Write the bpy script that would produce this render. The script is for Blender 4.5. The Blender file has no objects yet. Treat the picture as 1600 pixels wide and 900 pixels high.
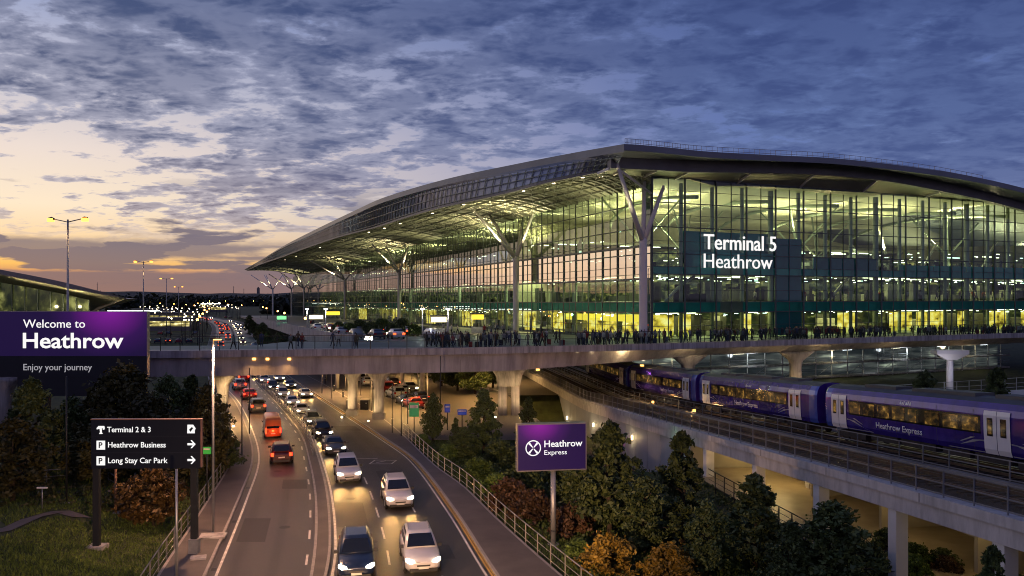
import bpy, bmesh, math, random
import numpy as np
from mathutils import Vector, Matrix

R = math.radians
rnd = random.Random(7)
scene = bpy.context.scene
COL = scene.collection
F = 1244.4          # focal length in pixels of the 1600 px wide photograph
HZ = 463.0          # image row of the horizon
H = 14.5            # height of the viewpoint over the road


def gp(px, py, z=0.0):
    """Point of the level z that the photograph shows at px, py."""
    y = (H - z) * F / (py - HZ)
    return Vector(((px - 800) / F * y, y, z))


def dp(px, py, d):
    """Point at depth d."""
    return Vector(((px - 800) / F * d, d, H - (py - HZ) * d / F))


def lerp(a, b, t):
    return a + (b - a) * t


def interp(tab, x):
    """Piecewise linear table [(x, y)...]"""
    if x <= tab[0][0]:
        a, b = tab[0], tab[1]
    elif x >= tab[-1][0]:
        a, b = tab[-2], tab[-1]
    else:
        for a, b in zip(tab, tab[1:]):
            if a[0] <= x <= b[0]:
                break
    return a[1] + (b[1] - a[1]) * (x - a[0]) / (b[0] - a[0])


def smooth_tab(tab, n=12):
    """Densify a table with a monotone-ish cubic (Catmull-Rom on x)."""
    out = []
    for i in range(len(tab) - 1):
        x0, y0 = tab[i]
        x1, y1 = tab[i + 1]
        m0 = ((y1 - tab[i - 1][1]) / (x1 - tab[i - 1][0])) if i > 0 else (y1 - y0) / (x1 - x0)
        m1 = ((tab[i + 2][1] - y0) / (tab[i + 2][0] - x0)) if i + 2 < len(tab) else (y1 - y0) / (x1 - x0)
        h = x1 - x0
        for k in range(n):
            t = k / n
            out.append((x0 + h * t, (2*t**3-3*t*t+1)*y0 + (t**3-2*t*t+t)*h*m0 + (-2*t**3+3*t*t)*y1 + (t**3-t*t)*h*m1))
    out.append(tab[-1])
    return out


# ------------------------------------------------------------------ mesh builder
class MB:
    def __init__(self):
        self.v, self.f, self.m, self.s = [], [], [], []

    def add(self, verts, faces, mi=0, smooth=False):
        o = len(self.v)
        self.v.extend([tuple(p) for p in verts])
        for fc in faces:
            self.f.append(tuple(i + o for i in fc))
            self.m.append(mi)
            self.s.append(smooth)
        return self

    def quad(self, a, b, c, d, mi=0):
        return self.add([a, b, c, d], [(0, 1, 2, 3)], mi)

    def obox(self, c, ax, ay, az, mi=0):
        c, ax, ay, az = Vector(c), Vector(ax), Vector(ay), Vector(az)
        vs = [c + sx*ax + sy*ay + sz*az for sz in (-1, 1) for sy in (-1, 1) for sx in (-1, 1)]
        return self.add(vs, [(0, 2, 3, 1), (4, 5, 7, 6), (0, 1, 5, 4), (2, 6, 7, 3), (0, 4, 6, 2), (1, 3, 7, 5)], mi)

    def box(self, x0, x1, y0, y1, z0, z1, mi=0):
        return self.obox(((x0+x1)/2, (y0+y1)/2, (z0+z1)/2), ((x1-x0)/2, 0, 0), (0, (y1-y0)/2, 0), (0, 0, (z1-z0)/2), mi)

    def rbar(self, p, q, w, h, mi=0, up=(0, 0, 1)):
        """rectangular bar from p to q, w across, h along up"""
        p, q = Vector(p), Vector(q)
        d = q - p
        L = d.length
        if L < 1e-6:
            return self
        d.normalize()
        up = Vector(up)
        s = d.cross(up)
        if s.length < 1e-4:
            s = d.cross(Vector((0, 1, 0)))
        s.normalize()
        u = s.cross(d)
        return self.obox((p+q)/2, d*L/2, s*w/2, u*h/2, mi)

    def tube(self, pts, r, n=8, mi=0, caps=True, smooth=True):
        pts = [Vector(p) for p in pts]
        rs = r if isinstance(r, (list, tuple)) else [r]*len(pts)
        rings = []
        for i, p in enumerate(pts):
            d = (pts[min(i+1, len(pts)-1)] - pts[max(i-1, 0)]).normalized()
            ref = Vector((0, 0, 1)) if abs(d.z) < .9 else Vector((1, 0, 0))
            s = d.cross(ref).normalized()
            u = s.cross(d)
            rings.append([p + rs[i]*(math.cos(a)*s + math.sin(a)*u) for a in [2*math.pi*k/n for k in range(n)]])
        self.loft(rings, mi, True, caps, smooth)
        return self

    def loft(self, rings, mi=0, closed=True, caps=True, smooth=False):
        n = len(rings[0])
        vs = [p for r_ in rings for p in r_]
        fs = []
        for i in range(len(rings)-1):
            for k in range(n if closed else n-1):
                k2 = (k+1) % n
                fs.append((i*n+k, i*n+k2, (i+1)*n+k2, (i+1)*n+k))
        self.add(vs, fs, mi, smooth)
        if caps and closed:
            o = len(self.v) - len(vs)
            self.f.append(tuple(o+k for k in reversed(range(n))))
            self.f.append(tuple(o+(len(rings)-1)*n+k for k in range(n)))
            self.m += [mi, mi]
            self.s += [False, False]
        return self

    def prism(self, poly, z0, z1, mi=0):
        return self.loft([[(x, y, z0) for x, y in poly], [(x, y, z1) for x, y in poly]], mi)

    def ball(self, c, r, n=8, mi=0, sz=1.0):
        c = Vector(c)
        rings = []
        m = max(3, n//2+1)
        for i in range(m+1):
            a = math.pi*(i/m) * .98 + .01*math.pi
            rings.append([c + Vector((r*math.sin(a)*math.cos(2*math.pi*k/n), r*math.sin(a)*math.sin(2*math.pi*k/n), -r*sz*math.cos(a))) for k in range(n)])
        return self.loft(rings, mi, True, True, True)

    def mesh(self, name, mats):
        me = bpy.data.meshes.new(name)
        me.from_pydata(self.v, [], self.f)
        for m in mats if isinstance(mats, (list, tuple)) else [mats]:
            me.materials.append(m)
        me.polygons.foreach_set('material_index', self.m)
        me.polygons.foreach_set('use_smooth', self.s)
        me.update()
        return me

    def build(self, name, mats, parent=None, fix=True):
        me = self.mesh(name, mats)
        if fix and len(self.f) < 20000:
            bm = bmesh.new()
            bm.from_mesh(me)
            bmesh.ops.recalc_face_normals(bm, faces=bm.faces)
            bm.to_mesh(me)
            bm.free()
        return link(name, me, parent)


def link(name, me, parent=None):
    o = bpy.data.objects.new(name, me)
    COL.objects.link(o)
    if parent is not None:
        o.parent = parent
    return o


def tag(o, label=None, cat=None, group=None, kind=None):
    if label:
        o['label'] = label
    if cat:
        o['category'] = cat
    if group:
        o['group'] = group
    if kind:
        o['kind'] = kind
    return o


def thing(name, label, cat, loc=(0, 0, 0), rz=0.0, group=None):
    o = bpy.data.objects.new(name, None)
    COL.objects.link(o)
    o.location = loc
    o.rotation_euler = (0, 0, rz)
    o.empty_display_size = .3
    return tag(o, label, cat, group)


def children(o):
    return KIDS.get(o.name, ()) if False else [c for c in o.children]


def copy_tree(o, parent=None):
    c = o.copy()
    COL.objects.link(c)
    if parent is not None:
        c.parent = parent
    for ch in o.children:
        copy_tree(ch, c)
    return c


def place(o, loc, rz=0.0, sc=1.0, label=None, group=None):
    o.location = loc
    o.rotation_euler = (0, 0, rz)
    o.scale = (sc, sc, sc) if not isinstance(sc, tuple) else sc
    if label:
        o['label'] = label
    if group:
        o['group'] = group
    return o


# ------------------------------------------------------------------ materials
MATS = {}


def srgb(r, g, b):
    f = lambda c: (c/255/12.92) if c/255 <= .04045 else ((c/255+.055)/1.055)**2.4
    return (f(r), f(g), f(b))


def _n(nt, t, **kw):
    n = nt.nodes.new(t)
    for k, v in kw.items():
        setattr(n, k, v)
    return n


def newmat(name):
    m = bpy.data.materials.new(name)
    m.use_nodes = True
    m.node_tree.nodes.clear()
    out = m.node_tree.nodes.new('ShaderNodeOutputMaterial')
    MATS[name] = m
    return m, m.node_tree, out


def pbr(name, col, rough=.6, metal=0.0, var=.18, vs=1.5, bump=0.0, bs=30.0, emit=None, es=0.0, coat=0.0, spec=.5,
        col2=None, rand=0.0, rvar=0.0):
    """Principled with two scales of noise in colour, roughness and bump."""
    m, nt, out = newmat(name)
    p = _n(nt, 'ShaderNodeBsdfPrincipled')
    nt.links.new(p.outputs[0], out.inputs[0])
    tc = _n(nt, 'ShaderNodeTexCoord')
    nz = _n(nt, 'ShaderNodeTexNoise')
    nz.inputs['Scale'].default_value = vs
    nz.inputs['Detail'].default_value = 6
    nz.inputs['Roughness'].default_value = .6
    nt.links.new(tc.outputs['Object'], nz.inputs['Vector'])
    ramp = _n(nt, 'ShaderNodeValToRGB')
    ramp.color_ramp.elements[0].position = .3
    ramp.color_ramp.elements[1].position = .7
    a = tuple(c*(1-var) for c in col)
    b = col2 if col2 else tuple(min(1, c*(1+var)) for c in col)
    ramp.color_ramp.elements[0].color = (*a, 1)
    ramp.color_ramp.elements[1].color = (*b, 1)
    nt.links.new(nz.outputs['Fac'], ramp.inputs[0])
    src = ramp.outputs[0]
    if rand:
        oi = _n(nt, 'ShaderNodeObjectInfo')
        hsv = _n(nt, 'ShaderNodeHueSaturation')
        mr = _n(nt, 'ShaderNodeMapRange')
        mr.inputs['To Min'].default_value = 1-rand
        mr.inputs['To Max'].default_value = 1+rand
        nt.links.new(oi.outputs['Random'], mr.inputs['Value'])
        nt.links.new(mr.outputs[0], hsv.inputs['Value'])
        nt.links.new(src, hsv.inputs['Color'])
        src = hsv.outputs[0]
    nt.links.new(src, p.inputs['Base Color'])
    p.inputs['Roughness'].default_value = rough
    p.inputs['Metallic'].default_value = metal
    p.inputs['Specular IOR Level'].default_value = spec
    p.inputs['Coat Weight'].default_value = coat
    p.inputs['Coat Roughness'].default_value = .06
    if rvar:
        mr = _n(nt, 'ShaderNodeMapRange')
        mr.inputs['To Min'].default_value = max(.02, rough-rvar)
        mr.inputs['To Max'].default_value = min(1, rough+rvar)
        nt.links.new(nz.outputs['Fac'], mr.inputs['Value'])
        nt.links.new(mr.outputs[0], p.inputs['Roughness'])
    if emit:
        p.inputs['Emission Color'].default_value = (*emit, 1)
        p.inputs['Emission Strength'].default_value = es
    if bump:
        n2 = _n(nt, 'ShaderNodeTexNoise')
        n2.inputs['Scale'].default_value = bs
        n2.inputs['Detail'].default_value = 4
        nt.links.new(tc.outputs['Object'], n2.inputs['Vector'])
        bp = _n(nt, 'ShaderNodeBump')
        bp.inputs['Strength'].default_value = bump
        bp.inputs['Distance'].default_value = .05
        nt.links.new(n2.outputs['Fac'], bp.inputs['Height'])
        nt.links.new(bp.outputs[0], p.inputs['Normal'])
    return m


def emis(name, col, s):
    m, nt, out = newmat(name)
    e = _n(nt, 'ShaderNodeEmission')
    e.inputs[0].default_value = (*col, 1)
    e.inputs[1].default_value = s
    nt.links.new(e.outputs[0], out.inputs[0])
    return m


def glass(name, tint, base, edge, power=4.0, rough=0.0, gcol=(1, 1, 1)):
    """Thin window glass: tinted see-through plus a mirror layer that grows towards grazing angles."""
    m, nt, out = newmat(name)
    tr = _n(nt, 'ShaderNodeBsdfTransparent')
    tr.inputs[0].default_value = (*tint, 1)
    gl = _n(nt, 'ShaderNodeBsdfGlossy')
    gl.inputs['Roughness'].default_value = rough
    gl.inputs['Color'].default_value = (*gcol, 1)
    lw = _n(nt, 'ShaderNodeLayerWeight')
    lw.inputs['Blend'].default_value = .5
    pw = _n(nt, 'ShaderNodeMath', operation='POWER')
    nt.links.new(lw.outputs['Facing'], pw.inputs[0])
    pw.inputs[1].default_value = power
    mr = _n(nt, 'ShaderNodeMapRange')
    mr.inputs['To Min'].default_value = base
    mr.inputs['To Max'].default_value = edge
    nt.links.new(pw.outputs[0], mr.inputs['Value'])
    # slight waviness of the panes
    tc = _n(nt, 'ShaderNodeTexCoord')
    nz = _n(nt, 'ShaderNodeTexNoise')
    nz.inputs['Scale'].default_value = .35
    nz.inputs['Detail'].default_value = 1
    nt.links.new(tc.outputs['Object'], nz.inputs['Vector'])
    bp = _n(nt, 'ShaderNodeBump')
    bp.inputs['Strength'].default_value = .03
    bp.inputs['Distance'].default_value = .1
    nt.links.new(nz.outputs['Fac'], bp.inputs['Height'])
    nt.links.new(bp.outputs[0], gl.inputs['Normal'])
    mx = _n(nt, 'ShaderNodeMixShader')
    nt.links.new(mr.outputs[0], mx.inputs[0])
    nt.links.new(tr.outputs[0], mx.inputs[1])
    nt.links.new(gl.outputs[0], mx.inputs[2])
    nt.links.new(mx.outputs[0], out.inputs[0])
    return m


def lit_pane(name, cols, s, scale=(1, 1, 1), thr=.5):
    """Lit interior behind a pane: bright and dark patches of the room."""
    m, nt, out = newmat(name)
    tc = _n(nt, 'ShaderNodeTexCoord')
    mp = _n(nt, 'ShaderNodeMapping')
    mp.inputs['Scale'].default_value = scale
    nt.links.new(tc.outputs['Object'], mp.inputs[0])
    nz = _n(nt, 'ShaderNodeTexNoise')
    nz.inputs['Scale'].default_value = 1
    nz.inputs['Detail'].default_value = 5
    nt.links.new(mp.outputs[0], nz.inputs['Vector'])
    rp = _n(nt, 'ShaderNodeValToRGB')
    el = rp.color_ramp.elements
    el[0].position, el[1].position = thr-.16, thr+.16
    el[0].color = (*cols[0], 1)
    el[1].color = (*cols[-1], 1)
    if len(cols) > 2:
        e = el.new(thr)
        e.color = (*cols[1], 1)
    nt.links.new(nz.outputs['Fac'], rp.inputs[0])
    p = _n(nt, 'ShaderNodeBsdfPrincipled')
    p.inputs['Base Color'].default_value = (.02, .02, .02, 1)
    p.inputs['Roughness'].default_value = .08
    nt.links.new(rp.outputs[0], p.inputs['Emission Color'])
    p.inputs['Emission Strength'].default_value = s
    nt.links.new(p.outputs[0], out.inputs[0])
    return m


# ------------------------------------------------------------------ lamps (light sources of the place, and added fill lights)
def spot(loc, target, watts, col, angle=150, blend=1.0, size=.15, parent=None):
    l = bpy.data.lights.new('lamp_light', 'SPOT')
    l.energy, l.color = watts, col
    l.spot_size, l.spot_blend, l.shadow_soft_size = R(angle), blend, size
    o = link('lamp_light', l, parent)
    o.location = loc
    o.rotation_euler = (Vector(target)-Vector(loc)).to_track_quat('-Z', 'Y').to_euler()
    return o


def point(loc, watts, col, size=.15, parent=None):
    l = bpy.data.lights.new('lamp_light', 'POINT')
    l.energy, l.color, l.shadow_soft_size = watts, col, size
    o = link('lamp_light', l, parent)
    o.location = loc
    return o


def area(loc, target, watts, col, sx, sy, parent=None):
    l = bpy.data.lights.new('lamp_light', 'AREA')
    l.shape = 'RECTANGLE'
    l.energy, l.color, l.size, l.size_y = watts, col, sx, sy
    o = link('lamp_light', l, parent)
    o.location = loc
    o.rotation_euler = (Vector(target)-Vector(loc)).to_track_quat('-Z', 'Y').to_euler()
    return o


# ------------------------------------------------------------------ lettering
def text_mesh(body, cap=None, width=None, bold=0.0, ext=.02, align='LEFT', spacing=1.0):
    """Mesh of a line of writing in the local XZ plane, facing -Y, baseline at z 0."""
    cu = bpy.data.curves.new('lettering', 'FONT')
    cu.body = body
    cu.size = 1.0
    cu.offset = bold
    cu.extrude = 0.0
    cu.resolution_u = 3
    cu.space_character = spacing
    ob = bpy.data.objects.new('lettering_tmp', cu)
    COL.objects.link(ob)
    dg = bpy.context.evaluated_depsgraph_get()
    me = bpy.data.meshes.new_from_object(ob.evaluated_get(dg))
    bpy.data.objects.remove(ob)
    vs = np.empty(len(me.vertices)*3)
    me.vertices.foreach_get('co', vs)
    vs = vs.reshape(-1, 3)
    x0, x1 = vs[:, 0].min(), vs[:, 0].max()
    sz = cap/.727 if cap else width/(x1-x0)
    sx = width/(x1-x0) if width else sz
    off = {'LEFT': x0, 'CENTER': (x0+x1)/2, 'RIGHT': x1}[align]
    bm = bmesh.new()
    bm.from_mesh(me)
    for v in bm.verts:
        v.co = Vector(((v.co.x-off)*sx, -ext, v.co.y*sz))
    g = bmesh.ops.extrude_face_region(bm, geom=bm.faces[:])
    for e in g['geom']:
        if isinstance(e, bmesh.types.BMVert):
            e.co.y = 0.0
    bmesh.ops.recalc_face_normals(bm, faces=bm.faces)
    bm.to_mesh(me)
    bm.free()
    me.materials.clear()
    return me


def text(body, parent, loc, mat, rz=0.0, **kw):
    me = text_mesh(body, **kw)
    me.materials.append(mat)
    o = link('lettering', me, parent)
    o.location = loc
    o.rotation_euler = (0, 0, rz)
    return o
# ------------------------------------------------------------------ camera, render settings
cam = bpy.data.cameras.new('camera')
cam.sensor_width = 36
cam.lens = F/1600*36
cam.shift_y = (HZ-450)/1600
cam.clip_start, cam.clip_end = .5, 20000
co = link('camera', cam)
co.location = (0, 0, H)
co.rotation_euler = (R(90), 0, 0)
scene.camera = co
vs_ = scene.view_settings
scene.display_settings.display_device = 'sRGB'
vs_.view_transform = 'Standard'
vs_.look = 'None'
vs_.exposure, vs_.gamma, vs_.use_curve_mapping = 0, 1, False
cy = scene.cycles
cy.use_denoising = True
cy.denoiser = 'OPENIMAGEDENOISE'
cy.use_light_tree = True
cy.max_bounces, cy.diffuse_bounces, cy.glossy_bounces = 8, 3, 3
cy.transparent_max_bounces, cy.transmission_bounces = 16, 4
cy.caustics_reflective = cy.caustics_refractive = False
cy.sample_clamp_indirect = 4
cy.sample_clamp_direct = 0
cy.filter_width = 1.0
cy.use_adaptive_sampling = True
cy.adaptive_threshold = .02

# ------------------------------------------------------------------ dusk sky
world = bpy.data.worlds.new('World')
scene.world = world
world.use_nodes = True
wt = world.node_tree
wt.nodes.clear()


class S:
    """Socket arithmetic for the node tree."""
    def __init__(self, s):
        self.s = s

    def _m(self, op, *a):
        n = wt.nodes.new('ShaderNodeMath')
        n.operation = op
        for i, x in enumerate((self,)+a):
            if isinstance(x, S):
                wt.links.new(x.s, n.inputs[i])
            else:
                n.inputs[i].default_value = x
        return S(n.outputs[0])

    def __add__(self, o): return self._m('ADD', o)
    def __sub__(self, o): return self._m('SUBTRACT', o)
    def __mul__(self, o): return self._m('MULTIPLY', o)
    def __truediv__(self, o): return self._m('DIVIDE', o)
    def max(self, o): return self._m('MAXIMUM', o)
    def min(self, o): return self._m('MINIMUM', o)
    def atan2(self, o): return self._m('ARCTAN2', o)
    def pow(self, o): return self._m('POWER', o)

    def step(self, a, b, lo=0.0, hi=1.0):
        n = wt.nodes.new('ShaderNodeMapRange')
        n.interpolation_type = 'SMOOTHSTEP'
        wt.links.new(self.s, n.inputs['Value'])
        for k, v in (('From Min', a), ('From Max', b), ('To Min', lo), ('To Max', hi)):
            if isinstance(v, S):
                wt.links.new(v.s, n.inputs[k])
            else:
                n.inputs[k].default_value = v
        return S(n.outputs[0])


def combine(x, y, z):
    n = wt.nodes.new('ShaderNodeCombineXYZ')
    for i, c in enumerate((x, y, z)):
        if isinstance(c, S):
            wt.links.new(c.s, n.inputs[i])
        else:
            n.inputs[i].default_value = c
    return S(n.outputs[0])


def noise(vec, scale, detail=6, rough=.55, dist=0.0, lac=2.0):
    n = wt.nodes.new('ShaderNodeTexNoise')
    wt.links.new(vec.s, n.inputs['Vector'])
    n.noise_dimensions = '2D'
    n.inputs['Scale'].default_value = scale
    n.inputs['Detail'].default_value = detail
    n.inputs['Roughness'].default_value = rough
    n.inputs['Distortion'].default_value = dist
    n.inputs['Lacunarity'].default_value = lac
    return S(n.outputs['Fac'])


def cobble(vec, scale, warp):
    """rounded cloudlets: smooth cells of a warped plane, 0 in the gaps to about .6 in the middles"""
    w = wt.nodes.new('ShaderNodeTexNoise')
    wt.links.new(vec.s, w.inputs['Vector'])
    w.inputs['Scale'].default_value = scale*.9
    w.inputs['Detail'].default_value = 3
    mx = wt.nodes.new('ShaderNodeVectorMath')
    mx.operation = 'MULTIPLY_ADD'
    wt.links.new(w.outputs['Color'], mx.inputs[0])
    mx.inputs[1].default_value = (warp, warp, 0)
    wt.links.new(vec.s, mx.inputs[2])
    n = wt.nodes.new('ShaderNodeTexVoronoi')
    n.feature = 'F1'
    n.voronoi_dimensions = '2D'
    w.noise_dimensions = '2D'
    wt.links.new(mx.outputs[0], n.inputs['Vector'])
    n.inputs['Scale'].default_value = scale
    return (S(n.outputs['Distance'])*-1.0)+.6


def wramp(f, stops):
    n = wt.nodes.new('ShaderNodeValToRGB')
    el = n.color_ramp.elements
    while len(el) < len(stops):
        el.new(.5)
    for e, (p, c) in zip(el, stops):
        e.position = p
        e.color = (*srgb(*c), 1)
    wt.links.new(f.s, n.inputs[0])
    return S(n.outputs[0])


def mixc(f, a, b):
    n = wt.nodes.new('ShaderNodeMix')
    n.data_type = 'RGBA'
    n.clamp_factor = True
    for i, x in ((0, f), (6, a), (7, b)):
        if isinstance(x, S):
            wt.links.new(x.s, n.inputs[i])
        else:
            n.inputs[i].default_value = x if i == 0 else (*srgb(*x), 1)
    return S(n.outputs[2])


tc = wt.nodes.new('ShaderNodeTexCoord')
sep = wt.nodes.new('ShaderNodeSeparateXYZ')
wt.links.new(tc.outputs['Generated'], sep.inputs[0])
dx, dy, dz = (S(sep.outputs[i]) for i in range(3))
az = dx.atan2(dy)
el = dz.max(0.0)
# cloud-free sky: a warm side (left, where the sun went down) and a blue side
warm = wramp(el*2.0, [(0.0, (170, 122, 108)), (.05, (206, 142, 106)), (.072, (255, 196, 104)), (.11, (254, 214, 158)),
                      (.2, (255, 233, 202)), (.32, (238, 222, 212)), (.46, (200, 198, 210)), (.64, (150, 162, 200)), (1.0, (96, 112, 162))])
blue = wramp(el*2.0, [(0.0, (150, 138, 160)), (.1, (140, 146, 182)), (.2, (120, 136, 182)), (.4, (98, 118, 174)), (.7, (80, 98, 152)),
                      (1.0, (62, 84, 146))])
side = az.step(-.58, .34)
clear = mixc(side, warm, blue)

# layer one: broken altocumulus, projected on a flat ceiling
k = S(dz.max(0.004).s)+.14
u = dx/k
v = dy/k
uv = combine(u*.92+v*.18, v*1.15-u*.12, 0.0)
big = noise(uv, .62, 3, .5)
cell = noise(uv, 4.9, 7, .56, .18)
fine = noise(uv, 15.0, 6, .66, .15)
cob = cobble(uv, 9.5, .30)
inner = noise(uv, 5.5, 5, .58, .2)
dens = cell*.62+fine*.24+big*.56+cob*.08+.012
cover = el.step(.11, .30, -.035, .140)+az.step(-.40, .20, -.012, .105)
dens = dens+cover
lowfade = el.step(.045, .10)
mask = dens.step(.70, .785)*lowfade
thick = dens.step(.70, .90)*(inner*.9+cob*.25).step(.34, .72, .42, 1.0)
edge_c = mixc(side, wramp(el*2.0, [(0, (226, 206, 196)), (.4, (182, 182, 200)), (.75, (106, 120, 160))]), wramp(el*2.0, [(0, (126, 136, 176)), (.4, (96, 115, 164)), (.75, (72, 90, 142))]))
dark_w = wramp(el*2.0, [(0.0, (128, 108, 112)), (.15, (126, 112, 124)), (.35, (88, 98, 130)), (.62, (63, 78, 117)), (1, (54, 70, 112))])
dark_b = wramp(el*2.0, [(0.0, (96, 98, 130)), (.3, (72, 88, 138)), (.6, (58, 74, 124)), (1, (50, 64, 108))])
dark_c = mixc(side, dark_w, dark_b)
cl_c = mixc(thick, edge_c, dark_c)
c1 = mixc(mask*.95, clear, cl_c)
# layer two: long flat banks close to the horizon
uv2 = combine(az*3.4, el*26.0, 3.7)
bank_n = noise(uv2, 1.0, 5, .5, .15)
bfine = noise(combine(az*14.0, el*70.0, 1.3), 1.0, 5, .62)
bd = bank_n+bfine*.22
rag = (bfine-.5)*.010
e2 = el+rag
band = el.step(.0, .012)*el.step(.15, .085)
b_low = e2.step(.031, .026)                    # solid grey bank under the bright streak
b_mid = e2.step(.040, .046)*e2.step(.068, .058)
m2 = (bd.step(.63, .69)*band).max(b_low*.95).max(b_mid*bd.step(.43, .56)*.88)
bank_c = mixc(side, wramp(el*2.0, [(0, (146, 116, 106)), (.04, (130, 112, 112)), (.08, (122, 110, 118)), (.12, (114, 106, 120)), (.25, (106, 104, 126))]),
              wramp(el*2.0, [(0, (118, 108, 132)), (.2, (92, 98, 136))]))
c2 = mixc(m2*.92, c1, bank_c)
# unseen west beyond the left edge, brightened for the side glass to mirror
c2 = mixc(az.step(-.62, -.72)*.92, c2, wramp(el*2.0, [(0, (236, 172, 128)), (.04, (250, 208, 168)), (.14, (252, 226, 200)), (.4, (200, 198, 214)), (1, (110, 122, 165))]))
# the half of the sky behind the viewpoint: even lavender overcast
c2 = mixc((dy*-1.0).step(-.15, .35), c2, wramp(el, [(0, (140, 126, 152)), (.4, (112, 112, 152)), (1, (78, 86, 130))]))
# below the horizon: dark land
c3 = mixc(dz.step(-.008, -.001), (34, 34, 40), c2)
# a little of the physical sky on top, with the sun on the horizon
sky = wt.nodes.new('ShaderNodeTexSky')
sky.sky_type = 'NISHITA'
sky.sun_disc = False
SUN_EL, SUN_AZ = R(1.5), R(-34)
sky.sun_elevation, sky.sun_rotation = SUN_EL, SUN_AZ
bg1 = wt.nodes.new('ShaderNodeBackground')
bg1.inputs[1].default_value = 1.0
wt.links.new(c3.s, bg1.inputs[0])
bg2 = wt.nodes.new('ShaderNodeBackground')
bg2.inputs[1].default_value = .0012
wt.links.new(sky.outputs[0], bg2.inputs[0])
ad = wt.nodes.new('ShaderNodeAddShader')
wt.links.new(bg1.outputs[0], ad.inputs[0])
wt.links.new(bg2.outputs[0], ad.inputs[1])
wo = wt.nodes.new('ShaderNodeOutputWorld')
wt.links.new(ad.outputs[0], wo.inputs[0])
world.cycles.sampling_method = 'MANUAL'
world.cycles.sample_map_resolution = 512

# afterglow of the sun that has just gone down
sl = bpy.data.lights.new('sun', 'SUN')
sl.energy, sl.angle, sl.color = .16, R(60), (1.0, .74, .56)
so = link('sun', sl)
sd = Vector((math.sin(SUN_AZ)*math.cos(R(5)), math.cos(SUN_AZ)*math.cos(R(5)), math.sin(R(5))))
so.rotation_euler = (-sd).to_track_quat('-Z', 'Y').to_euler()
# ------------------------------------------------------------------ shared materials
def streak(m, amt=.55, sx=1.6, sz=.12):
    """rain streaks and dirt patches on a pale surface"""
    nt = m.node_tree
    p = [n for n in nt.nodes if n.type == 'BSDF_PRINCIPLED'][0]
    src = p.inputs['Base Color'].links[0].from_socket
    tc = _n(nt, 'ShaderNodeTexCoord')
    mp = _n(nt, 'ShaderNodeMapping')
    mp.inputs['Scale'].default_value = (sx, sx, sz)
    nt.links.new(tc.outputs['Object'], mp.inputs[0])
    nz = _n(nt, 'ShaderNodeTexNoise')
    nz.inputs['Scale'].default_value = 1.0
    nz.inputs['Detail'].default_value = 7
    nz.inputs['Roughness'].default_value = .65
    nt.links.new(mp.outputs[0], nz.inputs['Vector'])
    mr = _n(nt, 'ShaderNodeMapRange')
    mr.inputs['From Min'].default_value, mr.inputs['From Max'].default_value = .42, .66
    mr.inputs['To Min'].default_value, mr.inputs['To Max'].default_value = 1.0, 1-amt
    nt.links.new(nz.outputs['Fac'], mr.inputs['Value'])
    mx = _n(nt, 'ShaderNodeMix', data_type='RGBA', blend_type='MULTIPLY')
    mx.inputs[0].default_value = 1
    nt.links.new(src, mx.inputs[6])
    nt.links.new(mr.outputs[0], mx.inputs[7])
    nt.links.new(mx.outputs[2], p.inputs['Base Color'])
    return m



M_conc = streak(pbr('concrete', (.42, .40, .40), .75, var=.2, vs=.35, bump=.15, bs=6))
M_conc_d = pbr('weathered_concrete', (.22, .21, .2), .8, var=.3, vs=.5, bump=.2, bs=5)
M_steel = pbr('galvanised_steel', (.33, .34, .36), .42, .6, var=.15, vs=3)
M_dark = pbr('dark_metal', (.025, .027, .03), .45, .3, var=.2)
M_white = pbr('white_paint', (.72, .72, .7), .5, var=.06, vs=.8)
M_offw = pbr('off_white_cladding', (.33, .36, .42), .55, var=.12, vs=.4)
M_black = pbr('black_rubber', (.018, .018, .02), .75, var=.2)
M_paintw = pbr('road_marking_white', (.62, .6, .55), .6, var=.3, vs=2.5)
M_painty = pbr('road_marking_yellow', (.55, .33, .06), .6, var=.3, vs=2.5)
M_letter = emis('lit_lettering', (1.0, .98, .96), 1.0)
M_bulb_o = emis('sodium_bulb', (1.0, .46, .10), 5)
M_bulb_w = emis('warm_white_bulb', (1.0, .80, .48), 6)
M_bulb_c = emis('cool_white_bulb', (.85, .95, 1.0), 10)


def asphalt(name, col, rough, vs=.22):
    m = pbr(name, col, rough, var=.28, vs=vs, bump=.35, bs=55, rvar=.1)
    return m


M_road = asphalt('asphalt', (.045, .041, .039), .40)
M_path = asphalt('footpath_paving', (.105, .09, .082), .7, .5)
M_kerb = pbr('kerb_stone', (.3, .28, .26), .7, var=.2, vs=3)
M_plaza = pbr('plaza_paving', (.2, .19, .18), .5, var=.25, vs=.3, bump=.1, bs=8)
M_soil = pbr('grass_soil', (.024, .036, .010), .95, var=.5, vs=.55, bump=.6, bs=14, col2=(.06, .075, .018))
M_far = pbr('far_land', (.02, .024, .018), .95, var=.5, vs=.01)

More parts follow.
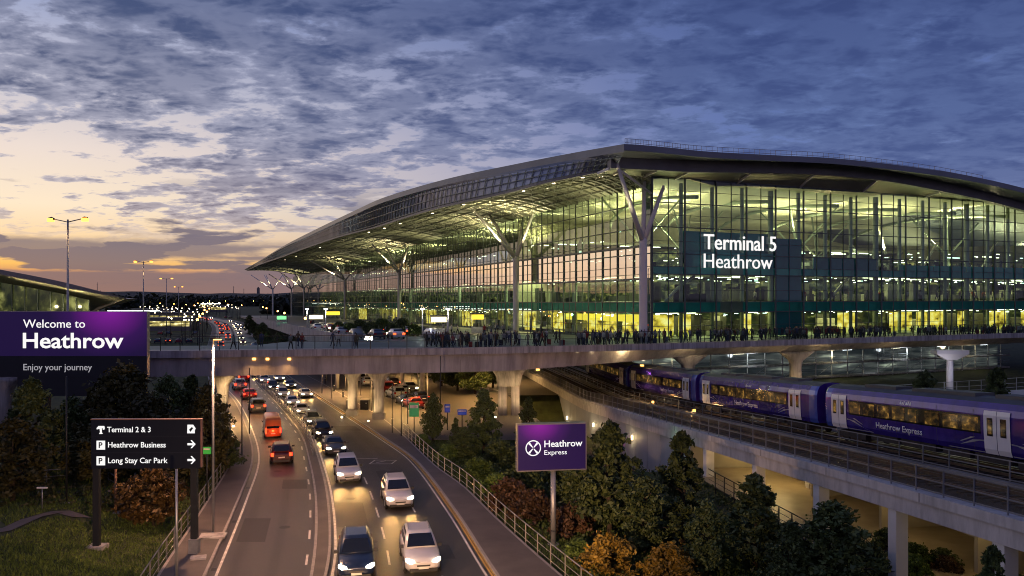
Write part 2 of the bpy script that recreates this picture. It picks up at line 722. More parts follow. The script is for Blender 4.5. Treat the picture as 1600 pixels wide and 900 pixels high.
def wheel_tracks(m, us):
    """asphalt polished dark by tyres along each lane, and oil dripped between them"""
    nt = m.node_tree
    p = [n for n in nt.nodes if n.type == 'BSDF_PRINCIPLED'][0]
    src = p.inputs['Base Color'].links[0].from_socket
    uv = _n(nt, 'ShaderNodeUVMap', uv_map='across')
    sp = _n(nt, 'ShaderNodeSeparateXYZ')
    nt.links.new(uv.outputs[0], sp.inputs[0])
    tot = None
    for u_ in us:
        a = _n(nt, 'ShaderNodeMath', operation='SUBTRACT')
        nt.links.new(sp.outputs[0], a.inputs[0])
        a.inputs[1].default_value = u_
        b = _n(nt, 'ShaderNodeMath', operation='ABSOLUTE')
        nt.links.new(a.outputs[0], b.inputs[0])
        r_ = _n(nt, 'ShaderNodeMapRange', interpolation_type='SMOOTHSTEP')
        r_.inputs['From Min'].default_value, r_.inputs['From Max'].default_value = .085, .015
        nt.links.new(b.outputs[0], r_.inputs['Value'])
        if tot is None:
            tot = r_.outputs[0]
        else:
            q = _n(nt, 'ShaderNodeMath', operation='MAXIMUM')
            nt.links.new(tot, q.inputs[0])
            nt.links.new(r_.outputs[0], q.inputs[1])
            tot = q.outputs[0]
    nz = _n(nt, 'ShaderNodeTexNoise')
    mp = _n(nt, 'ShaderNodeMapping')
    mp.inputs['Scale'].default_value = (9, 1.2, 1)
    nt.links.new(uv.outputs[0], mp.inputs[0])
    nt.links.new(mp.outputs[0], nz.inputs['Vector'])
    nz.inputs['Scale'].default_value = 1.6
    nz.inputs['Detail'].default_value = 6
    w = _n(nt, 'ShaderNodeMath', operation='MULTIPLY')
    nt.links.new(tot, w.inputs[0])
    nt.links.new(nz.outputs['Fac'], w.inputs[1])
    mr = _n(nt, 'ShaderNodeMapRange')
    mr.inputs['From Max'].default_value = .7
    mr.inputs['To Min'].default_value, mr.inputs['To Max'].default_value = 1.12, .50
    nt.links.new(w.outputs[0], mr.inputs['Value'])
    mx = _n(nt, 'ShaderNodeMix', data_type='RGBA', blend_type='MULTIPLY')
    mx.inputs[0].default_value = 1
    nt.links.new(src, mx.inputs[6])
    nt.links.new(mr.outputs[0], mx.inputs[7])
    nt.links.new(mx.outputs[2], p.inputs['Base Color'])
    return m


# ------------------------------------------------------------------ road edges: (Y, X) tables
T_LL = smooth_tab([(18, -10.6), (30, -12.9), (41.3, -15.4), (56.9, -19), (70, -22.3), (83, -26.9), (108, -37.0), (131, -47.4), (200, -74.5), (400, -149), (500, -196), (650, -285), (900, -470)])
T_ML = smooth_tab([(18, -6.7), (30, -8.6), (43, -10.8), (56.9, -14.1), (70, -17.9), (84, -22.4), (108, -32.1), (131.7, -42.1), (200, -69.2), (400, -143), (500, -190), (650, -279), (900, -464)])
T_RR = smooth_tab([(18, 5.1), (30, 1.8), (41.3, -1.3), (53.5, -4.3), (70.2, -9.0), (79.5, -12.8), (96.5, -20.2), (131, -35.3), (147, -42.0), (200, -62), (400, -136), (500, -183), (650, -272), (900, -457)])
T_FP = smooth_tab([(18, 11.6), (30, 6.6), (41.75, 2.35), (51.2, -.8), (60.3, -3.6), (67.8, -6.5), (83.1, -11.4), (96, -16), (131, -31), (147, -38), (200, -57), (400, -131), (500, -178), (650, -267), (900, -452)])
YS = [18 + 2.0*i for i in range(70)] + [160 + 10*i for i in range(25)] + [420 + 30*i for i in range(17)]


def xll(y): return interp(T_LL, y)
def xml(y): return interp(T_ML, y)
def xmr(y): return xml(y) + (1.0 if y > 45 else lerp(.55, 1.0, max(0, (y-30)/15)))
def xrl(y): return xmr(y)+.25
def xrr(y): return interp(T_RR, y)
def xfp(y): return interp(T_FP, y)
def xlf(y): return xll(y) - .45 - lerp(2.5, 1.9, min(1, max(0, (y-43)/30)))


def road_mid(side, y, f=.5):
    """point on a carriageway: f 0..1 across from its left edge"""
    a, b = (xll(y), xml(y)) if side == 'L' else (xmr(y), xrr(y))
    return Vector((lerp(a, b, f), y, 0))


def road_dir(side, y):
    d = road_mid(side, y+1) - road_mid(side, y-1)
    return math.atan2(-d.x, d.y)       # rotation about z that turns +Y along the road


# ------------------------------------------------------------------ ground sheet
def bank(x, y):
    """grass banks beside the road"""
    h = -.08
    if 20 < y < 120:
        d = xlf(y)-.6 - x            # distance left of the left footpath
        if d > 0:
            t = min(1, d/8)
            h += (1.15*t*t*(3-2*t) + .25*math.sin(x*.31+1)*math.sin(y*.23)*t)*(1 if y < 80 else max(0, 1-(y-80)/35))
        d = x - xfp(y) - .5
        if d > 0 and y < 78:
            t = min(1, d/6)
            h += (-.15*t + .18*math.sin(x*.7)*math.sin(y*.5)*t)
    if 66 < y < 118 and y > 30:          # sunken service lane beside the railway abutment
        e = x-(18-.161*(y-47.6))
        if -7.5 < e < 15:
            t = min(1, max(0, (e+7.5)/2.5))*min(1, (y-66)/3)*min(1, (118-y)/4)
            h -= 3.2*t
    return h


def axis(lo, hi, step, far, growth=1.35):
    a = [lo + step*i for i in range(int((hi-lo)/step)+1)]
    s, x = step, a[-1]
    while x < far[1]:
        s *= growth
        x += s
        a.append(x)
    s, x = step, a[0]
    pre = []
    while x > far[0]:
        s *= growth
        x -= s
        pre.append(x)
    return pre[::-1] + a


gx = axis(-72, 48, 1.2, (-9000, 9000))
gy = axis(18, 122, 1.2, (-900, 12000))
mb = MB()
vs = [(x, y, bank(x, y)) for y in gy for x in gx]
nx = len(gx)
mb.add(vs, [(j*nx+i, j*nx+i+1, (j+1)*nx+i+1, (j+1)*nx+i) for j in range(len(gy)-1) for i in range(nx-1)], 0, True)
tag(mb.build('ground', M_soil, fix=False), kind='structure')


def strip(name, fa, fb, ys, z, mat, kind='structure', parent=None):
    m = MB()
    m.loft([[(lerp(fa(y), fb(y), i/4), y, z) for i in range(5)] for y in ys], 0, closed=False)
    o = m.build(name, mat, parent, fix=False)
    uv = o.data.uv_layers.new(name='across')
    for l in o.data.loops:
        uv.data[l.index].uv = ((l.vertex_index % 5)/4, o.data.vertices[l.vertex_index].co.y/10)
    return tag(o, kind=kind)


strip('road', lambda y: xll(y)-.5, lambda y: xml(y)+.02, YS, 0.0, wheel_tracks(asphalt('asphalt_single', (.048, .043, .040), .40), (.25, .62)))
strip('road', lambda y: xmr(y)-.02, lambda y: xrr(y)+.5, YS, 0.004, wheel_tracks(asphalt('asphalt_double', (.045, .041, .039), .40), (.13, .31, .53, .73)))


def raised(name, fa, fb, ys, z, mats):
    """pavement with kerb stones either side"""
    m = MB()
    k = .16
    m.loft([[(fa(y), y, -.06), (fa(y), y, z), (fa(y)+k, y, z)] for y in ys], 1, closed=False)
    m.loft([[(fa(y)+k, y, z-.006), (fb(y)-k, y, z-.006)] for y in ys], 0, closed=False)
    m.loft([[(fb(y)-k, y, z), (fb(y), y, z), (fb(y), y, -.06)] for y in ys], 1, closed=False)
    return tag(m.build(name, mats, fix=False), kind='structure')


raised('pavement', lambda y: xrr(y)+.45, xfp, YS, .125, [M_path, M_kerb])
raised('pavement', xlf, lambda y: xll(y)-.45, YS, .125, [M_path, M_kerb])
raised('traffic_island', xml, xmr, YS, .14, [M_path, M_kerb])


# road markings
def line(mb, f, y0, y1, w, z, mi=0, step=1.5):
    n = max(1, int((y1-y0)/step))
    ys = [lerp(y0, y1, i/n) for i in range(n+1)]
    mb.loft([[(f(y)-w/2, y, z), (f(y)+w/2, y, z)] for y in ys], mi, closed=False)


mk = MB()
YM = 330
line(mk, lambda y: xll(y)+.05, 18, YM, .15, .008)
line(mk, lambda y: xrl(y), 18, YM, .15, .012)
line(mk, lambda y: xrr(y)-.02, 18, YM, .13, .012)
line(mk, lambda y: xrr(y)+.27, 18, 140, .10, .012, 1)
line(mk, lambda y: xrr(y)+.40, 18, 140, .06, .012, 1)
y = 20.0
while y < 200:                                        # lane lines
    line(mk, lambda t: lerp(xmr(t), xrr(t), .40), y, y+2.4, .12, .012)
    line(mk, lambda t: xml(t)-.32, y, y+1.7, .13, .008)
    if y < 62:
        line(mk, lambda t: lerp(xmr(t), xrr(t), .72), y+1.2, y+2.9, .11, .012)
    y += 4.6
# hollow arrow box painted in the right lane
c = gp(596, 722)
for a, b in (((-.9, -.8), (1.0, -.8)), ((1.0, -.8), (1.2, .7)), ((1.2, .7), (-.7, .8)), ((-.7, .8), (-.9, -.8)), ((-.4, -.3), (.3, .5)), ((-2.6, 1.6), (-.6, 1.5))):
    d = Vector((b[0]-a[0], b[1]-a[1], 0)).normalized()
    s = Vector((-d.y, d.x, 0))*.07
    p, q = c+Vector((a[0], a[1], .013)), c+Vector((b[0], b[1], .013))
    mk.quad(p-s, q-s, q+s, p+s)
tag(mk.build('road_markings', [M_paintw, M_painty], fix=False), kind='structure')

# repaired patches, drain covers and manholes in the carriageways
mp_, mh_ = MB(), MB()
r7 = random.Random(4)
for sd_, y0, f0, f1, ln in (('L', 47, .08, .42, 5), ('L', 60, .5, .9, 3), ('R', 50, .05, .30, 6), ('R', 62, .55, .8, 4), ('R', 74, .1, .35, 7), ('L', 78, .1, .5, 4), ('R', 44, .62, .86, 2.5), ('R', 86, .5, .9, 3)):
    a, b = road_mid(sd_, y0, f0), road_mid(sd_, y0, f1)
    c_, d_ = road_mid(sd_, y0+ln, f1), road_mid(sd_, y0+ln, f0)
    for q in (a, b, c_, d_):
        q.z = .006
    mp_.quad(a, b, c_, d_)
for sd_, y0, f0 in (('L', 50, .62), ('R', 47, .30), ('R', 66, .62), ('L', 66, .4), ('R', 57, .2), ('R', 79, .45)):
    q = road_mid(sd_, y0, f0)
    mh_.add([(q.x+.34*math.cos(t), q.y+.34*math.sin(t), .0075) for t in [i*math.pi/8 for i in range(16)]], [tuple(range(16))])
for y0 in range(42, 92, 9):
    for x_ in (xll(y0)-.22, xrr(y0)+.12):
        mh_.add([(x_-.14, y0, .0075), (x_+.14, y0, .0075), (x_+.14-.1, y0+.5, .0075), (x_-.14-.1, y0+.5, .0075)], [(0, 1, 2, 3)])
tag(mp_.build('road_patch', asphalt('patch_asphalt', (.034, .031, .030), .5), fix=False), kind='structure')
tag(mh_.build('road_covers', M_dark, fix=False), kind='structure')
# worn winding path in the grass, left
pth = [gp(-60, 800, .5), gp(0, 852, .6), gp(50, 822, .9), gp(95, 806, 1.0), gp(130, 808, 1.05)]
mb = MB()
mb.loft([[(p.x-.5, p.y-.25, bank(p.x-.5, p.y-.25)+.05), (p.x+.35, p.y+.4, bank(p.x+.35, p.y+.4)+.05)] for p in pth], closed=False)
tag(mb.build('path', M_path), kind='structure')

# paved yard under the elevated forecourt
mb = MB()
ys = [80 + 3*i for i in range(34)]
mb.loft([[(max(xfp(y)+.02, -90), y, .06), (18-.161*(y-47.6)-7.6 if y < 118 else 44, y, .06)] for y in ys], closed=False)
tag(mb.build('yard', asphalt('yard_paving', (.085, .075, .066), .6, .4), fix=False), kind='structure')

# far land: hills on the horizon
mb = MB()
for (dd, seed, hgt) in ((3200, 1, 34), (2300, 5, 20)):
    r2 = random.Random(seed)
    ph = [r2.uniform(0, 6.28) for _ in range(6)]
    rows = []
    for i in range(161):
        x = lerp(-3600, 3600, i/160)*dd/3200
        hh = hgt*(1+.18*math.sin(x*.0021+ph[0])+.12*math.sin(x*.006+ph[1])+.06*math.sin(x*.019+ph[2])+.03*r2.uniform(-1, 1))
        rows.append([(x, dd-500, -1), (x, dd-120, hh*.75), (x, dd, hh), (x, dd+700, hh*.8), (x, dd+1500, -1)])
    mb.loft(rows, closed=False, smooth=True)
tag(mb.build('hills', pbr('hill_woods', (.018, .022, .026), .95, var=.4, vs=.02), fix=False), kind='structure')
# ------------------------------------------------------------------ elevated forecourt: front edge curve at deck level 8.6
ZD = 8.6
EDGE_PX = smooth_tab([(-330, 551.5), (-50, 551), (230, 550), (465, 547.6), (700, 545), (870, 541.8), (1040, 537.8), (1300, 530), (1600, 521), (1900, 514), (2200, 509)], 8)
EDGE = [gp(px, py, ZD) for px, py in EDGE_PX]
EDGE_XY = [(p.x, p.y) for p in EDGE]


def edge_y(x): return interp(EDGE_XY, x)


def frame_at(i, pts):
    d = (pts[min(i+1, len(pts)-1)]-pts[max(i-1, 0)])
    d.z = 0
    d.normalize()
    return d, Vector((-d.y, d.x, 0))      # along, inward (away from the viewer)


CG = Vector((18.75, 107.0, 0))             # glass corner of the terminal
UF = Vector((.911, .413, 0))               # along the front face
VS = Vector((-.347, .938, 0))              # along the side face


def plaza_z(y): return ZD - .0175*max(0.0, y-105)
def col_x(y): return 17.3 - .37*(y-105)
def wall_x(y): return 58.34 - .37*y


bridge = thing('elevated_forecourt', 'long pale concrete overpass with steel and glass railings in front of the glazed terminal', 'overpass', (0, 0, 0))
# deck slab
rows = []
for i, p in enumerate(EDGE):
    d, n = frame_at(i, EDGE)
    if p.x < -31:
        b = Vector((p.x, max(p.y+11, 0), ZD))
    elif p.x < 16.5:
        b = Vector((p.x, 105, ZD))
    else:
        s = (p.x-CG.x)/UF.x
        b = Vector((p.x, CG.y + UF.y*s - .05, ZD))
    a = p + n*.25
    rows.append([(a.x, a.y, ZD-.02), (b.x, b.y, ZD-.02), (b.x, b.y, ZD-.68), (a.x, a.y, ZD-.68)])
MB().loft(rows).build('deck', [M_plaza], bridge)
# edge beam (upstand) proud of the slab
rows = []
for i, p in enumerate(EDGE):
    d, n = frame_at(i, EDGE)
    q = p+n*.28
    rows.append([(p.x, p.y, ZD-.66), (p.x, p.y, ZD+.10), (q.x, q.y, ZD+.10), (q.x, q.y, ZD-.66)])
eb = MB().loft(rows)
# panel joints
for i in range(0, len(EDGE)-1):
    for t in (0.0, .5):
        p = EDGE[i].lerp(EDGE[i+1], t)
        d, n = frame_at(i, EDGE)
        eb.obox(p-n*.002+Vector((0, 0, -.28)), d*.012, n*.006, (0, 0, .37), 1)
eb.build('edge_beam', [M_conc, M_conc_d], bridge)
# box girder under the deck, tapering back towards the right
rows = []
for i, p in enumerate(EDGE):
    d, n = frame_at(i, EDGE)
    t = min(1, max(0, (p.x-0)/28))
    off = lerp(.5, 3.4, t)
    dep = lerp(2.05, 1.25, t)
    a = p+n*off
    m_ = p+n*(off+lerp(.15, 1.6, t))
    b = p+n*(off+5.5)
    rows.append([(a.x, a.y, ZD-.66), (m_.x, m_.y, ZD-.66-dep), (b.x, b.y, ZD-.66-dep), (b.x, b.y, ZD-.66)])
gb = MB().loft(rows)
for i in range(0, len(EDGE)-1, 3):
    p = EDGE[i]
    d, n = frame_at(i, EDGE)
    if p.x < 0:
        gb.obox(p+n*.56+Vector((0, 0, -1.7)), d*.02, n*.012, (0, 0, 1.0), 1)
gb.build('box_girder', [streak(pbr('girder_concrete', (.46, .43, .42), .55, var=.18, vs=.25, bump=.1, bs=5), .4, .8, .1), M_conc_d], bridge)

# forecourt paving that slopes down along the side of the terminal
YP = [105+5*i for i in range(20)]+[205+20*i for i in range(24)]
mb = MB()


def pl_x(y): return col_x(y) - (40 if y > 112 else lerp(38, 40, (y-105)/7))


mb.loft([[(pl_x(y), y, plaza_z(y)), (wall_x(y)-.1, y, plaza_z(y)), (wall_x(y)-.1, y, plaza_z(y)-1), (pl_x(y), y, plaza_z(y)-1)] for y in YP])
mb.build('sloping_deck', M_plaza, bridge)
mb = MB()
mb.loft([[(pl_x(y)-.3, y, plaza_z(y)-1.3), (pl_x(y)-.3, y, plaza_z(y)+.9), (pl_x(y)-.02, y, plaza_z(y)+.9), (pl_x(y)-.02, y, plaza_z(y)-1.3)] for y in YP if y < 420])
mb.build('parapet', M_conc, bridge)


# railing with glass infill
def railing(name, pts, parent, h=1.45, gap=2.0, rails=(1.0, .55), glassy=True, post=.07, mats=None, z0=.1):
    m, g = MB(), MB()
    acc, nxt = 0.0, 0.0
    up = Vector((0, 0, 1))
    for i in range(len(pts)-1):
        a, b = pts[i], pts[i+1]
        L = (b-a).length
        for f in rails:
            m.rbar(a+up*(z0+h*f), b+up*(z0+h*f), .07 if f == 1.0 else .045, .06 if f == 1.0 else .04)
        if glassy:
            g.quad(a+up*(z0+.12), b+up*(z0+.12), b+up*(z0+h*.93), a+up*(z0+h*.93))
        while nxt <= acc+L:
            p = a.lerp(b, (nxt-acc)/L)
            m.obox(p+up*(z0+h/2), (post/2, 0, 0), (0, post/2, 0), (0, 0, h/2))
            nxt += gap
        acc += L
    o = m.build(name, mats or M_dark, parent, fix=False)
    if glassy:
        g.build('glass_panel', M_railglass, o, fix=False)
    return o


M_railglass = glass('railing_glass', (.70, .84, .84), .08, .5, 3)
ins = []
for i, p in enumerate(EDGE):
    d, n = frame_at(i, EDGE)
    ins.append(p+n*.14)
railing('railing', ins, bridge, 1.5, 2.0)
bk = [Vector((p.x, p.y+10.8, ZD)) for p in EDGE if p.x < -33]
railing('railing', bk, bridge, 1.3, 2.0, glassy=False)


# piers: flared heads on twin shafts
def pier(x, y, top, w=1.15, flare=2.3, base=0.0, twin=False):
    r = MB()

    def ring(cx, hx, hy, z):
        pts = []
        for k_ in range(20):
            a = 2*math.pi*k_/20
            c_, s_ = math.cos(a), math.sin(a)
            e = 2/3.6
            pts.append((cx+hx*math.copysign(abs(c_)**e, c_), y+hy*math.copysign(abs(s_)**e, s_), z))
        return pts
    head = 2.2
    if twin:
        for s in (-1, 1):
            r.loft([ring(x+s*.78, .55, .55, base-.3), ring(x+s*.78, .52, .5, top-head)], smooth=True)
        r.loft([ring(x, 1.36, .62, top-head-.15), ring(x, 1.4, .64, top-head), ring(x, 1.62, .8, top-head*.5), ring(x, 2.15, 1.05, top-.25), ring(x, 2.3, 1.1, top)], smooth=True)
    else:
        r.loft([ring(x, w/2, w/2, base-.3), ring(x, w/2, w/2, top-head), ring(x, w*.6, w*.6, top-head*.6), ring(x, flare*.62, w*.75, top-.35), ring(x, flare*.75, w*.8, top)], smooth=True)
    for s in ((-.78, .78) if twin else (0,)):
        r.box(x+s-w/2-.1, x+s+w/2+.1, y-w/2-.1, y+w/2+.1, base-.1, base+.85, 1) if not twin else None
    return r.build('pier', [M_conc, M_conc_d], bridge)


ZG = ZD-.66-2.05
for px, yy in ((592, 93.5), (551, 96.5), (348, 89.5), (8, 84)):
    pier((px-800)/F*yy, yy, ZG+.02)
pier((795-800)/F*97, 97, ZG+.05, twin=True)
pier((1243-800)/F*113, 113, 6.7, w=1.5, flare=3.4)
pier((1075-800)/F*106, 106, 6.7, w=1.5, flare=3.4)
pier((1690-800)/F*132, 132, 6.7, w=1.5, flare=3.4)
# slender columns carrying the forecourt further back
for yy in (112, 124, 138, 154):
    for t in (.06, .3, .55, .8):
        xx = lerp(pl_x(yy), wall_x(yy), t)
        if 6 < xx-(-.161*(yy-47.6)) < 36:
            continue
        MB().tube([(xx, yy, 0), (xx, yy, plaza_z(yy)-.9)], .34, 10).build('slender_column', M_conc, bridge)

# bulkhead lamps on the girder and downlights in the soffit
for px, py in ((397, 561), (418, 561), (452, 561)):
    p = dp(px, py, edge_y(dp(px, py, 86).x)+.46)
    MB().obox(p, (.16, 0, 0), (0, .08, 0), (0, 0, .12)).build('bulkhead_lamp', M_bulb_o, bridge)
    spot(p+Vector((0, -.5, -.1)), p+Vector((0, -4, -6)), 420, (1, .5, .16), 160)
for px in range(850, 1640, 26):
    x0 = gp(px, interp(EDGE_PX, px), ZD)
    p = Vector((x0.x, x0.y+1.5, ZD-.72))
    MB().obox(p, (.28, 0, 0), (0, .1, 0), (0, 0, .03)).build('downlight', M_bulb_w, bridge)
for px in range(870, 1640, 110):
    x0 = gp(px, interp(EDGE_PX, px), ZD)
    point(Vector((x0.x, x0.y+1.6, ZD-1.0)), 160, (1, .7, .35), .25)

# floods added on the front girder to brighten the piers and the carriageways
for (x, y, w) in ((-21, 89.6, 2600), (-9, 90.2, 2600), (3, 92.5, 2600), (-31, 86.5, 2200), (16, 98, 1500)):
    MB().obox((x, y, ZG+.1), (.2, 0, 0), (0, .2, 0), (0, 0, .08)).build('downlight', M_bulb_o, bridge)
    spot((x, y, ZG-.1), (x+.3, y+2.2, 0), w, (1.0, .62, .26), 150)
# uplighters added at the feet of the piers to brighten their concrete
for (x, y, w) in (((592-800)/F*93.5-.9, 91.6, 420), ((551-800)/F*96.5-.9, 94.6, 420), ((795-800)/F*97-1.6, 94.6, 420), ((795-800)/F*97+1.4, 94.4, 300), ((348-800)/F*89.5+1.8, 87.8, 200), ((1243-800)/F*113-1, 110.6, 420), ((1075-800)/F*106-1, 103.6, 420)):
    MB().tube([(x, y, .06), (x, y, .24)], .13, 8).build('added_uplighter', M_bulb_w, bridge)
    spot((x, y, .35), (x+.5, y+1.5, 4.2), w, (1.0, .66, .28), 110, 1, .1)
# warm lamps over the yard and the road below the deck
for (x, y, w) in ((-14, 101, 8500), (-32, 92, 8000), (-24, 118, 9500), (-4, 112, 6500), (-40, 108, 7500), (-2, 132, 5500), (-18, 140, 7500)):
    spot((x, y, ZG-.1 if y < 100 else 6.2), (x, y, 0), w, (1.0, .56, .19), 165)
for (x, y) in ((-14, 101), (-32, 92), (-24, 118), (-4, 112), (-2, 132), (-18, 140)):
    MB().obox((x, y, ZG+.02 if y < 100 else 6.4), (.3, 0, 0), (0, .3, 0), (0, 0, .05)).build('downlight', M_bulb_o, bridge)
# ------------------------------------------------------------------ the glazed terminal
term = thing('airport_terminal', 'huge glass airport terminal with sweeping curved roof, lit yellow green inside, on the right', 'terminal', (CG.x, CG.y, ZD))
TO = Vector((CG.x, CG.y, ZD))


def tb(mb, name, mats, parent=None, fix=False):
    """build in world coordinates, then hang under the terminal (or one of its parts)"""
    mb.v = [(x-TO.x, y-TO.y, z-TO.z) for x, y, z in mb.v]
    return mb.build(name, mats, parent or term, fix=fix)


M_roof = pbr('roof_metal', (.15, .165, .20), .4, .5, var=.15, vs=.2)
M_beam = pbr('eave_beam_paint', (.13, .13, .145), .45, .2, var=.2, vs=.3)
M_soffit = pbr('soffit_panels', (.33, .34, .25), .5, .15, var=.16, vs=.25)
M_louvre = pbr('louvre_metal', (.26, .30, .40), .35, .25, var=.2, vs=.8)
M_mull = pbr('mullion_metal', (.09, .11, .11), .4, .5, var=.15)
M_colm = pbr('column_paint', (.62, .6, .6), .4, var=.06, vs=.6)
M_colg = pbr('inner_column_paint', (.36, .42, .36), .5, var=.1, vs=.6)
M_span = pbr('teal_spandrel', (.02, .36, .35), .25, .2, var=.25, vs=.25)
M_teal = pbr('teal_panel', (.01, .17, .23), .3, .1, var=.25, vs=.3)
M_ceil = pbr('ceiling_panels', (.52, .5, .42), .6, var=.15, vs=.12)
M_slab = pbr('floor_slab', (.22, .23, .2), .5, var=.2, vs=.3)
M_inwall = pbr('interior_wall', (.42, .4, .3), .7, var=.35, vs=.22)
M_gfront = glass('front_glazing', (.62, .80, .70), .07, .75, 5, gcol=(.85, .95, 1))
M_gside = glass('side_glazing', (.66, .84, .70), .05, .62, 3.2, gcol=(.9, .95, .9))
M_gmirror = glass('side_mirror_glazing', (.55, .7, .62), .35, 1.0, 1.0, gcol=(1, .98, .95))
M_shop = lit_pane('lit_shop_interior', [(.10, .055, .004), (.85, .55, .06), (1.0, .80, .28)], 1.5, (.55, .55, .8), .5)
M_roomglow = lit_pane('glowing_hall_wall', [(.008, .014, .010), (.07, .08, .022), (.75, .62, .18)], .62, (.5, .5, 1.1), .57)  # room light put into the wall colour, which glows without a lamp
M_strip = emis('fluorescent_strip', (1.0, .93, .62), 7)
M_stripg = emis('green_white_strip', (.75, 1.0, .85), 4)

FRL = 112.0            # length of the front face
ZB, ZT = ZD, 30.6


def fr(s, z, inn=0.0):
    """front face: s metres from the corner, inn metres inside"""
    return Vector((CG.x+UF.x*s-UF.y*inn, CG.y+UF.y*s+UF.x*inn, z))


def ft(z):
    return z


def sd(t, z, inn=0.0):
    """side face: t metres from the corner; the storeys follow the forecourt down"""
    y = CG.y+VS.y*t
    k_ = max(0.0, min(1.0, (16.8-z)/(16.8-ZB)))**.8
    zz = z - .0172*max(0, y-107)*k_
    return Vector((CG.x+VS.x*t+VS.y*inn, y-VS.x*inn, zz))


SDL = 540.0

# front glazing: main posts, mid posts and transoms
g = MB()
g.quad(fr(0, ZB), fr(FRL, ZB), fr(FRL, ZT), fr(0, ZT))
gf = tb(g, 'front_glass', M_gfront)
m = MB()
bay = 5.35
n = int(FRL/bay)
ZL = [ZB+.03, 10.45, 12.3, 13.72, 15.35, 17.5, 18.55, 20.3, 22.0, 23.9, 25.55, 27.2, 28.9, ZT]
for i in range(n+1):
    s = i*bay
    m.rbar(fr(s, ZB, -.12), fr(s, ZT, -.12), .13, .26, up=UF)
    if i < n:
        m.rbar(fr(s+bay/2, ZB, -.06), fr(s+bay/2, ZT, -.06), .07, .12, up=UF)
for k_, z in enumerate(ZL):
    big = z in (12.3, 13.72, 17.5, 20.3, 23.9, 27.2, ZT)
    m.rbar(fr(0, z, -.16), fr(FRL, z, -.16), .14 if big else .06, .12 if big else .06)
tb(m, 'glazing_frame', M_mull, gf)
# round columns just behind the front glass
for i in range(0, n+1):
    c = fr(i*bay+.55, ZB, 1.5)
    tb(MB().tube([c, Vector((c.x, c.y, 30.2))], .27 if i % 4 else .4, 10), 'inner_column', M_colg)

# side glazing
g = MB()
ts = [i*9.0 for i in range(61)]
g.loft([[sd(t, ZB), sd(t, 12.6), sd(t, 16.85)] for t in ts], closed=False)
gs = tb(g, 'side_glass', M_gside)
g = MB().loft([[sd(t, 16.86), sd(t, 21.35)] for t in ts], closed=False)
tb(g, 'mirror_glass', M_gmirror)
g = MB().loft([[sd(t, 21.36), sd(t, ZT-1.0)] for t in ts], closed=False)
tb(g, 'side_glass', M_gside)
g = MB()
for z in (16.85, 21.4):
    g = MB()
    for a, b in zip(ts, ts[1:]):
        g.rbar(sd(a, z, -.2), sd(b, z, -.2), .2, .28)
    tb(g, 'transom', M_mull)
m = MB()
t = 0.0
while t <= SDL:
    m.rbar(sd(t, ZB, -.1), sd(t, ZT-1.0, -.1), .14, .2, up=VS)
    if t < 300:
        m.rbar(sd(t+2.4, ZB, -.05), sd(t+2.4, ZT-1.0, -.05), .06, .1, up=VS)
    t += 4.8
for z in ZL[:-1]:
    big = z in (12.3, 13.72, 20.3, 23.9, 27.2)
    for a, b in zip(ts, ts[1:]):
        m.rbar(sd(a, z, -.14), sd(b, z, -.14), .13 if big else .06, .13 if big else .06)
tb(m, 'glazing_frame', M_mull, gs)


# storeys: floor slabs with teal spandrel edges
def slab(z0, z1, depth):
    m_ = MB()
    m_.loft([[fr(16.5, z1-.01, .6), fr(FRL, z1-.01, .6), fr(FRL, z0+.01, .6), fr(16.5, z0+.01, .6)],
             [fr(16.5, z1-.01, depth), fr(FRL, z1-.01, depth), fr(FRL, z0+.01, depth), fr(16.5, z0+.01, depth)]])
    tb(m_, 'floor_slab', M_slab)
    m_ = MB()
    m_.loft([[sd(t_, z1, .6), sd(t_, z1, 15.5), sd(t_, z0, 15.5), sd(t_, z0, .6)] for t_ in [1.2]+ts[1:] if t_ < 470])
    m_.loft([[fr(.62, z1, .62), fr(16.6, z1, .62)], [fr(.62, z1, 15), fr(16.6, z1, 15)]], closed=False)
    tb(m_, 'floor_slab', M_slab)
    m_ = MB()
    m_.rbar(fr(.4, (z0+z1)/2, .42), fr(FRL, (z0+z1)/2, .42), .12, z1-z0+.1)
    for a, b in zip(ts, ts[1:]):
        if a < 470:
            m_.loft([[sd(a, z0-.05, .42), sd(a, z1+.05, .42)], [sd(b, z0-.05, .42), sd(b, z1+.05, .42)]], closed=False)
    tb(m_, 'spandrel', M_span)


slab(12.35, 13.7, 46)
slab(17.55, 18.5, 40)
# ground floor paving inside
m = MB()
m.quad(fr(.1, ZD-.01, .05), fr(FRL, ZD-.01, .05), fr(FRL, ZD-.01, 60), fr(6, ZD-.01, 60))
tb(m, 'ground_floor', M_slab)

# walls deep inside the hall, lit and dark patches painted as glow
for (s0, s1, inn, z0, z1, mt) in ((14, 112, 20, ZD, 12.3, M_roomglow), (16, 112, 30, 13.75, 17.5, M_roomglow), (22, 112, 36, 18.55, 22.2, M_roomglow)):
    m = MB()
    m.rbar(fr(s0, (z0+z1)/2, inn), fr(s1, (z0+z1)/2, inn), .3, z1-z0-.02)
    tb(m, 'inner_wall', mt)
for (z0, z1, inn, mt) in ((ZB, 12.3, 9, M_roomglow), (13.75, 17.5, 13, M_roomglow), (18.55, 22.0, 15.2, M_roomglow)):
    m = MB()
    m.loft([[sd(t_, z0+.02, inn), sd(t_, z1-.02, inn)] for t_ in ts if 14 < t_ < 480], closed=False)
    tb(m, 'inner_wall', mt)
# far end wall and back wall close the hall
m = MB()
m.quad(fr(FRL, ZB, .2), fr(FRL, ZB, 60), fr(FRL, ZT, 60), fr(FRL, ZT, .2))
m.loft([[fr(s, ZB, 62), fr(s, ZT, 62)] for s in (9, 60, 150)], closed=False)
tb(m, 'back_wall', M_inwall)
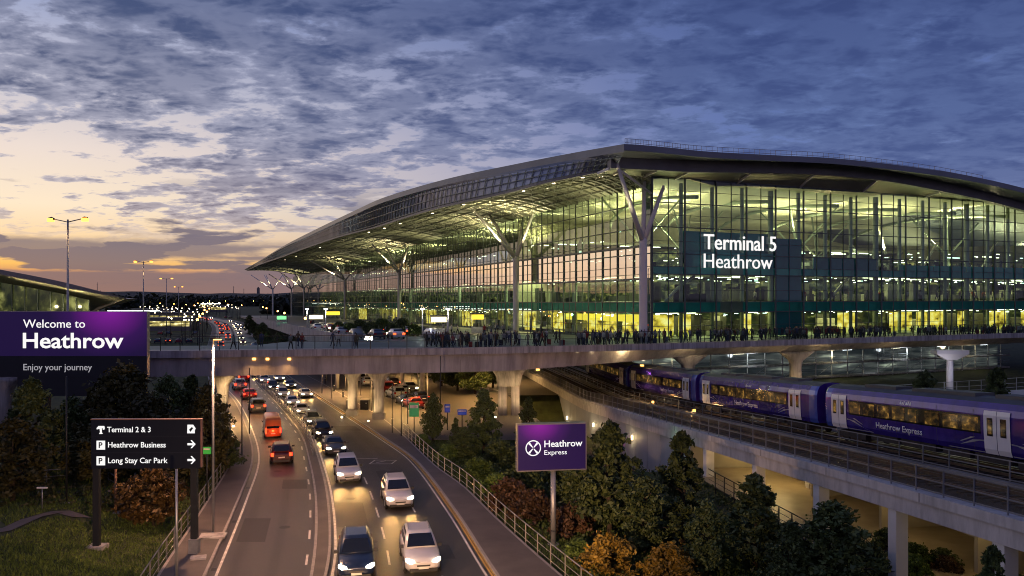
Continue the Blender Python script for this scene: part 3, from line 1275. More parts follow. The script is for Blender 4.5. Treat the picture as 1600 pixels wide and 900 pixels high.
# galleries along the back of the hall, each with a lit front
for z in (19.6, 22.6, 25.4):
    tb(MB().rbar(fr(12, z, 56), fr(FRL-1, z, 56), 8, .5), 'gallery', M_slab)
    r8 = random.Random(int(z*10))
    s = 14.0
    while s < FRL-6:
        L = r8.uniform(2, 7)
        if r8.random() < .55:
            tb(MB().rbar(fr(s, z-.4, 53), fr(s+L, z-.4, 53), .5, .12), 'ceiling_light', M_strip)
        s += L+r8.uniform(1, 5)
for s in (22, 48, 74, 98):
    area(fr(s, 27, 44), fr(s, 23, 62), 900, (1, .84, .42), 16, 4)

# shops at forecourt level behind the glass
shops = [(2.2, 6.4), (7.4, 9.4), (18.5, 20.4), (38.0, 41.5), (49.5, 54.5), (55.8, 58.2), (59.0, 62.4), (66, 68), (74, 79), (83, 90), (96, 104)]
for (s0, s1) in shops:
    m = MB()
    m.rbar(fr(s0, 10.3, 4.0), fr(s1, 10.3, 4.0), .25, 3.2)
    tb(m, 'shop_front', M_shop)
    m = MB()
    m.rbar(fr(s0+.3, 12.15, 2.5), fr(s1-.3, 12.15, 2.5), .3, .12)
    tb(m, 'ceiling_light', M_strip)
for (t0, t1) in ((5, 16), (18, 30), (38, 44), (52, 58), (92, 102), (128, 140), (175, 190), (240, 262)):
    m = MB()
    m.loft([[sd(t0, ZB+.05, 4.2), sd(t0, 11.9, 4.2)], [sd(t1, ZB+.05, 4.2), sd(t1, 11.9, 4.2)]], closed=False)
    tb(m, 'shop_front', M_shop)
# long yellow fascia over the side entrance
m = MB()
m.loft([[sd(5, 10.9, 2.2), sd(5, 11.9, 2.2)], [sd(33, 10.9, 2.2), sd(33, 11.9, 2.2)]], closed=False)
tb(m, 'lit_fascia', emis('yellow_fascia', (1.0, .68, .07), 1.5))
# fluorescent strips under the slabs
r3 = random.Random(11)
for z, inn0 in ((17.42, 2.5), (12.22, 6), (17.42, 9)):
    s = 6.0
    while s < FRL-6:
        L = r3.choice((1.6, 2.6, 4.5))
        if r3.random() < .42:
            a = inn0+r3.uniform(0, 3)
            tb(MB().rbar(fr(s, z, a), fr(s+L, z, a), .22, .06), 'ceiling_light', M_strip)
        s += L+r3.uniform(.8, 3.2)
# pools of light in the upper hall: hanging rings of lamps and desks
for i in range(16):
    s, a = r3.uniform(8, 105), r3.uniform(6, 30)
    z = r3.choice((20.9, 21.6, 22.3))
    tb(MB().rbar(fr(s, z, a), fr(s+r3.uniform(1, 3.2), z, a), .5, .12), 'ceiling_light', M_strip if r3.random() < .7 else M_stripg)
for i in range(26):
    t_, a = 6+i*9.5+r3.uniform(0, 5), r3.uniform(3, 8)
    z = r3.choice((17.35, 12.15, 17.35))
    tb(MB().rbar(sd(t_, z, a), sd(t_+r3.uniform(1.5, 4), z, a), .3, .08), 'ceiling_light', M_strip)
# light for the storeys
for s in (14, 40, 66, 92):
    area(fr(s, 12.2, 7), fr(s, 8, 7), 2200, (1, .78, .32), 18, 6)
    area(fr(s, 17.4, 9), fr(s, 13, 9), 1900, (1, .86, .40), 18, 8)
    area(fr(s, 22.5, 14), fr(s, 18, 14), 2600, (.95, .95, .55), 18, 10)
for t_ in (20, 55, 95, 140, 200, 280):
    area(sd(t_, 17.3, 5), sd(t_, 13, 5), 1900, (.95, .9, .45), 5, 22)
    area(sd(t_, 12.1, 4), sd(t_, 8, 4), 1500, (1, .8, .35), 4, 20)

# teal lift shaft and panels behind the glass
m = MB()
m.rbar(fr(22.3, 15.9, 1.0), fr(27.2, 15.9, 1.0), .6, 14.2)
tb(m, 'lift_shaft', M_teal)
m = MB()
m.rbar(fr(6.2, 19.4, .9), fr(21.9, 19.4, .9), .2, 2.6)
m.rbar(fr(30, 19.2, 1.2), fr(43, 19.2, 1.2), .2, 2.4)
tb(m, 'balustrade', M_teal)
m = MB()
for a, b in zip([48+i*8 for i in range(9)], [48+i*8 for i in range(9)][1:]):
    m.rbar(fr(a, 19.0, .9), fr(b-.2, 19.0, .9), .08, 1.0)
tb(m, 'balustrade', M_span)

# wavy ceiling of the hall with bright oval lamps' pools
m = MB()
rows = []
for i in range(49):
    s0 = lerp(.3, FRL, i/48)
    rows.append([tuple(fr((s := max(s0, .4+.076*a)), 30.45+.75*math.sin(s*.16+a*.09)*min(1, a/10)+.55*math.sin(a*.3)*min(1, a/8), a)) for a in [1.0*.3, 3, 6, 9, 12, 16, 20, 25, 30, 36, 42, 50, 60, 75, 95]])
m.loft(rows, closed=False, smooth=True)
tb(m, 'hall_ceiling', M_ceil)
m = MB()
m.loft([[tuple(sd(t_, 30.2+.5*math.sin(a*.4+t_*.1), a)) for a in (.3, 3, 6, 10, 15, 24, 40)] for t_ in [i*6 for i in range(80)]], closed=False, smooth=True)
tb(m, 'hall_ceiling', M_ceil)
m = MB()
m.rbar(fr(6.2, 21.4, 2.3), fr(23.5, 21.4, 2.3), .2, 4.6)
tb(m, 'mezzanine_front', M_teal)
# curved roof girders of the hall
for i in range(8):
    s = 9+i*13.4
    m = MB()
    m.tube([fr(s+.02*a*a*.3, 29.9-.0026*(a-25)**2, a) for a in range(2, 56, 6)], .32, 6)
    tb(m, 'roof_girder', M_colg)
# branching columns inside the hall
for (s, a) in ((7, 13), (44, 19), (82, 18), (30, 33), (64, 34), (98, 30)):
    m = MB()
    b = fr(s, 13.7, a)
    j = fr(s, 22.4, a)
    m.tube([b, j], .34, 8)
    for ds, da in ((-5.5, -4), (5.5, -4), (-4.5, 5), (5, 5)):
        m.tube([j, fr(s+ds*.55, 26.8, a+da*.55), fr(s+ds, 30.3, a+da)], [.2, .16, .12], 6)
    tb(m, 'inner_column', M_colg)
# uplights that wash the ceiling
for (s, a, w) in ((10, 13, 4600), (19, 19, 1500), (30, 11, 2400), (41, 13, 9000), (45, 22, 6500), (57, 12, 2200), (66, 17, 5200), (74, 10, 9000), (79, 20, 2200), (90, 13, 3000), (102, 15, 2600), (25, 34, 2600), (60, 38, 2600)):
    spot(fr(s, 22.6, a), fr(s+1, 31, a+.8), w*3.0, (1.0, .80, .38), 92, .55, .3)
for (t_, a, w) in ((12, 9, 2200), (26, 9, 2400), (42, 9, 1800), (60, 9, 2200), (82, 9, 2000), (105, 9, 2200), (140, 9, 2400), (190, 9, 3000), (260, 9, 3000)):
    spot(sd(t_, 23.0, a), sd(t_, 31, a), w*3.0, (1, .84, .40), 100, .6, .3)

# broad unseen fill lights added below the hall ceiling and the side soffit
for (s, a) in ((14, 14), (34, 12), (54, 12), (74, 12), (94, 12), (26, 40), (60, 42), (95, 42)):
    area(fr(s, 22.9, a), fr(s, 30, a), 1600, (1, .80, .38), 14, 12)
for t_ in (14, 40, 70, 110, 160, 230):
    area(sd(t_, 23.4, 7), sd(t_, 30, 7), 520, (1, .84, .40), 8, 24)
    area(sd(t_, 24.5, -5.5), sd(t_, 31, -8), 1150, (1, .86, .48), 4, 22)
# clutter of the storeys: desks, screens, partitions, plants; and a field of small lamps
M_clut = pbr('dark_furniture', (.03, .032, .03), .6, var=.4, vs=.6)
M_clut2 = pbr('pale_furniture', (.3, .3, .26), .5, var=.3, vs=.6)
m = MB()
lf = MB()
for zf, a0, a1, n_ in ((ZD, 4.6, 14, 70), (13.7, 2.2, 26, 150), (18.5, 2.5, 32, 120)):
    for i in range(n_):
        s, a = r3.uniform(2 if zf > 9 else 8, 108), r3.uniform(a0, a1)
        if s < 17 and a > 14:
            continue
        h_ = r3.choice((.8, 1.1, 1.2, 1.9, 2.3, 2.9))
        c = fr(s, zf+h_/2, a)
        m.obox(c, UF*r3.uniform(.2, 1.6), Vector((-UF.y, UF.x, 0))*r3.uniform(.1, .6), (0, 0, h_/2-.01), 0 if r3.random() < .72 else 1)
for zf, a0, a1, n_ in ((13.7, 2, 12, 90), (ZB, 3, 8, 60)):
    for i in range(n_):
        t_, a = r3.uniform(3, 330), r3.uniform(a0, a1)
        h_ = r3.choice((.8, 1.1, 1.7, 2.2, 2.8))
        c = sd(t_, zf, a)+Vector((0, 0, h_/2))
        m.obox(c, VS*r3.uniform(.2, 1.8), Vector((VS.y, -VS.x, 0))*r3.uniform(.1, .5), (0, 0, h_/2-.01), 0 if r3.random() < .7 else 1)
tag(tb(m, 'furniture', [M_clut, M_clut2]), kind='stuff')
for z, a0, a1, n_ in ((17.4, 1.2, 20, 130), (12.2, 1.2, 12, 90), (22.2, 4, 30, 60), (20.6, 10, 34, 60)):
    for i in range(n_):
        c = fr(r3.uniform(2, 109), z-r3.uniform(0, .5), r3.uniform(a0, a1))
        lf.obox(c, UF*r3.choice((.09, .12, .3)), Vector((-UF.y, UF.x, 0))*.1, (0, 0, .05), 0 if r3.random() < .75 else 1)
for z, a0, a1, n_ in ((17.4, 1.2, 11, 110), (12.1, 1.2, 8, 90), (24.5, 3, 11, 60)):
    for i in range(n_):
        c = sd(r3.uniform(2, 330), z-r3.uniform(0, .5), r3.uniform(a0, a1))
        lf.obox(c, VS*r3.choice((.1, .15, .5)), Vector((VS.y, -VS.x, 0))*.1, (0, 0, .05), 0 if r3.random() < .8 else 1)
tag(tb(lf, 'small_lamps', [M_strip, M_stripg]), kind='stuff')
# slanting stairs and props seen through the glass
for (s0, z0, s1, z1, a) in ((36, 13.8, 42, 18.4, 4), (50, 18.6, 46, 23.5, 9), (62, 18.6, 66, 24, 8), (72, 13.8, 68, 18.4, 5), (4, 13.8, 9, 17.4, 2.5), (80, 18.6, 85, 25, 10), (96, 13.8, 101, 18.4, 4), (58, 22, 55, 29.5, 12)):
    tb(MB().tube([fr(s0, z0, a), fr((s0+s1)/2, (z0+z1)/2+.4, a), fr(s1, z1, a)], .22, 6), 'prop', M_colm)
# lettering on the glass
for body, cap, base, w in (('Terminal 5', 2.2, 21.05, 12.9), ('Heathrow', 2.1, 18.45, 12.2)):
    o = text(body, term, fr(8.35, base, -.35)-TO, M_letter, rz=math.atan2(UF.y, UF.x), cap=cap, width=w, ext=.12, bold=.006 if cap > 2.15 else -.004)

# ------------------------------------------------------------------ roof
KC = Vector((13.8, 98.0, 0))
FR_PX = smooth_tab([(975, 225), (1000, 226.3), (1050, 231), (1100, 236.3), (1200, 242), (1300, 247), (1400, 257.5), (1500, 272), (1600, 294), (1720, 330), (1840, 378)], 4)


def front_eave(px, inn=0.0):
    r = (px-800)/F
    s = (KC.y*r-KC.x)/(UF.x-UF.y*r)
    p = KC+UF*s+Vector((-UF.y, UF.x, 0))*inn
    return p, s


rim_f = []
for px, py in FR_PX:
    p, s = front_eave(px)
    rim_f.append(Vector((p.x, p.y, H-(py-HZ)*p.y/F)))
TIP = Vector(((382-800)/F*560, 560, H-(421-HZ)*560/F))
RIM_PX = smooth_tab([(382, 421, 0), (407, 407, 0), (440, 386, 0), (475, 367, 0), (550, 330.5, 0), (600, 308.5, 0), (700, 279, 0), (800, 257, 0), (900, 237.5, 0), (975, 225, 0)], 4) if False else None
RPX = smooth_tab([(382, 421), (407, 406.5), (440, 386), (475, 367.5), (550, 331), (600, 308.5), (700, 279), (800, 257.5), (900, 238), (975, 225)], 4)
ZR = smooth_tab([(382, 33.4), (407, 34), (475, 34.6), (600, 34.6), (800, 34.2), (900, 33.8), (975, 33.25)], 4)
rim_s = []
for px, py in RPX:
    z = interp(ZR, px)
    d = (z-H)*F/(HZ-py)
    rim_s.append(dp(px, py, d))
rim_s[-1] = rim_f[0].copy()
LPX = smooth_tab([(386, 422.5), (410, 412), (440, 402), (470, 390.5), (530, 370), (587, 355), (630, 341), (680, 326), (740, 312.5), (800, 299), (850, 285.5), (905, 274), (962, 262.5)], 4)
ZLW = smooth_tab([(386, 32.6), (410, 31.6), (470, 30.4), (600, 30.0), (750, 30.0), (900, 30.6), (962, 31.0)], 4)


def low_s(px):
    py = interp(LPX, px)
    z = interp(ZLW, px)
    return dp(px, py, (z-H)*F/(HZ-py))


rings_rim, rings_fas = [], []
lows, tops = [], []
for i, (px, py) in enumerate(RPX):
    p = rim_s[i]
    pl = lerp(386, 962, (px-382)/(975-382))
    q = low_s(pl)
    inn = Vector((q.x-p.x, q.y-p.y, 0))
    # inward direction in plan: towards the building (right and away)
    d, nrm = frame_at(i, rim_s)
    nn = Vector((d.y, -d.x, 0)) if d.x > 0 else Vector((-d.y, d.x, 0))
    nn = Vector((abs(nn.x), nn.y, 0))
    tfar = min(1, max(0.12, (px-382)/90))
    th = .95*tfar
    c0 = p+Vector((0, 0, -th))
    top_f = p.lerp(Vector((q.x, q.y, p.z)), .22)+Vector((0, 0, -th-.35*tfar))
    rings_rim.append([p, c0, top_f])
    rings_fas.append([top_f, q])
    lows.append(q)
    tops.append(top_f)
m = MB()
m.loft(rings_rim, closed=False)
rim_o = m
m = MB()
m.loft(rings_fas, closed=False)
for i in range(len(rings_fas)-1):
    (a0, b0), (a1, b1) = rings_fas[i], rings_fas[i+1]
    L = (a1-a0).length
    nf = max(2, int(L/1.6))
    off = Vector((-.12, -.12, 0))
    for j in range(nf):
        t_ = j/nf
        if (a0-b0).length > .8:
            m.rbar(a0.lerp(a1, t_)+off, b0.lerp(b1, t_)+off, .06, .22, 1, up=(a1-a0).normalized())
    for f_ in (.12, .5, .88):
        m.rbar(a0.lerp(b0, f_)+off*1.3, a1.lerp(b1, f_)+off*1.3, .1, .1, 1)
    m.rbar(b0+off*.5, b1+off*.5, .35, .35, 2)
roof = tb(m, 'side_fascia', [M_louvre, M_mull, M_beam], term)

# roof rim + shallow crown of the roof
back = []
for p in rim_f[::-1]:
    back.append(p)
outer = rim_s + rim_f[1:]
farback = [Vector((rim_f[-1].x-30, rim_f[-1].y+95, 30)), Vector((-20, 330, 33)), Vector((-120, 560, 33))]
loop = outer+farback
cen = Vector((20, 240, 0))
for it, (f_, dz) in enumerate(((1, 0),)):
    pass
ring1 = [Vector((lerp(p.x, cen.x, .25), lerp(p.y, cen.y, .25), p.z+.55)) for p in loop]
ring2 = [Vector((lerp(p.x, cen.x, .6), lerp(p.y, cen.y, .6), 35.2)) for p in loop]
rim_o.loft([loop, ring1, ring2], closed=True, caps=False, smooth=False)
rim_o.add(ring2, [tuple(range(len(ring2)))])
# front rim face and underside
fr_rings, beam_rings = [], []
BT = smooth_tab([(975, 245), (1100, 250.3), (1200, 252), (1300, 254.5), (1400, 265), (1500, 284), (1600, 309), (1720, 348), (1840, 398)], 4)
BB = smooth_tab([(968, 262.5), (1050, 266), (1100, 268.8), (1200, 270), (1300, 272.5), (1400, 281.5), (1500, 299), (1600, 321), (1720, 357), (1840, 404)], 4)
beam_low = []
for i, (px, py) in enumerate(FR_PX):
    p = rim_f[i]
    c0 = p+Vector((0, 0, -.8))
    q, _s = front_eave(px, 3.0)
    zt = H-(interp(BT, px)-HZ)*q.y/F
    zb = H-(interp(BB, px)-HZ)*q.y/F
    rim_o.loft([[p, c0]]*1, closed=False)
    fr_rings.append([p, c0, Vector((q.x, q.y, zt))])
    beam_rings.append([Vector((q.x, q.y, zt+.05)), Vector((q.x, q.y, zb)), Vector((q.x-UF.y*.9, q.y+UF.x*.9, zb)), Vector((q.x-UF.y*.9, q.y+UF.x*.9, zt))])
    beam_low.append(Vector((q.x-UF.y*.45, q.y+UF.x*.45, zb+.05)))
rim_o.loft(fr_rings, closed=False)
tb(rim_o, 'roof', M_roof)
tb(MB().loft(beam_rings), 'eave_beam', M_beam)
# warm front soffit from the beam to the head of the glass
m = MB()
rows = []
for i, (px, py) in enumerate(FR_PX):
    q = beam_low[i]
    s = (q-CG).dot(UF)
    e = fr(s, ZT-.02, .1)
    mid = q.lerp(e, .5)+Vector((0, 0, .25))
    rows.append([q, mid, e])
m.loft(rows, closed=False, smooth=True)
for r_ in rows[::4]:
    m.rbar(r_[0]+Vector((0, 0, -.05)), r_[2]+Vector((0, 0, -.05)), .25, .3, 1)
tb(m, 'front_soffit', [M_soffit, M_colm])
# side soffit from the lower fascia edge to the head of the side glass
m = MB()
rows = []
for i, q in enumerate(lows):
    # matching point on the wall head
    y = q.y + max(0, (q.y-100))*.02 + 5
    t_ = max(0, (y-CG.y)/VS.y)
    e = sd(min(t_, SDL-5), ZT-1.02, .05)
    if i == len(lows)-1:
        e = fr(0, ZT-.4, .05)
    rows.append([tuple(q.lerp(e, f_)+Vector((0, 0, 1.5*math.sin(math.pi*f_)*min(1, (q-e).length/14)))) for f_ in (0, .15, .3, .45, .6, .75, .88, 1)])
m.loft(rows, closed=False, smooth=True)
for i, r_ in enumerate(rows):
    for a, b in zip(r_, r_[1:]):
        m.rbar(Vector(a)+Vector((0, 0, -.1)), Vector(b)+Vector((0, 0, -.1)), .3 if i % 2 else .2, .45 if i % 2 else .25, 1)
    if i:
        for a, b, a2, b2 in zip(r_, r_[1:], rows[i-1], rows[i-1][1:]):
            m.rbar((Vector(a)+Vector(a2))/2+Vector((0, 0, -.08)), (Vector(b)+Vector(b2))/2+Vector((0, 0, -.08)), .12, .16, 1)
            m.rbar(Vector(a)+Vector((0, 0, -.1)), Vector(b2)+Vector((0, 0, -.1)), .10, .14, 1)
for f_ in (1, 2, 3, 4, 5, 6):
    for a, b in zip(rows, rows[1:]):
        m.rbar(Vector(a[f_])+Vector((0, 0, -.12)), Vector(b[f_])+Vector((0, 0, -.12)), .22, .3, 1)
tb(m, 'side_soffit', [M_soffit, pbr('soffit_ribs', (.24, .25, .2), .5, .1)])
# unseen spots added before the glass to wash the front soffit
for i in range(8):
    q = fr(6+i*12.0, 27.4, -2.6)
    spot(q, q+Vector((-UF.y*-.4, UF.x*.4, 5)), 200, (1, .82, .42), 140, .8, .25)
# small recessed lights of the side soffit
for i in range(0, len(rows), 2):
    for f_ in (1, 3, 5):
        a = Vector(rows[i][f_])
        if a.y < 420 and r3.random() < .62:
            tb(MB().obox(a+Vector((.6, .6, -.16)), (.22, 0, 0), (0, .3, 0), (0, 0, .05)), 'soffit_light', M_bulb_w)

# maintenance rail along the roof edge
m = MB()
pr = None
for i, (px, py) in enumerate(FR_PX):
    if 982 <= px <= 1560:
        q, _s = front_eave(px, 1.6)
        b = Vector((q.x, q.y, rim_f[i].z-.1))
        m.rbar(b, b+Vector((0, 0, 1.1)), .05, .05)
        if pr is not None:
            for hh in (1.1, .6):
                m.rbar(pr+Vector((0, 0, hh)), b+Vector((0, 0, hh)), .05, .05)
            for f_ in (.33, .66):
                c = pr.lerp(b, f_)
                m.rbar(c, c+Vector((0, 0, 1.1)), .035, .035)
        pr = b
tb(m, 'roof_railing', M_steel)

# branching outer columns
ZJ = 21.55
for k_, y in enumerate((105, 149.8, 245.7, 350, 516, 640, 780)):
    x = col_x(y)
    if y > 600:
        y = 560 + (y-640)*.2
        x = col_x(y)-4+(y-560)*-.4
    b = Vector((x, y, plaza_z(y)-.1))
    j = Vector((x, y, ZJ if y < 500 else 19.5))
    m = MB()
    r0 = .56
    m.tube([b, Vector((x, y, b.z+1.0)), j-Vector((0, 0, .4)), j+Vector((0, 0, .3))], [r0*1.06, r0, r0*.94, r0*.9], 16)
    m.ball(j+Vector((0, 0, .2)), r0*.98, 12)
    if k_ == 0:
        arms = [dp(965, 262, 101.2)+Vector((0, 0, .2)), dp(1036, 294, 106.2), Vector((x+.6, y+2.6, 30.0)), fr(16, 30.2, -1.0)]
        arms = [arms[0], arms[1], arms[2]]
    else:
        arms = [Vector((x-7.6, y-4.5, 30.2)), Vector((x+3.2, y-3, 29.8)), Vector((x-5.2, y+6, 30.6)), Vector((x+1.5, y+4, 29.6))]
        if y > 340:
            arms = [Vector((x-14, y-6, 30.0)), Vector((x-4, y-4, 30.4)), Vector((x+8, y-3, 30)), Vector((x-9, y+9, 30))]
    for a in arms:
        m.tube([j, j.lerp(a, .5), a], [r0*.62, r0*.55, r0*.42], 10)
        m.tube([a-Vector((0, 0, .35)), a+Vector((0, 0, .35))], r0*.35, 8)
    if k_ == 0:                      # horizontal strut under the eave corner
        m.tube([arms[0]+Vector((0, 0, -.3)), Vector((x+1.2, y+1.0, 28.2))], .16, 8)
    tb(m, 'outer_column', M_colm)
    # uplights at the head
    spot(j+Vector((-3.6, -3.4, 1.5)), j+Vector((-5.0, -4.6, 9)), 8000 if k_ else 1800, (1, .84, .45), 125, .8, .25)
    if k_:
        spot(j+Vector((2.6, -3.0, 1.5)), j+Vector((3.0, -3.4, 9)), 3200, (1, .84, .45), 125, .8, .25)
    if k_ and y < 400:
        spot(j+Vector((-6, 14, 2)), j+Vector((-8, 18, 10)), 8000, (1, .85, .45), 120, .8, .25)  # spots added between the columns to brighten the soffit
        spot(j+Vector((-4, 34, 2)), j+Vector((-6, 38, 10)), 8000, (1, .85, .45), 120, .8, .25)
        spot(Vector((x+1.5, y+18, 8)), Vector((x+1, y+18, 0)), 900, (1, .75, .35), 160, .8, .25)
# secondary slim trees right behind the side glass
for t_ in (28, 62, 96, 150):
    j = sd(t_, 20.6, 1.6)
    m = MB()
    m.tube([sd(t_, ZB, 1.6), j], .45, 10)
    for d in ((-3.2, -.2), (3.2, -.2), (0, 2.2)):
        m.tube([j, sd(t_+d[0], 24.2, 1.6+d[1])], [.34, .2], 8)
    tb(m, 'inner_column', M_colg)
# ------------------------------------------------------------------ railway viaduct with its tracks
def vx(y): return 18 - .161*(y-47.6)
def vz(y): return max(4.4 - .062*(y-47.6), 1.05)


VD = Vector((-.161, 1, 0)).normalized()
VN = Vector((1, .161, 0)).normalized()
YV = [12+4*i for i in range(40)]


def vp(y, off, dz=0.0):
    return Vector((vx(y)+off, y, vz(y)+dz))


via = thing('rail_viaduct', 'low concrete railway viaduct with two tracks and slim railings, sloping down under the overpass', 'viaduct', (18, 47.6, 0))
VO = Vector((18, 47.6, 0))


def vb(mb, name, mats, parent=None, fix=False):
    mb.v = [(x-VO.x, y-VO.y, z-VO.z) for x, y, z in mb.v]
    return mb.build(name, mats, parent or via, fix=fix)


M_ledge = streak(pbr('pale_parapet', (.58, .56, .55), .6, var=.12, vs=.4, bump=.1, bs=6), .3, 2.0, .5)
M_ballast = pbr('track_ballast', (.06, .048, .04), .9, var=.5, vs=2.5, bump=.8, bs=22)
M_rail = pbr('steel_rail', (.30, .22, .17), .28, .9, var=.2, vs=3)
M_sleeper = pbr('timber_sleeper', (.055, .043, .036), .85, var=.3, vs=2)
# beam + ledge
vb(MB().loft([[vp(y, -.12, .12), vp(y, -.12, -.34), vp(y, .0, -.34), vp(y, .0, -1.12), vp(y, .6, -1.12), vp(y, .6, .12)] for y in YV]), 'edge_beam', M_ledge)
for y in [14+8.0*i for i in range(12)]:
    vb(MB().obox(vp(y, -.125, -.1), (.006, 0, 0), VD*.03, (0, 0, .22)), 'joint', M_conc_d)
vb(MB().loft([[vp(y, .58, -.25), vp(y, 13.4, -.25), vp(y, 13.4, -.75), vp(y, .58, -.75)] for y in YV]), 'deck', M_conc_d)
vb(MB().loft([[vp(y, 13.2, .5), vp(y, 13.2, -1.2), vp(y, 13.6, -1.2), vp(y, 13.6, .5)] for y in YV]), 'far_parapet', M_ledge)
vb(MB().loft([[vp(y, 1.5, -.24), vp(y, 2.0, .08), vp(y, 11.6, .08), vp(y, 12.2, -.24)] for y in YV], closed=False), 'ballast_bed', M_ballast)
vb(MB().loft([[vp(y, .62, -.1), vp(y, 1.45, -.1), vp(y, 1.45, -.24)] for y in YV], closed=False), 'walkway', M_conc)
vb(MB().loft([[vp(y, 4.95, .07), vp(y, 4.95, .42), vp(y, 5.35, .42), vp(y, 5.35, .07)] for y in YV]), 'cable_trough', M_conc_d)
TRK = (3.2, 8.5)
for c in TRK:
    m = MB()
    y = 14.0
    while y < 150:
        m.obox(vp(y, c, .1), VN*1.25, VD*.125, (0, 0, .07))
        y += .72
    vb(m, 'sleeper', M_sleeper)
    for s in (-.75, .75):
        m = MB()
        m.loft([[vp(y, c+s-.04, .16), vp(y, c+s+.04, .16), vp(y, c+s+.04, .32), vp(y, c+s-.04, .32)] for y in YV])
        vb(m, 'rail', M_rail)
    m = MB()
    m.loft([[vp(y, c+1.35, .2), vp(y, c+1.43, .2), vp(y, c+1.43, .3), vp(y, c+1.35, .3)] for y in YV])
    vb(m, 'conductor_rail', M_rail)


def vrail(off, h, gap, y0, y1, z0):
    m_ = MB()
    y_ = y0
    while y_ < y1:
        a, b = vp(y_, off, z0), vp(min(y1, y_+gap), off, z0)
        up = Vector((0, 0, 1))
        m_.rbar(a, a+up*h, .06, .06)
        for f_ in (1.0, .52, .12):
            m_.rbar(a+up*h*f_, b+up*h*f_, .05, .05)
        y_ += gap
    return m_


M_railing = pbr('grey_railing', (.24, .25, .27), .4, .5, var=.1)
vb(vrail(.2, 1.25, 1.9, 14, 150, .12), 'railing', M_railing)
vb(vrail(5.15, 1.05, 2.1, 14, 150, .42), 'railing', M_railing)
# mesh infill of the outer railing
mg = glass('railing_mesh', (.72, .72, .74), .10, .4, 3, .3)
vb(MB().loft([[vp(y, .24, .2), vp(y, .24, 1.3)] for y in YV], closed=False), 'mesh_panel', mg)

# square pillars
for px in (1099, 1176, 1272, 1390, 1555, 1780):
    y = 25.66/((px-800)/F+.161)
    m = MB()
    m.obox((vx(y)+.42, y, (vz(y)-1.12)/2-.1), VN*.33, VD*.33, (0, 0, (vz(y)-1.12)/2+.1))
    vb(m, 'pillar', M_white)
for y in (60, 50, 42, 34):
    m = MB()
    m.obox((vx(y)+6.5, y, (vz(y)-.75)/2-.1), VN*.3, VD*.3, (0, 0, (vz(y)-.75)/2+.1))
    vb(m, 'pillar', M_conc)
# closed panelled abutment where the line comes down
m = MB()
for i, y in enumerate([67.5+3.6*k_ for k_ in range(22)]):
    a, b = y, y+3.5
    m.loft([[(vx(t_)+.25, t_, -3.6), (vx(t_)+.25, t_, vz(t_)-1.1), (vx(t_)+.45, t_, vz(t_)-1.1), (vx(t_)+.45, t_, -3.6)] for t_ in (a, b)])
vb(m, 'wall_panel', M_offw)
# back wall, side rooms and floor of the lit passage below
M_warmwall = pbr('cream_wall', (.42, .37, .28), .7, var=.12, vs=.4)
m = MB()
m.loft([[(vx(y)+9.6, y, 0), (vx(y)+9.6, y, vz(y)-.72)] for y in (20, 30, 40, 50, 60, 67)], closed=False)
m.loft([[(vx(y)+.3, y, .0), (vx(y)+.3, y, vz(y)-.72)] for y in (67.4, 67.5)], closed=False)
m.quad((vx(67.4)+.3, 67.4, 0), (vx(67.4)+9.6, 67.4, 0), (vx(67.4)+9.6, 67.4, vz(67.4)-.72), (vx(67.4)+.3, 67.4, vz(67.4)-.72))
vb(m, 'back_wall', M_warmwall)
vb(MB().loft([[(vx(y)-.6, y, .08), (vx(y)+9.6, y, .08)] for y in (16, 40, 67)], closed=False), 'passage_floor', pbr('passage_floor_tiles', (.3, .24, .16), .5, var=.2, vs=.6))
for (y, w) in ((64.5, 2.2), (61, 1.6), (52, 2.4), (45, 2), (38, 2.2), (33, 2)):
    m = MB()
    m.obox((vx(y)+9.5, y, 1.05), VN*.06, VD*w*.3, (0, 0, 1.0))
    vb(m, 'door', pbr('cream_door', (.6, .52, .38), .5))
for (y, w) in ((65, 90), (60.5, 230), (54, 45), (47, 65), (40, 50), (33.5, 80)):
    m = MB()
    m.obox((vx(y)+4.5, y, vz(y)-.82), VN*.9, VD*.1, (0, 0, .04))
    vb(m, 'strip_light', M_bulb_w)
    point((vx(y)+4.5, y, vz(y)-1.15), w, (1, .70, .26), .4)
for y in (57.5, 49.5, 41.5, 36):
    m = MB()
    m.rbar((vx(y)+5.2, y, (vz(y)-.75)/2), (vx(y)+9.5, y+.7, (vz(y)-.75)/2), .25, vz(y)-.8)
    vb(m, 'cross_wall', M_warmwall)
# up-and-down wall lamps on the panelled abutment
for px, py, col, w in ((845, 637, (1, .75, .4), 60), (868, 648, (1, .8, .5), 70), (884, 653, (1, .78, .45), 70), (925, 664, (1, .72, .35), 120), (985, 684, (1, .7, .3), 160), (950, 690, (1, .12, .55), 130), (1058, 690, (.35, 1, .45), 60)):
    y = 25.66/((px-800)/F+.161)
    z = H-(py-HZ)*y/F
    m = MB()
    m.obox((vx(y)+.16, y, z), VN*.07, VD*.07, (0, 0, .22))
    vb(m, 'wall_lamp', emis('wall_lamp_glow', col, 9))
    point((vx(y)-.5, y, z), w*.35, col, .1)

for y in (81.5, 94):
    m = MB()
    q = vp(y, 6.1, .5)
    m.obox(q, (.12, 0, 0), (0, .12, 0), (0, 0, .12))
    vb(m, 'track_lamp', M_bulb_o)
    point(q+Vector((-.3, -.3, .25)), 60, (1, .6, .2), .15)
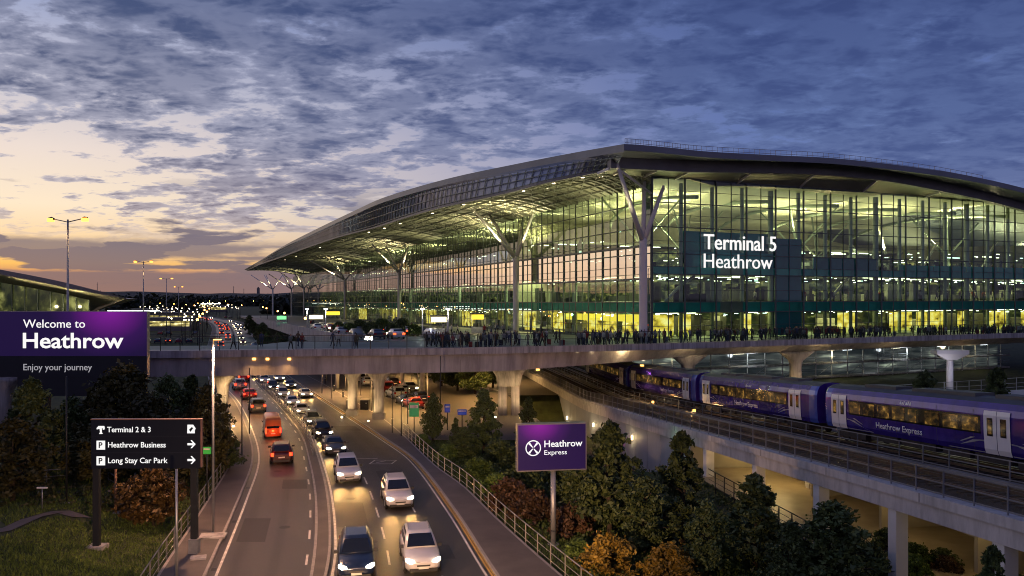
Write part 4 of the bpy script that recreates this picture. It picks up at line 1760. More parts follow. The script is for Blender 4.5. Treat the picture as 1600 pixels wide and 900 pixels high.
# ------------------------------------------------------------------ the train
M_purple = streak(pbr('purple_train_paint', (.042, .020, .27), .24, .25, var=.12, vs=.3, coat=.5), .35, .9, .3)
M_blue = pbr('blue_train_paint', (.05, .09, .42), .22, .3, var=.1, vs=.3, coat=.6)
M_silver = pbr('silver_train_paint', (.42, .42, .46), .28, .5, var=.08)
M_troof = pbr('train_roof_grey', (.085, .09, .095), .55, .2, var=.2, vs=.6)
M_door = pbr('white_door_paint', (.74, .73, .74), .3, var=.05, coat=.4)
M_tband = pbr('black_window_band', (.012, .011, .014), .12, .0, var=.1, coat=.5)
M_twin = lit_pane('lit_train_window', [(.012, .008, .003), (.14, .075, .013), (.85, .48, .10)], .42, (1.7, 1.7, 2.6), .55)
M_under = pbr('underframe_grime', (.035, .03, .028), .8, .2, var=.4, vs=2)
SLOPE = -.062
CL = 23.3


def section(h=1.0):
    """half outline of the body, from the sill up to the roof centre: (half width, z above rail)"""
    return [(1.28, .95), (1.38, 1.25), (1.40, 2.1), (1.38, 3.05), (1.30, 3.4), (1.10, 3.72), (.72, 3.92), (0, 4.0)]


def coach(y0, doors, label, writing, mark=None):
    """y0: Y of the far end; local y runs from the far end towards the viewer as negative."""
    c = TRK[1]
    org = vp(y0, c, .32)
    t = thing('train_coach', label, 'train coach', org, 0, 'coaches of the purple train')
    slope = (vz(y0-CL*.98)-vz(y0))/(CL*.98) if vz(y0-CL) > .56 else 0.0
    dirv = (VD*-1+Vector((0, 0, slope))).normalized()
    rot = Matrix((VN, dirv, VN.cross(dirv))).transposed()
    t.rotation_euler = rot.to_euler()
    # local axes: x away from the viewer (VN), y towards the viewer end, z = x cross y
    zs = 1 if rot.col[2].z > 0 else -1
    sec = section()

    def ring(y, sc=1.0, lo=0):
        pts = [(-w*sc, z) for w, z in sec] + [(w*sc, z) for w, z in sec[-2::-1]]
        return [(x, y, zs*z) for x, z in pts]
    ys_ = [0.0, .25, .9, 6, 12, 18, CL-1.4, CL-.65, CL-.4]
    scs = [.93, .985, 1, 1, 1, 1, 1, .985, .93]
    m = MB()
    m.loft([ring(y, s) for y, s in zip(ys_, scs)], 0, closed=True, caps=True, smooth=False)
    # paint zones
    nsec = len(sec)*2-1
    idx = 0
    for i in range(len(ys_)-1):
        for k_ in range(nsec):
            if k_ in (5, 6, 7, 8):
                m.m[idx] = 2
            elif k_ == nsec-1:
                m.m[idx] = 3
            elif i in (0, 1, 6, 7):
                m.m[idx] = 1
            idx += 1
    m.build('body', [M_purple, M_blue, M_troof, M_under], t)

    def side(yy, z, out=.012):
        """point on the near side of the body"""
        for (w0, z0), (w1, z1) in zip(sec, sec[1:]):
            if z0 <= z <= z1:
                return Vector((-(lerp(w0, w1, (z-z0)/(z1-z0))+out), yy, zs*z))
        return Vector((-sec[-1][0], yy, zs*z))

    def patch(mb_, a, b, z0, z1, out, mi=0, skew=0.0):
        zz = [z0]+[z for w, z in sec if z0 < z < z1]+[z1]
        mb_.loft([[side(a+skew*(z-z0), z, out), side(b+skew*(z-z0), z, out)] for z in zz], mi, closed=False)
    # swooshes near the doors
    for (d0, d1) in doors:
        for sgn, yy in ((1, d1), (-1, d0)):
            m = MB()
            if 1.5 < yy+sgn*2.4 < CL-1.5:
                p = [side(yy, 1.0, .01), side(yy+sgn*3.0, 1.0, .01), side(yy+sgn*1.9, 1.25, .01), side(yy+sgn*.9, 1.62, .01), side(yy, 1.7, .01)]
                m.add(p, [(0, 1, 2, 3, 4)])
                p = [side(yy+sgn*.7, 1.78, .01), side(yy+sgn*1.0, 1.78, .01), side(yy+sgn*1.9, 1.45, .01), side(yy+sgn*1.75, 1.45, .01)]
                m.add(p, [(0, 1, 2, 3)])
                m.build('swoosh', M_silver, t)
    # window band and windows between the doors
    w0, w1 = doors[0][1]+.25, doors[1][0]-.25
    m = MB()
    patch(m, w0, w1, 2.0, 2.98, .008)
    band = m.build('window_band', M_tband, t)
    nwin = 8
    L = (w1-w0)/nwin
    for i in range(nwin):
        a = w0+i*L+.16
        m = MB()
        patch(m, a, a+L-.34 if i != 4 else a+L*.5, 2.1, 2.88, .016)
        m.build('window', M_twin, band)
    if doors[0][0] > 2:
        pass
    # doors: two leaves each with a slim window
    for (d0, d1) in doors:
        half = (d1-d0)/2
        for a in (d0, d0+half):
            m = MB()
            patch(m, a+.02, a+half-.02, .98, 3.3, .045)
            dr = m.build('door', M_door, t)
            m = MB()
            patch(m, a+half*.28, a+half*.72, 1.95, 2.92, .055)
            m.build('window', M_tband, dr)
            m = MB()
            patch(m, a+half*.36, a+half*.64, 2.05, 2.82, .062)
            m.build('window', M_twin, dr)
    # body panel seams
    m = MB()
    for yy in (4.6, 8.4, 12.2, 15.2, 21.6):
        if not any(d0-.2 < yy < d1+.2 for d0, d1 in doors):
            patch(m, yy-.012, yy+.012, 1.0, 3.3, .006)
    m.build('seam', M_under, t)
    # underframe, bogies
    for yc in (3.0, CL-3.6):
        m = MB()
        m.box(-1.15, 1.15, yc-1.7, yc+1.7, min(zs*.35, zs*.8), max(zs*.35, zs*.8))
        for dy in (-1.15, 1.15):
            for s in (-.78, .78):
                m.tube([(s-.07, yc+dy, zs*.43), (s+.07, yc+dy, zs*.43)], .43, 16)
        m.build('bogie', M_under, t)
    m = MB()
    for a, b in ((5.4, 8.2), (8.6, 11.8), (12.4, 14.6), (15, 17.6)):
        m.box(-1.2, 1.2, a, b, min(zs*.5, zs*.95), max(zs*.5, zs*.95))
    m.build('equipment_box', M_under, t)
    m = MB()
    for a, b in ((4, 7.4), (9, 14.5), (16, 19)):
        m.box(-.62, .62, a, b, min(zs*3.93, zs*4.13), max(zs*3.93, zs*4.13))
    m.build('roof_unit', M_troof, t)
    m = MB()
    m.box(-1.0, 1.0, -.25, .02, min(zs*1.1, zs*3.6), max(zs*1.1, zs*3.6))
    m.build('gangway', M_black, t)
    if mark:            # row of small worn white characters, unreadable in the photograph
        for i_, (w_, h_) in enumerate(((.12, .2), (.1, .14), (.06, .2), (.14, .15), (.1, .2), (.12, .17))):
            a_ = mark+i_*.19
            m = MB()
            m.quad(side(a_, 3.12, .012), side(a_+w_, 3.12, .012), side(a_+w_, 3.12+h_, .012), side(a_, 3.12+h_, .012))
            m.build('worn_mark', M_paintlet, t)
    # writing, reads from the near side
    if writing:
        for body, yc, z, wd, hh in writing:
            me = text_mesh(body, cap=hh, width=wd, ext=.01, align='CENTER', bold=.01)
            me.materials.append(M_paintlet)
            for v in me.vertices:
                x, yy, z_ = v.co
                # local +y runs towards the viewer end = to the right in the picture
                p = side(yc+x, z+z_, .02+(-yy))
                v.co = p
            link('lettering', me, t)
    return t


M_paintlet = pbr('white_lettering', (.8, .79, .82), .4, var=.03)
M_paintlet.node_tree.nodes['Principled BSDF'].inputs['Emission Color'].default_value = (.8, .78, .85, 1)
coach(59.3, ((1.0, 2.9), (16.0, 17.9)), 'nearest purple coach, cut by the right edge, with two white double doors', [('Heathrow Express', 8.6, 1.38, 4.6, .40)], 8.8)
coach(83.0, ((1.1, 3.0), (18.8, 20.7)), 'second purple coach in the train, fully in view, blue ends and white doors', [('Heathrow Express', 11, 1.38, 4.6, .40)], 11)
coach(106.6, ((1.1, 3.0), (19.5, 21.4)), 'third purple coach, half under the overpass', [('Heathrow Express', 14.5, 1.38, 4.6, .40)])
coach(130.2, ((1.1, 3.0), (19.5, 21.4)), 'last purple coach, in the dark beneath the overpass', [])
# ------------------------------------------------------------------ road vehicles
def paint(name, col, rough=.28):
    return pbr(name, col, rough, .25, var=.05, vs=1, coat=.5)


P_white = paint('white_car_paint', (.62, .61, .63))
P_silver = paint('silver_car_paint', (.34, .35, .37))
P_black = paint('black_car_paint', (.012, .013, .016))
P_navy = paint('navy_car_paint', (.012, .022, .055))
P_grey = paint('grey_car_paint', (.09, .095, .10))
P_red = paint('red_car_paint', (.24, .015, .012))
P_orange = paint('orange_van_paint', (.5, .13, .015))
P_dred = paint('dark_red_car_paint', (.055, .012, .012))
M_cglass = pbr('car_glass', (.008, .010, .014), .06, 0, var=.1, coat=.6)
M_tyre = M_black
M_rim = pbr('alloy_rim', (.42, .42, .43), .3, .8, var=.1)
M_trim = pbr('black_trim', (.015, .015, .016), .5, var=.1)
M_hl = emis('headlight_glow', (1.0, .88, .62), 14)
M_tl = emis('taillight_glow', (1.0, .035, .01), 6)
M_tlo = pbr('taillight_unlit', (.25, .01, .008), .2, coat=.5)
M_plate = pbr('number_plate', (.6, .6, .55), .4, var=.05)


def make_car(label, suv=True, lights='front'):
    """Car facing +Y, wheels on z 0."""
    t = thing('car', label, 'car')
    L2 = 2.36 if suv else 2.28
    k = 1.0 if suv else .9
    m = MB()
    st = [(L2, .48, .70*k, .60), (L2-.07, .36, .80*k, .76), (L2-.30, .26, .90*k, .90), (L2-.75, .22, .98*k, .95), (.95, .22, 1.05*k, .955), (.3, .22, 1.08*k, .96),
          (-1.2, .22, 1.09*k, .96), (-1.85, .24, 1.09*k, .945), (-L2+.22, .30, 1.05*k, .90), (-L2+.05, .38, .98*k, .84), (-L2, .5, .86*k, .74)]
    rings = []
    for y, zb, zt, hw in st:
        zm = lerp(zb, zt, .55)
        half = [(0, zb), (hw*.86, zb), (hw*.97, zb+.10), (hw, zm), (hw*.97, zt-.10), (hw*.88, zt-.02), (0, zt+.02)]
        rings.append([(x, y, z) for x, z in half] + [(-x, y, z) for x, z in half[-2:0:-1]])
    m.loft(rings, 0, smooth=True)
    # cabin: body coloured pillars and roof
    zr = 1.70 if suv else 1.44
    zb = 1.06*k
    yb, yf = (-L2+.22, .92) if suv else (-L2+.75, .78)
    rb, rf = (-L2+.52, .02) if suv else (-1.25, -.05)
    cab = []
    for z, y0, y1, hw in ((zb-.04, yb, yf, .86), (lerp(zb, zr, .55), lerp(yb, rb, .5), lerp(yf, rf, .55), .77), (zr-.07, rb+.0, rf+.02, .67), (zr, rb+.16, rf-.22, .58)):
        cab.append([(-hw, y0, z), (-hw*.6, y0-.05, z), (hw*.6, y0-.05, z), (hw, y0, z), (hw, lerp(y0, y1, .5), z), (hw, y1-.06, z), (hw*.6, y1+.03, z), (-hw*.6, y1+.03, z), (-hw, y1-.06, z), (-hw, lerp(y0, y1, .5), z)])
    m.loft(cab, 0, smooth=True)
    # wheel arches, bumper apron
    for sx in (-1, 1):
        for wy in (1.42, -1.40):
            m.tube([(sx*.86, wy, .36), (sx*.975, wy, .36)], .43, 16, 1)
    m.box(-.72, .72, L2-.06, L2+.015, .26, .42, 1)
    m.box(-.70, .70, -L2-.015, -L2+.06, .28, .46, 1)
    m.build('body', [P_white, M_trim], t, fix=True)

    def pane(name, pts, out, mat=M_cglass):
        c = sum((Vector(p) for p in pts), Vector())/len(pts)
        n_ = (Vector(pts[1])-Vector(pts[0])).cross(Vector(pts[2])-Vector(pts[0])).normalized()
        if n_.dot(c-Vector((0, -.6, .9))) < 0:
            n_ = -n_
        return MB().add([Vector(p)+n_*out for p in pts], [tuple(range(len(pts)))]).build(name, mat, t)
    zl, zh = zb+.05, zr-.10
    fy = lambda z: lerp(yf, rf, (z-zb)/(zr-zb))
    by = lambda z: lerp(yb, rb, (z-zb)/(zr-zb))
    hwz = lambda z: lerp(.845, .655, (z-zb)/(zr-.06-zb))
    pane('windscreen', [(-hwz(zl)*.9, fy(zl)+.07, zl), (hwz(zl)*.9, fy(zl)+.07, zl), (hwz(zh)*.9, fy(zh)+.05, zh), (-hwz(zh)*.9, fy(zh)+.05, zh)], .035)
    pane('rear_window', [(-hwz(zl)*.85, by(zl)-.05, zl+.06), (hwz(zl)*.85, by(zl)-.05, zl+.06), (hwz(zh)*.85, by(zh)-.05, zh), (-hwz(zh)*.85, by(zh)-.05, zh)], .035)
    for sx in (-1, 1):
        for a, b in ((.0, .46), (.50, .92)):
            q = []
            for z, fr_ in ((zl, b), (zl, a), (zh, a), (zh, b)):
                q.append((sx*(hwz(z)+.012), lerp(by(z)+.16, fy(z)-.22, fr_), z))
            pane('side_window', q, .02)
    for sx in (-1, 1):
        m = MB()
        m.obox((sx*1.02, .62, 1.10*k), (.11, 0, 0), (0, .07, 0), (0, 0, .075))
        m.build('mirror', M_trim, t)
        # lamps
        m = MB()
        m.add([(sx*.44, L2-.055, .70*k), (sx*.47, L2-.06, .80*k+.02), (sx*.72, L2-.22, .86*k+.03), (sx*.885, L2-.37, .84*k+.02), (sx*.875, L2-.27, .72*k), (sx*.70, L2-.09, .66*k)], [(0, 1, 2, 3, 4, 5)])
        for i, v in enumerate(m.v):
            m.v[i] = (v[0]*1.03, v[1]+.05, v[2]+.02)
        m.build('headlight', M_hl if lights == 'front' else pbr_hl, t)
        m = MB()
        m.obox((sx*.76, -L2+.035, .92*k), (.12, 0, 0), (0, .08, 0), (0, 0, .09 if not suv else .14))
        m.build('taillight', M_tl if lights == 'rear' else M_tlo, t)
        if suv:
            MB().tube([(sx*.55, -1.7, zr+.02), (sx*.57, -1.6, zr+.06), (sx*.57, -.5, zr+.06), (sx*.55, -.35, zr+.02)], .022, 6).build('roof_rail', M_rim, t)
    MB().add([(-.34, L2+.012, .52), (.34, L2+.012, .52), (.38, L2-.02, .74*k), (-.38, L2-.02, .74*k)], [(0, 1, 2, 3)]).build('grille', M_trim, t)
    MB().box(-.26, .26, L2+.016, L2+.035, .40, .51).build('number_plate', M_plate, t)
    MB().box(-.26, .26, -L2-.035, -L2-.016, .62, .73).build('number_plate', M_plate, t)
    for sx in (-1, 1):
        for wy in (1.42, -1.40):
            w = MB().tube([(sx*.80, wy, .345), (sx*.985, wy, .345)], .345, 18).build('wheel', M_tyre, t)
            MB().tube([(sx*.97, wy, .345), (sx*.995, wy, .345)], .22, 10).build('rim', M_rim, w)
    return t


pbr_hl = pbr('headlight_unlit', (.5, .5, .52), .1, .3, coat=.5)


def recolour(t, mat):
    for ch in t.children:
        if ch.name.startswith('body'):
            ch.material_slots[0].link = 'OBJECT'
            ch.material_slots[0].material = mat


suv_f = make_car('', True, 'front')
sal_f = make_car('', False, 'front')
suv_r = make_car('', True, 'rear')
sal_r = make_car('', False, 'rear')
suv_p = make_car('', True, 'none')
used_proto = set()


def put_car(proto, loc, rz, col, label, group, lamp=0.0, sc=1.0):
    if proto.name not in used_proto:
        used_proto.add(proto.name)
        c = proto
        FIRST[proto.name] = True
    else:
        c = copy_tree(PRISTINE[proto.name])
    place(c, loc, rz, sc, label, group)
    recolour(c, col)
    if lamp:
        for sx in (-.66, .66):
            spot((sx, 2.36, .72), (sx*1.15, 14, -.6), lamp, (1.0, .52, .14), 62, 1.0, .07, c)
    return c


FIRST, PRISTINE = {}, {}
for p_ in (suv_f, sal_f, suv_r, sal_r, suv_p):
    PRISTINE[p_.name] = p_

G1 = 'cars driving towards the camera on the right carriageway'
near = [  # px, base row of the front, colour, prototype, label
    (557, 911, P_navy, suv_f, 'dark navy SUV with lit headlights, the nearest car, cut by the bottom edge'),
    (662, 901, P_white, suv_f, 'white SUV with lit headlights at the bottom edge, beside the dark navy SUV'),
    (626, 798, P_white, suv_f, 'white SUV with lit headlights, alone in the middle lane ahead of the nearest pair'),
    (546, 757, P_white, suv_f, 'white SUV with lit headlights close to the central kerb'),
    (526, 713, P_grey, sal_f, 'dark grey saloon with lit headlights right behind the white SUV by the central kerb'),
    (508, 688, P_black, suv_f, 'black SUV with lit headlights, second dark car back from the white SUV by the kerb'),
    (493, 668, P_grey, suv_f, 'grey SUV with lit headlights, third in the dark queue beside the central fence'),
    (475, 650, P_silver, sal_f, 'silver saloon with lit headlights in the queue, last before the overpass pier'),
    (460, 636, P_white, sal_f, 'white saloon with lit headlights in the queue under the front edge of the overpass'),
    (445, 623, P_silver, suv_f, 'silver SUV with lit headlights in the queue beneath the overpass'),
    (481, 623, P_silver, sal_f, 'silver saloon alone in the outer lane under the overpass'),
    (456, 608, P_black, sal_f, 'black saloon in the outer lane far under the overpass'),
    (429, 611, P_black, suv_f, 'black SUV in the inner lane under the overpass'),
    (415, 600, P_white, suv_f, 'white SUV in the inner lane, half hidden by the overpass girder'),
    (438, 597, P_silver, suv_f, 'silver SUV in the outer lane, close below the overpass girder'),
    (402, 591, P_silver, sal_f, 'silver saloon farthest back of those seen under the girder'),
]
for px, py, col, pr_, lab in near:
    p = gp(px, py)
    rz = road_dir('R', p.y)+math.pi
    d = Vector((math.sin(rz), -math.cos(rz), 0))     # car's own -Y... centre lies behind the front
    c = p - Vector((-math.sin(rz), math.cos(rz), 0))*2.36
    put_car(pr_, (c.x, c.y, .004), rz, col, lab, G1, 150 if p.y < 100 else 60, 1.0 if p.y < 66 else max(.82, 1-(p.y-66)*.006))
G2 = 'cars driving away on the left carriageway'
for px, py, col, pr_, lab in (
    (440, 727, P_dred, suv_r, 'dark SUV with red tail lights, nearest on the left carriageway'),
    (404, 646, P_grey, suv_r, 'grey people carrier with red tail lights under the overpass'),
    (391, 625, P_red, sal_r, 'red saloon with tail lights on, beyond the grey people carrier'),
    (376, 610, P_silver, suv_r, 'silver SUV with tail lights in the outer lane beneath the girder'),
    (381, 597, P_red, suv_r, 'red SUV with tail lights, far under the girder'),
):
    p = gp(px, py)
    rz = road_dir('L', p.y)
    c = p + Vector((-math.sin(rz), math.cos(rz), 0))*2.36
    cc = put_car(pr_, (c.x, c.y, 0), rz, col, lab, G2)
    point(Vector((0, -3.1, .9)), 9, (1, .08, .02), .1, cc)

# minibus made from tail light trails: their orange-red glow is its paint
mv = thing('minibus', 'long minibus behind the dark SUV, painted red and orange in place of tail light trails', 'minibus')
m = MB()
rings = []
for y, hw, zt in ((3.4, .85, 1.5), (3.3, .98, 1.9), (2.6, 1.02, 2.55), (1.8, 1.03, 2.68), (-3.0, 1.03, 2.68), (-3.3, 1.0, 2.6), (-3.4, .95, 2.4)):
    half = [(0, .32), (hw*.95, .32), (hw, .7), (hw, 1.45), (hw*.93, zt-.18), (hw*.75, zt), (0, zt+.03)]
    rings.append([(x, y, z) for x, z in half]+[(-x, y, z) for x, z in half[-2:0:-1]])
m.loft(rings, 0, smooth=True)
m.build('body', pbr('minibus_paint', (.42, .06, .015), .3, .1, col2=(.55, .16, .02), vs=.6, coat=.5), mv)
MB().quad((-.78, -3.415, 1.35), (.78, -3.415, 1.35), (.70, -3.37, 2.2), (-.70, -3.37, 2.2)).build('rear_window', M_cglass, mv)
for sx in (-1, 1):
    MB().quad((sx*1.045, -2.9, 1.4), (sx*1.045, 2.2, 1.4), (sx*.985, 1.9, 2.2), (sx*.985, -2.8, 2.2)).build('side_window', M_cglass, mv)
    MB().obox((sx*.88, -3.40, 1.05), (.09, 0, 0), (0, .04, 0), (0, 0, .34)).build('taillight', M_tl, mv)
    MB().tube([(sx*.8, 2.62, 1.0), (sx*1.15, 2.7, 1.5)], .05, 6).build('mirror', M_trim, mv)
    for wy in (2.2, -2.1):
        w = MB().tube([(sx*.82, wy, .36), (sx*1.05, wy, .36)], .36, 16).build('wheel', M_tyre, mv)
        MB().tube([(sx*1.03, wy, .36), (sx*1.06, wy, .36)], .22, 10).build('rim', M_rim, w)
MB().box(-.26, .26, -3.45, -3.42, .62, .73).build('number_plate', M_plate, mv)
p = gp(427, 686)
rz = road_dir('L', p.y)
place(mv, (p.x-math.sin(rz)*2.8, p.y+math.cos(rz)*2.8, 0), rz, .8)
point(Vector((0, -4.2, .9)), 40, (1, .14, .03), .1, mv)

# parked cars in the yard below the forecourt
G3 = 'cars standing in the yard beneath the overpass'
lab3 = 'small car standing in the yard beneath the overpass, among the piers'
rr = random.Random(5)
cols = [P_white, P_silver, P_black, P_grey, P_red, P_navy]
for px, py in ((634, 632), (645, 638), (618, 622), (605, 613), (590, 606), (628, 616), (575, 602), (612, 604), (560, 598), (655, 628), (640, 612)):
    p = gp(px, py)
    if rr.random() < .6:
        put_car(suv_p if rr.random() < .5 else sal_f, (p.x, p.y, .065), R(20)+rr.uniform(-.1, .1)+(math.pi if rr.random() < .5 else 0), rr.choice(cols), lab3, G3)
    else:
        put_car(sal_r, (p.x, p.y, .065), R(24), rr.choice(cols), lab3, G3)


# ------------------------------------------------------------------ far traffic and far parked cars: one small mesh per car
def small_car(front, rear):
    m_ = MB()
    prof = [(2.2, .35, .75, .8), (1.2, .3, .98, .9), (.5, .3, 1.42, .72), (-1.3, .3, 1.46, .72), (-2.0, .3, 1.0, .88), (-2.2, .4, .9, .8)]
    rings_ = [[(-hw, y_, zb), (-hw, y_, lerp(zb, zt, .7)), (-hw*.8, y_, zt), (hw*.8, y_, zt), (hw, y_, lerp(zb, zt, .7)), (hw, y_, zb)] for y_, zb, zt, hw in prof]
    m_.loft(rings_, 0, smooth=True)
    m_.quad((-.62, .54, 1.36), (.62, .54, 1.36), (.7, 1.12, 1.03), (-.7, 1.12, 1.03), 1)
    m_.quad((-.62, -1.4, 1.4), (.62, -1.4, 1.4), (.7, -1.92, 1.05), (-.7, -1.92, 1.05), 1)
    for sx in (-1, 1):
        for wy in (1.35, -1.35):
            m_.tube([(sx*.75, wy, .32), (sx*.93, wy, .32)], .32, 8, 2)
        m_.obox((sx*.62, 2.2, .68), (.2, 0, 0), (0, .05, 0), (0, 0, .12), 3)
        m_.obox((sx*.66, -2.2, .8), (.2, 0, 0), (0, .05, 0), (0, 0, .12), 4)
    me = m_.mesh('far_car', [P_white, M_cglass, M_tyre, front, rear])
    return me


M_hl_far = emis('far_headlight_glow', (1.0, .80, .50), 12)
M_tl_far = emis('far_taillight_glow', (1.0, .08, .02), 4)
me_on = small_car(M_hl_far, M_tl_far)
me_off = small_car(pbr_hl, M_tlo)
gcols = [P_white, P_silver, P_black, P_grey, P_red, P_navy, P_white]


def far_car(me, x, y, z, rz, label, group):
    o = link('far_car', me)
    o.location = (x, y, z)
    o.rotation_euler = (0, 0, rz)
    o.material_slots[0].link = 'OBJECT'
    o.material_slots[0].material = rr.choice(gcols)
    return tag(o, label, 'car', group)


for side, g_, lab in (('L', 'distant cars driving away on the far road', 'tiny distant car with red tail lights on the far road beyond the overpass'),
                      ('R', 'distant cars coming nearer on the far road', 'tiny distant car with lit headlights on the far road beyond the overpass')):
    y_ = 170.0
    while y_ < 520:
        for f_ in (.3, .72):
            if rr.random() < .4:
                p = road_mid(side, y_+rr.uniform(-3, 3), f_)
                far_car(me_on, p.x, p.y, .01, road_dir(side, p.y)+(math.pi if side == 'R' else 0), lab, g_)
        y_ += 9+y_*.025
# rows of parked cars beyond the road and left of it
labp = 'tiny distant parked car in the far car park rows'
for row in range(13):
    y0 = 250+row*26
    for k_ in range(16):
        x = (xfp(y0)+5+k_*3.1) if row % 2 else (xlf(y0)-6-k_*3.3)
        if rr.random() < .8 and x < pl_x(y0)-3:
            far_car(me_off if rr.random() < .8 else me_on, x, y0, -.07, R(20), labp, 'parked cars in the far car park')

# cars set down in rows on the left part of the forecourt
labd = 'small car set down on the left part of the forecourt, before the outer columns'
for row in range(5):
    for k_ in range(11):
        y0 = 112+row*15+k_*.9
        x = pl_x(y0)+3.5+k_*2.9
        if rr.random() < .75 and x < wall_x(y0)-24:
            far_car(me_off if rr.random() < .7 else me_on, x, y0, plaza_z(y0), R(22)+(math.pi if rr.random() < .5 else 0), labd, 'cars on the forecourt')
# ------------------------------------------------------------------ trees, shrubs and grass
def leaf_mat(name, a, b, rand=.25):
    m, nt, out = newmat(name)
    p = _n(nt, 'ShaderNodeBsdfPrincipled')
    p.inputs['Roughness'].default_value = .55
    p.inputs['Specular IOR Level'].default_value = .35
    tc = _n(nt, 'ShaderNodeTexCoord')
    n1 = _n(nt, 'ShaderNodeTexNoise')
    n1.inputs['Scale'].default_value = 1.1
    n1.inputs['Detail'].default_value = 4
    nt.links.new(tc.outputs['Object'], n1.inputs['Vector'])
    n2 = _n(nt, 'ShaderNodeTexWhiteNoise')
    gm = _n(nt, 'ShaderNodeNewGeometry')
    nt.links.new(gm.outputs['Random Per Island'], n2.inputs['Vector'])
    ad = _n(nt, 'ShaderNodeMath', operation='MULTIPLY_ADD')
    nt.links.new(gm.outputs['Random Per Island'], ad.inputs[0])
    ad.inputs[1].default_value = .45
    nt.links.new(n1.outputs['Fac'], ad.inputs[2])
    rp = _n(nt, 'ShaderNodeValToRGB')
    rp.color_ramp.elements[0].position, rp.color_ramp.elements[1].position = .42, .95
    rp.color_ramp.elements[0].color, rp.color_ramp.elements[1].color = (*a, 1), (*b, 1)
    nt.links.new(ad.outputs[0], rp.inputs[0])
    oi = _n(nt, 'ShaderNodeObjectInfo')
    hs = _n(nt, 'ShaderNodeHueSaturation')
    mr = _n(nt, 'ShaderNodeMapRange')
    mr.inputs['To Min'].default_value, mr.inputs['To Max'].default_value = 1-rand, 1+rand
    nt.links.new(oi.outputs['Random'], mr.inputs['Value'])
    nt.links.new(mr.outputs[0], hs.inputs['Value'])
    nt.links.new(rp.outputs[0], hs.inputs['Color'])
    nt.links.new(hs.outputs[0], p.inputs['Base Color'])
    nt.links.new(p.outputs[0], out.inputs[0])
    return m


ML_dark = leaf_mat('dark_leaves', (.018, .036, .013), (.105, .14, .042))
ML_green = leaf_mat('green_leaves', (.03, .06, .012), (.12, .18, .035))
ML_autumn = leaf_mat('autumn_leaves', (.026, .018, .006), (.12, .068, .016))
ML_yellow = leaf_mat('yellow_leaves', (.09, .06, .008), (.34, .22, .03))
ML_brown = leaf_mat('russet_leaves', (.03, .018, .010), (.11, .06, .03))
M_bark = pbr('bark', (.045, .033, .024), .9, var=.35, vs=4, bump=.5, bs=12)
nprng = np.random.default_rng(3)


def leaves_mesh(name, centres, radii, per, size, mat, flat=.5, aspect=1.7):
    """leaf quads scattered in soft clumps"""
    n = len(centres)
    c = np.repeat(np.asarray(centres), per, axis=0)
    r = np.repeat(np.asarray(radii), per)[:, None]
    off = nprng.normal(0, .5, (n*per, 3))*r
    off[:, 2] *= .75
    p = c+off
    d = nprng.normal(0, 1, (n*per, 3))
    d /= np.linalg.norm(d, axis=1)[:, None]
    e = nprng.normal(0, 1, (n*per, 3))
    e -= (e*d).sum(1)[:, None]*d
    e /= np.linalg.norm(e, axis=1)[:, None]
    s = size*nprng.uniform(.45, 1.6, (n*per, 1))
    a, b = d*s*aspect*.5, e*s*.5
    v = np.stack([p-a, p-b*.9+a*.1, p+a, p+b*.9+a*.1], axis=1).reshape(-1, 3)
    k = n*per
    me = bpy.data.meshes.new(name)
    me.vertices.add(4*k)
    me.vertices.foreach_set('co', v.ravel())
    me.loops.add(4*k)
    me.loops.foreach_set('vertex_index', np.arange(4*k, dtype=np.int32))
    me.polygons.add(k)
    me.polygons.foreach_set('loop_start', np.arange(0, 4*k, 4, dtype=np.int32))
    me.polygons.foreach_set('loop_total', np.full(k, 4, dtype=np.int32))
    me.materials.append(mat)
    me.update()
    me.validate()
    return me


def crown_points(kind, h, w, n, seed, base=.12):
    """clump centres of a crown of height h and half width w"""
    r_ = random.Random(seed)
    cs, rs = [], []
    lob = [(r_.uniform(0, 6.28), r_.uniform(.15, .35)) for _ in range(5)]
    while len(cs) < n:
        f = r_.random()
        a = r_.uniform(0, 2*math.pi)
        if kind == 'cone':
            prof = (1-f)**.75*(.82+.25*math.sin(f*17+a*2))+.03
        elif kind == 'oval':
            prof = math.sin(math.pi*min(1, f*.88+.14))**.7*(.8+.3*math.sin(a*3+lob[0][0]+f*5)*.6+.18*math.sin(a*5+f*11))
        else:
            prof = math.sqrt(max(0, 1-f*f))*(.82+.24*math.sin(a*3+lob[1][0])*math.cos(f*4+lob[2][0])+.1*math.sin(a*7))
        rad = prof*w*math.sqrt(r_.uniform(.25, 1.0))*(r_.uniform(1.05, 1.38) if r_.random() < .22 else 1)
        z = h*(base+(1-base)*f)
        cs.append((rad*math.cos(a), rad*math.sin(a), z))
        rs.append(w*r_.uniform(.08, .24)*(1 if kind != 'cone' else lerp(1.0, .45, f)))
    return cs, rs


def make_tree(kind, h, w, label, mat, n=150, per=60, leaf=.2, seed=1, name='tree', cat='tree', base=.14):
    t = thing(name, label, cat)
    cs, rs = crown_points(kind, h, w, n, seed, base)
    link('crown', leaves_mesh('crown', cs, rs, per, leaf, mat), t)
    m = MB()
    th = h*.9
    m.tube([(0, 0, -.3), (.03*h*.2, 0, h*.25), (-.02*h, .01*h, h*.55), (0, 0, th)], [h*.024+.03, h*.019+.02, h*.011+.01, .01], 8)
    r_ = random.Random(seed+50)
    for i in range(26):
        c = cs[r_.randrange(len(cs))]
        z0 = max(h*.12, c[2]-r_.uniform(.15, .3)*h*.5)
        m.tube([(0, 0, z0), (c[0]*.5, c[1]*.5, lerp(z0, c[2], .6)), (c[0]*1.12, c[1]*1.12, c[2]+.12)], [.05+h*.003, .035, .008], 5)
    m.build('trunk', M_bark, t, fix=False)
    return t


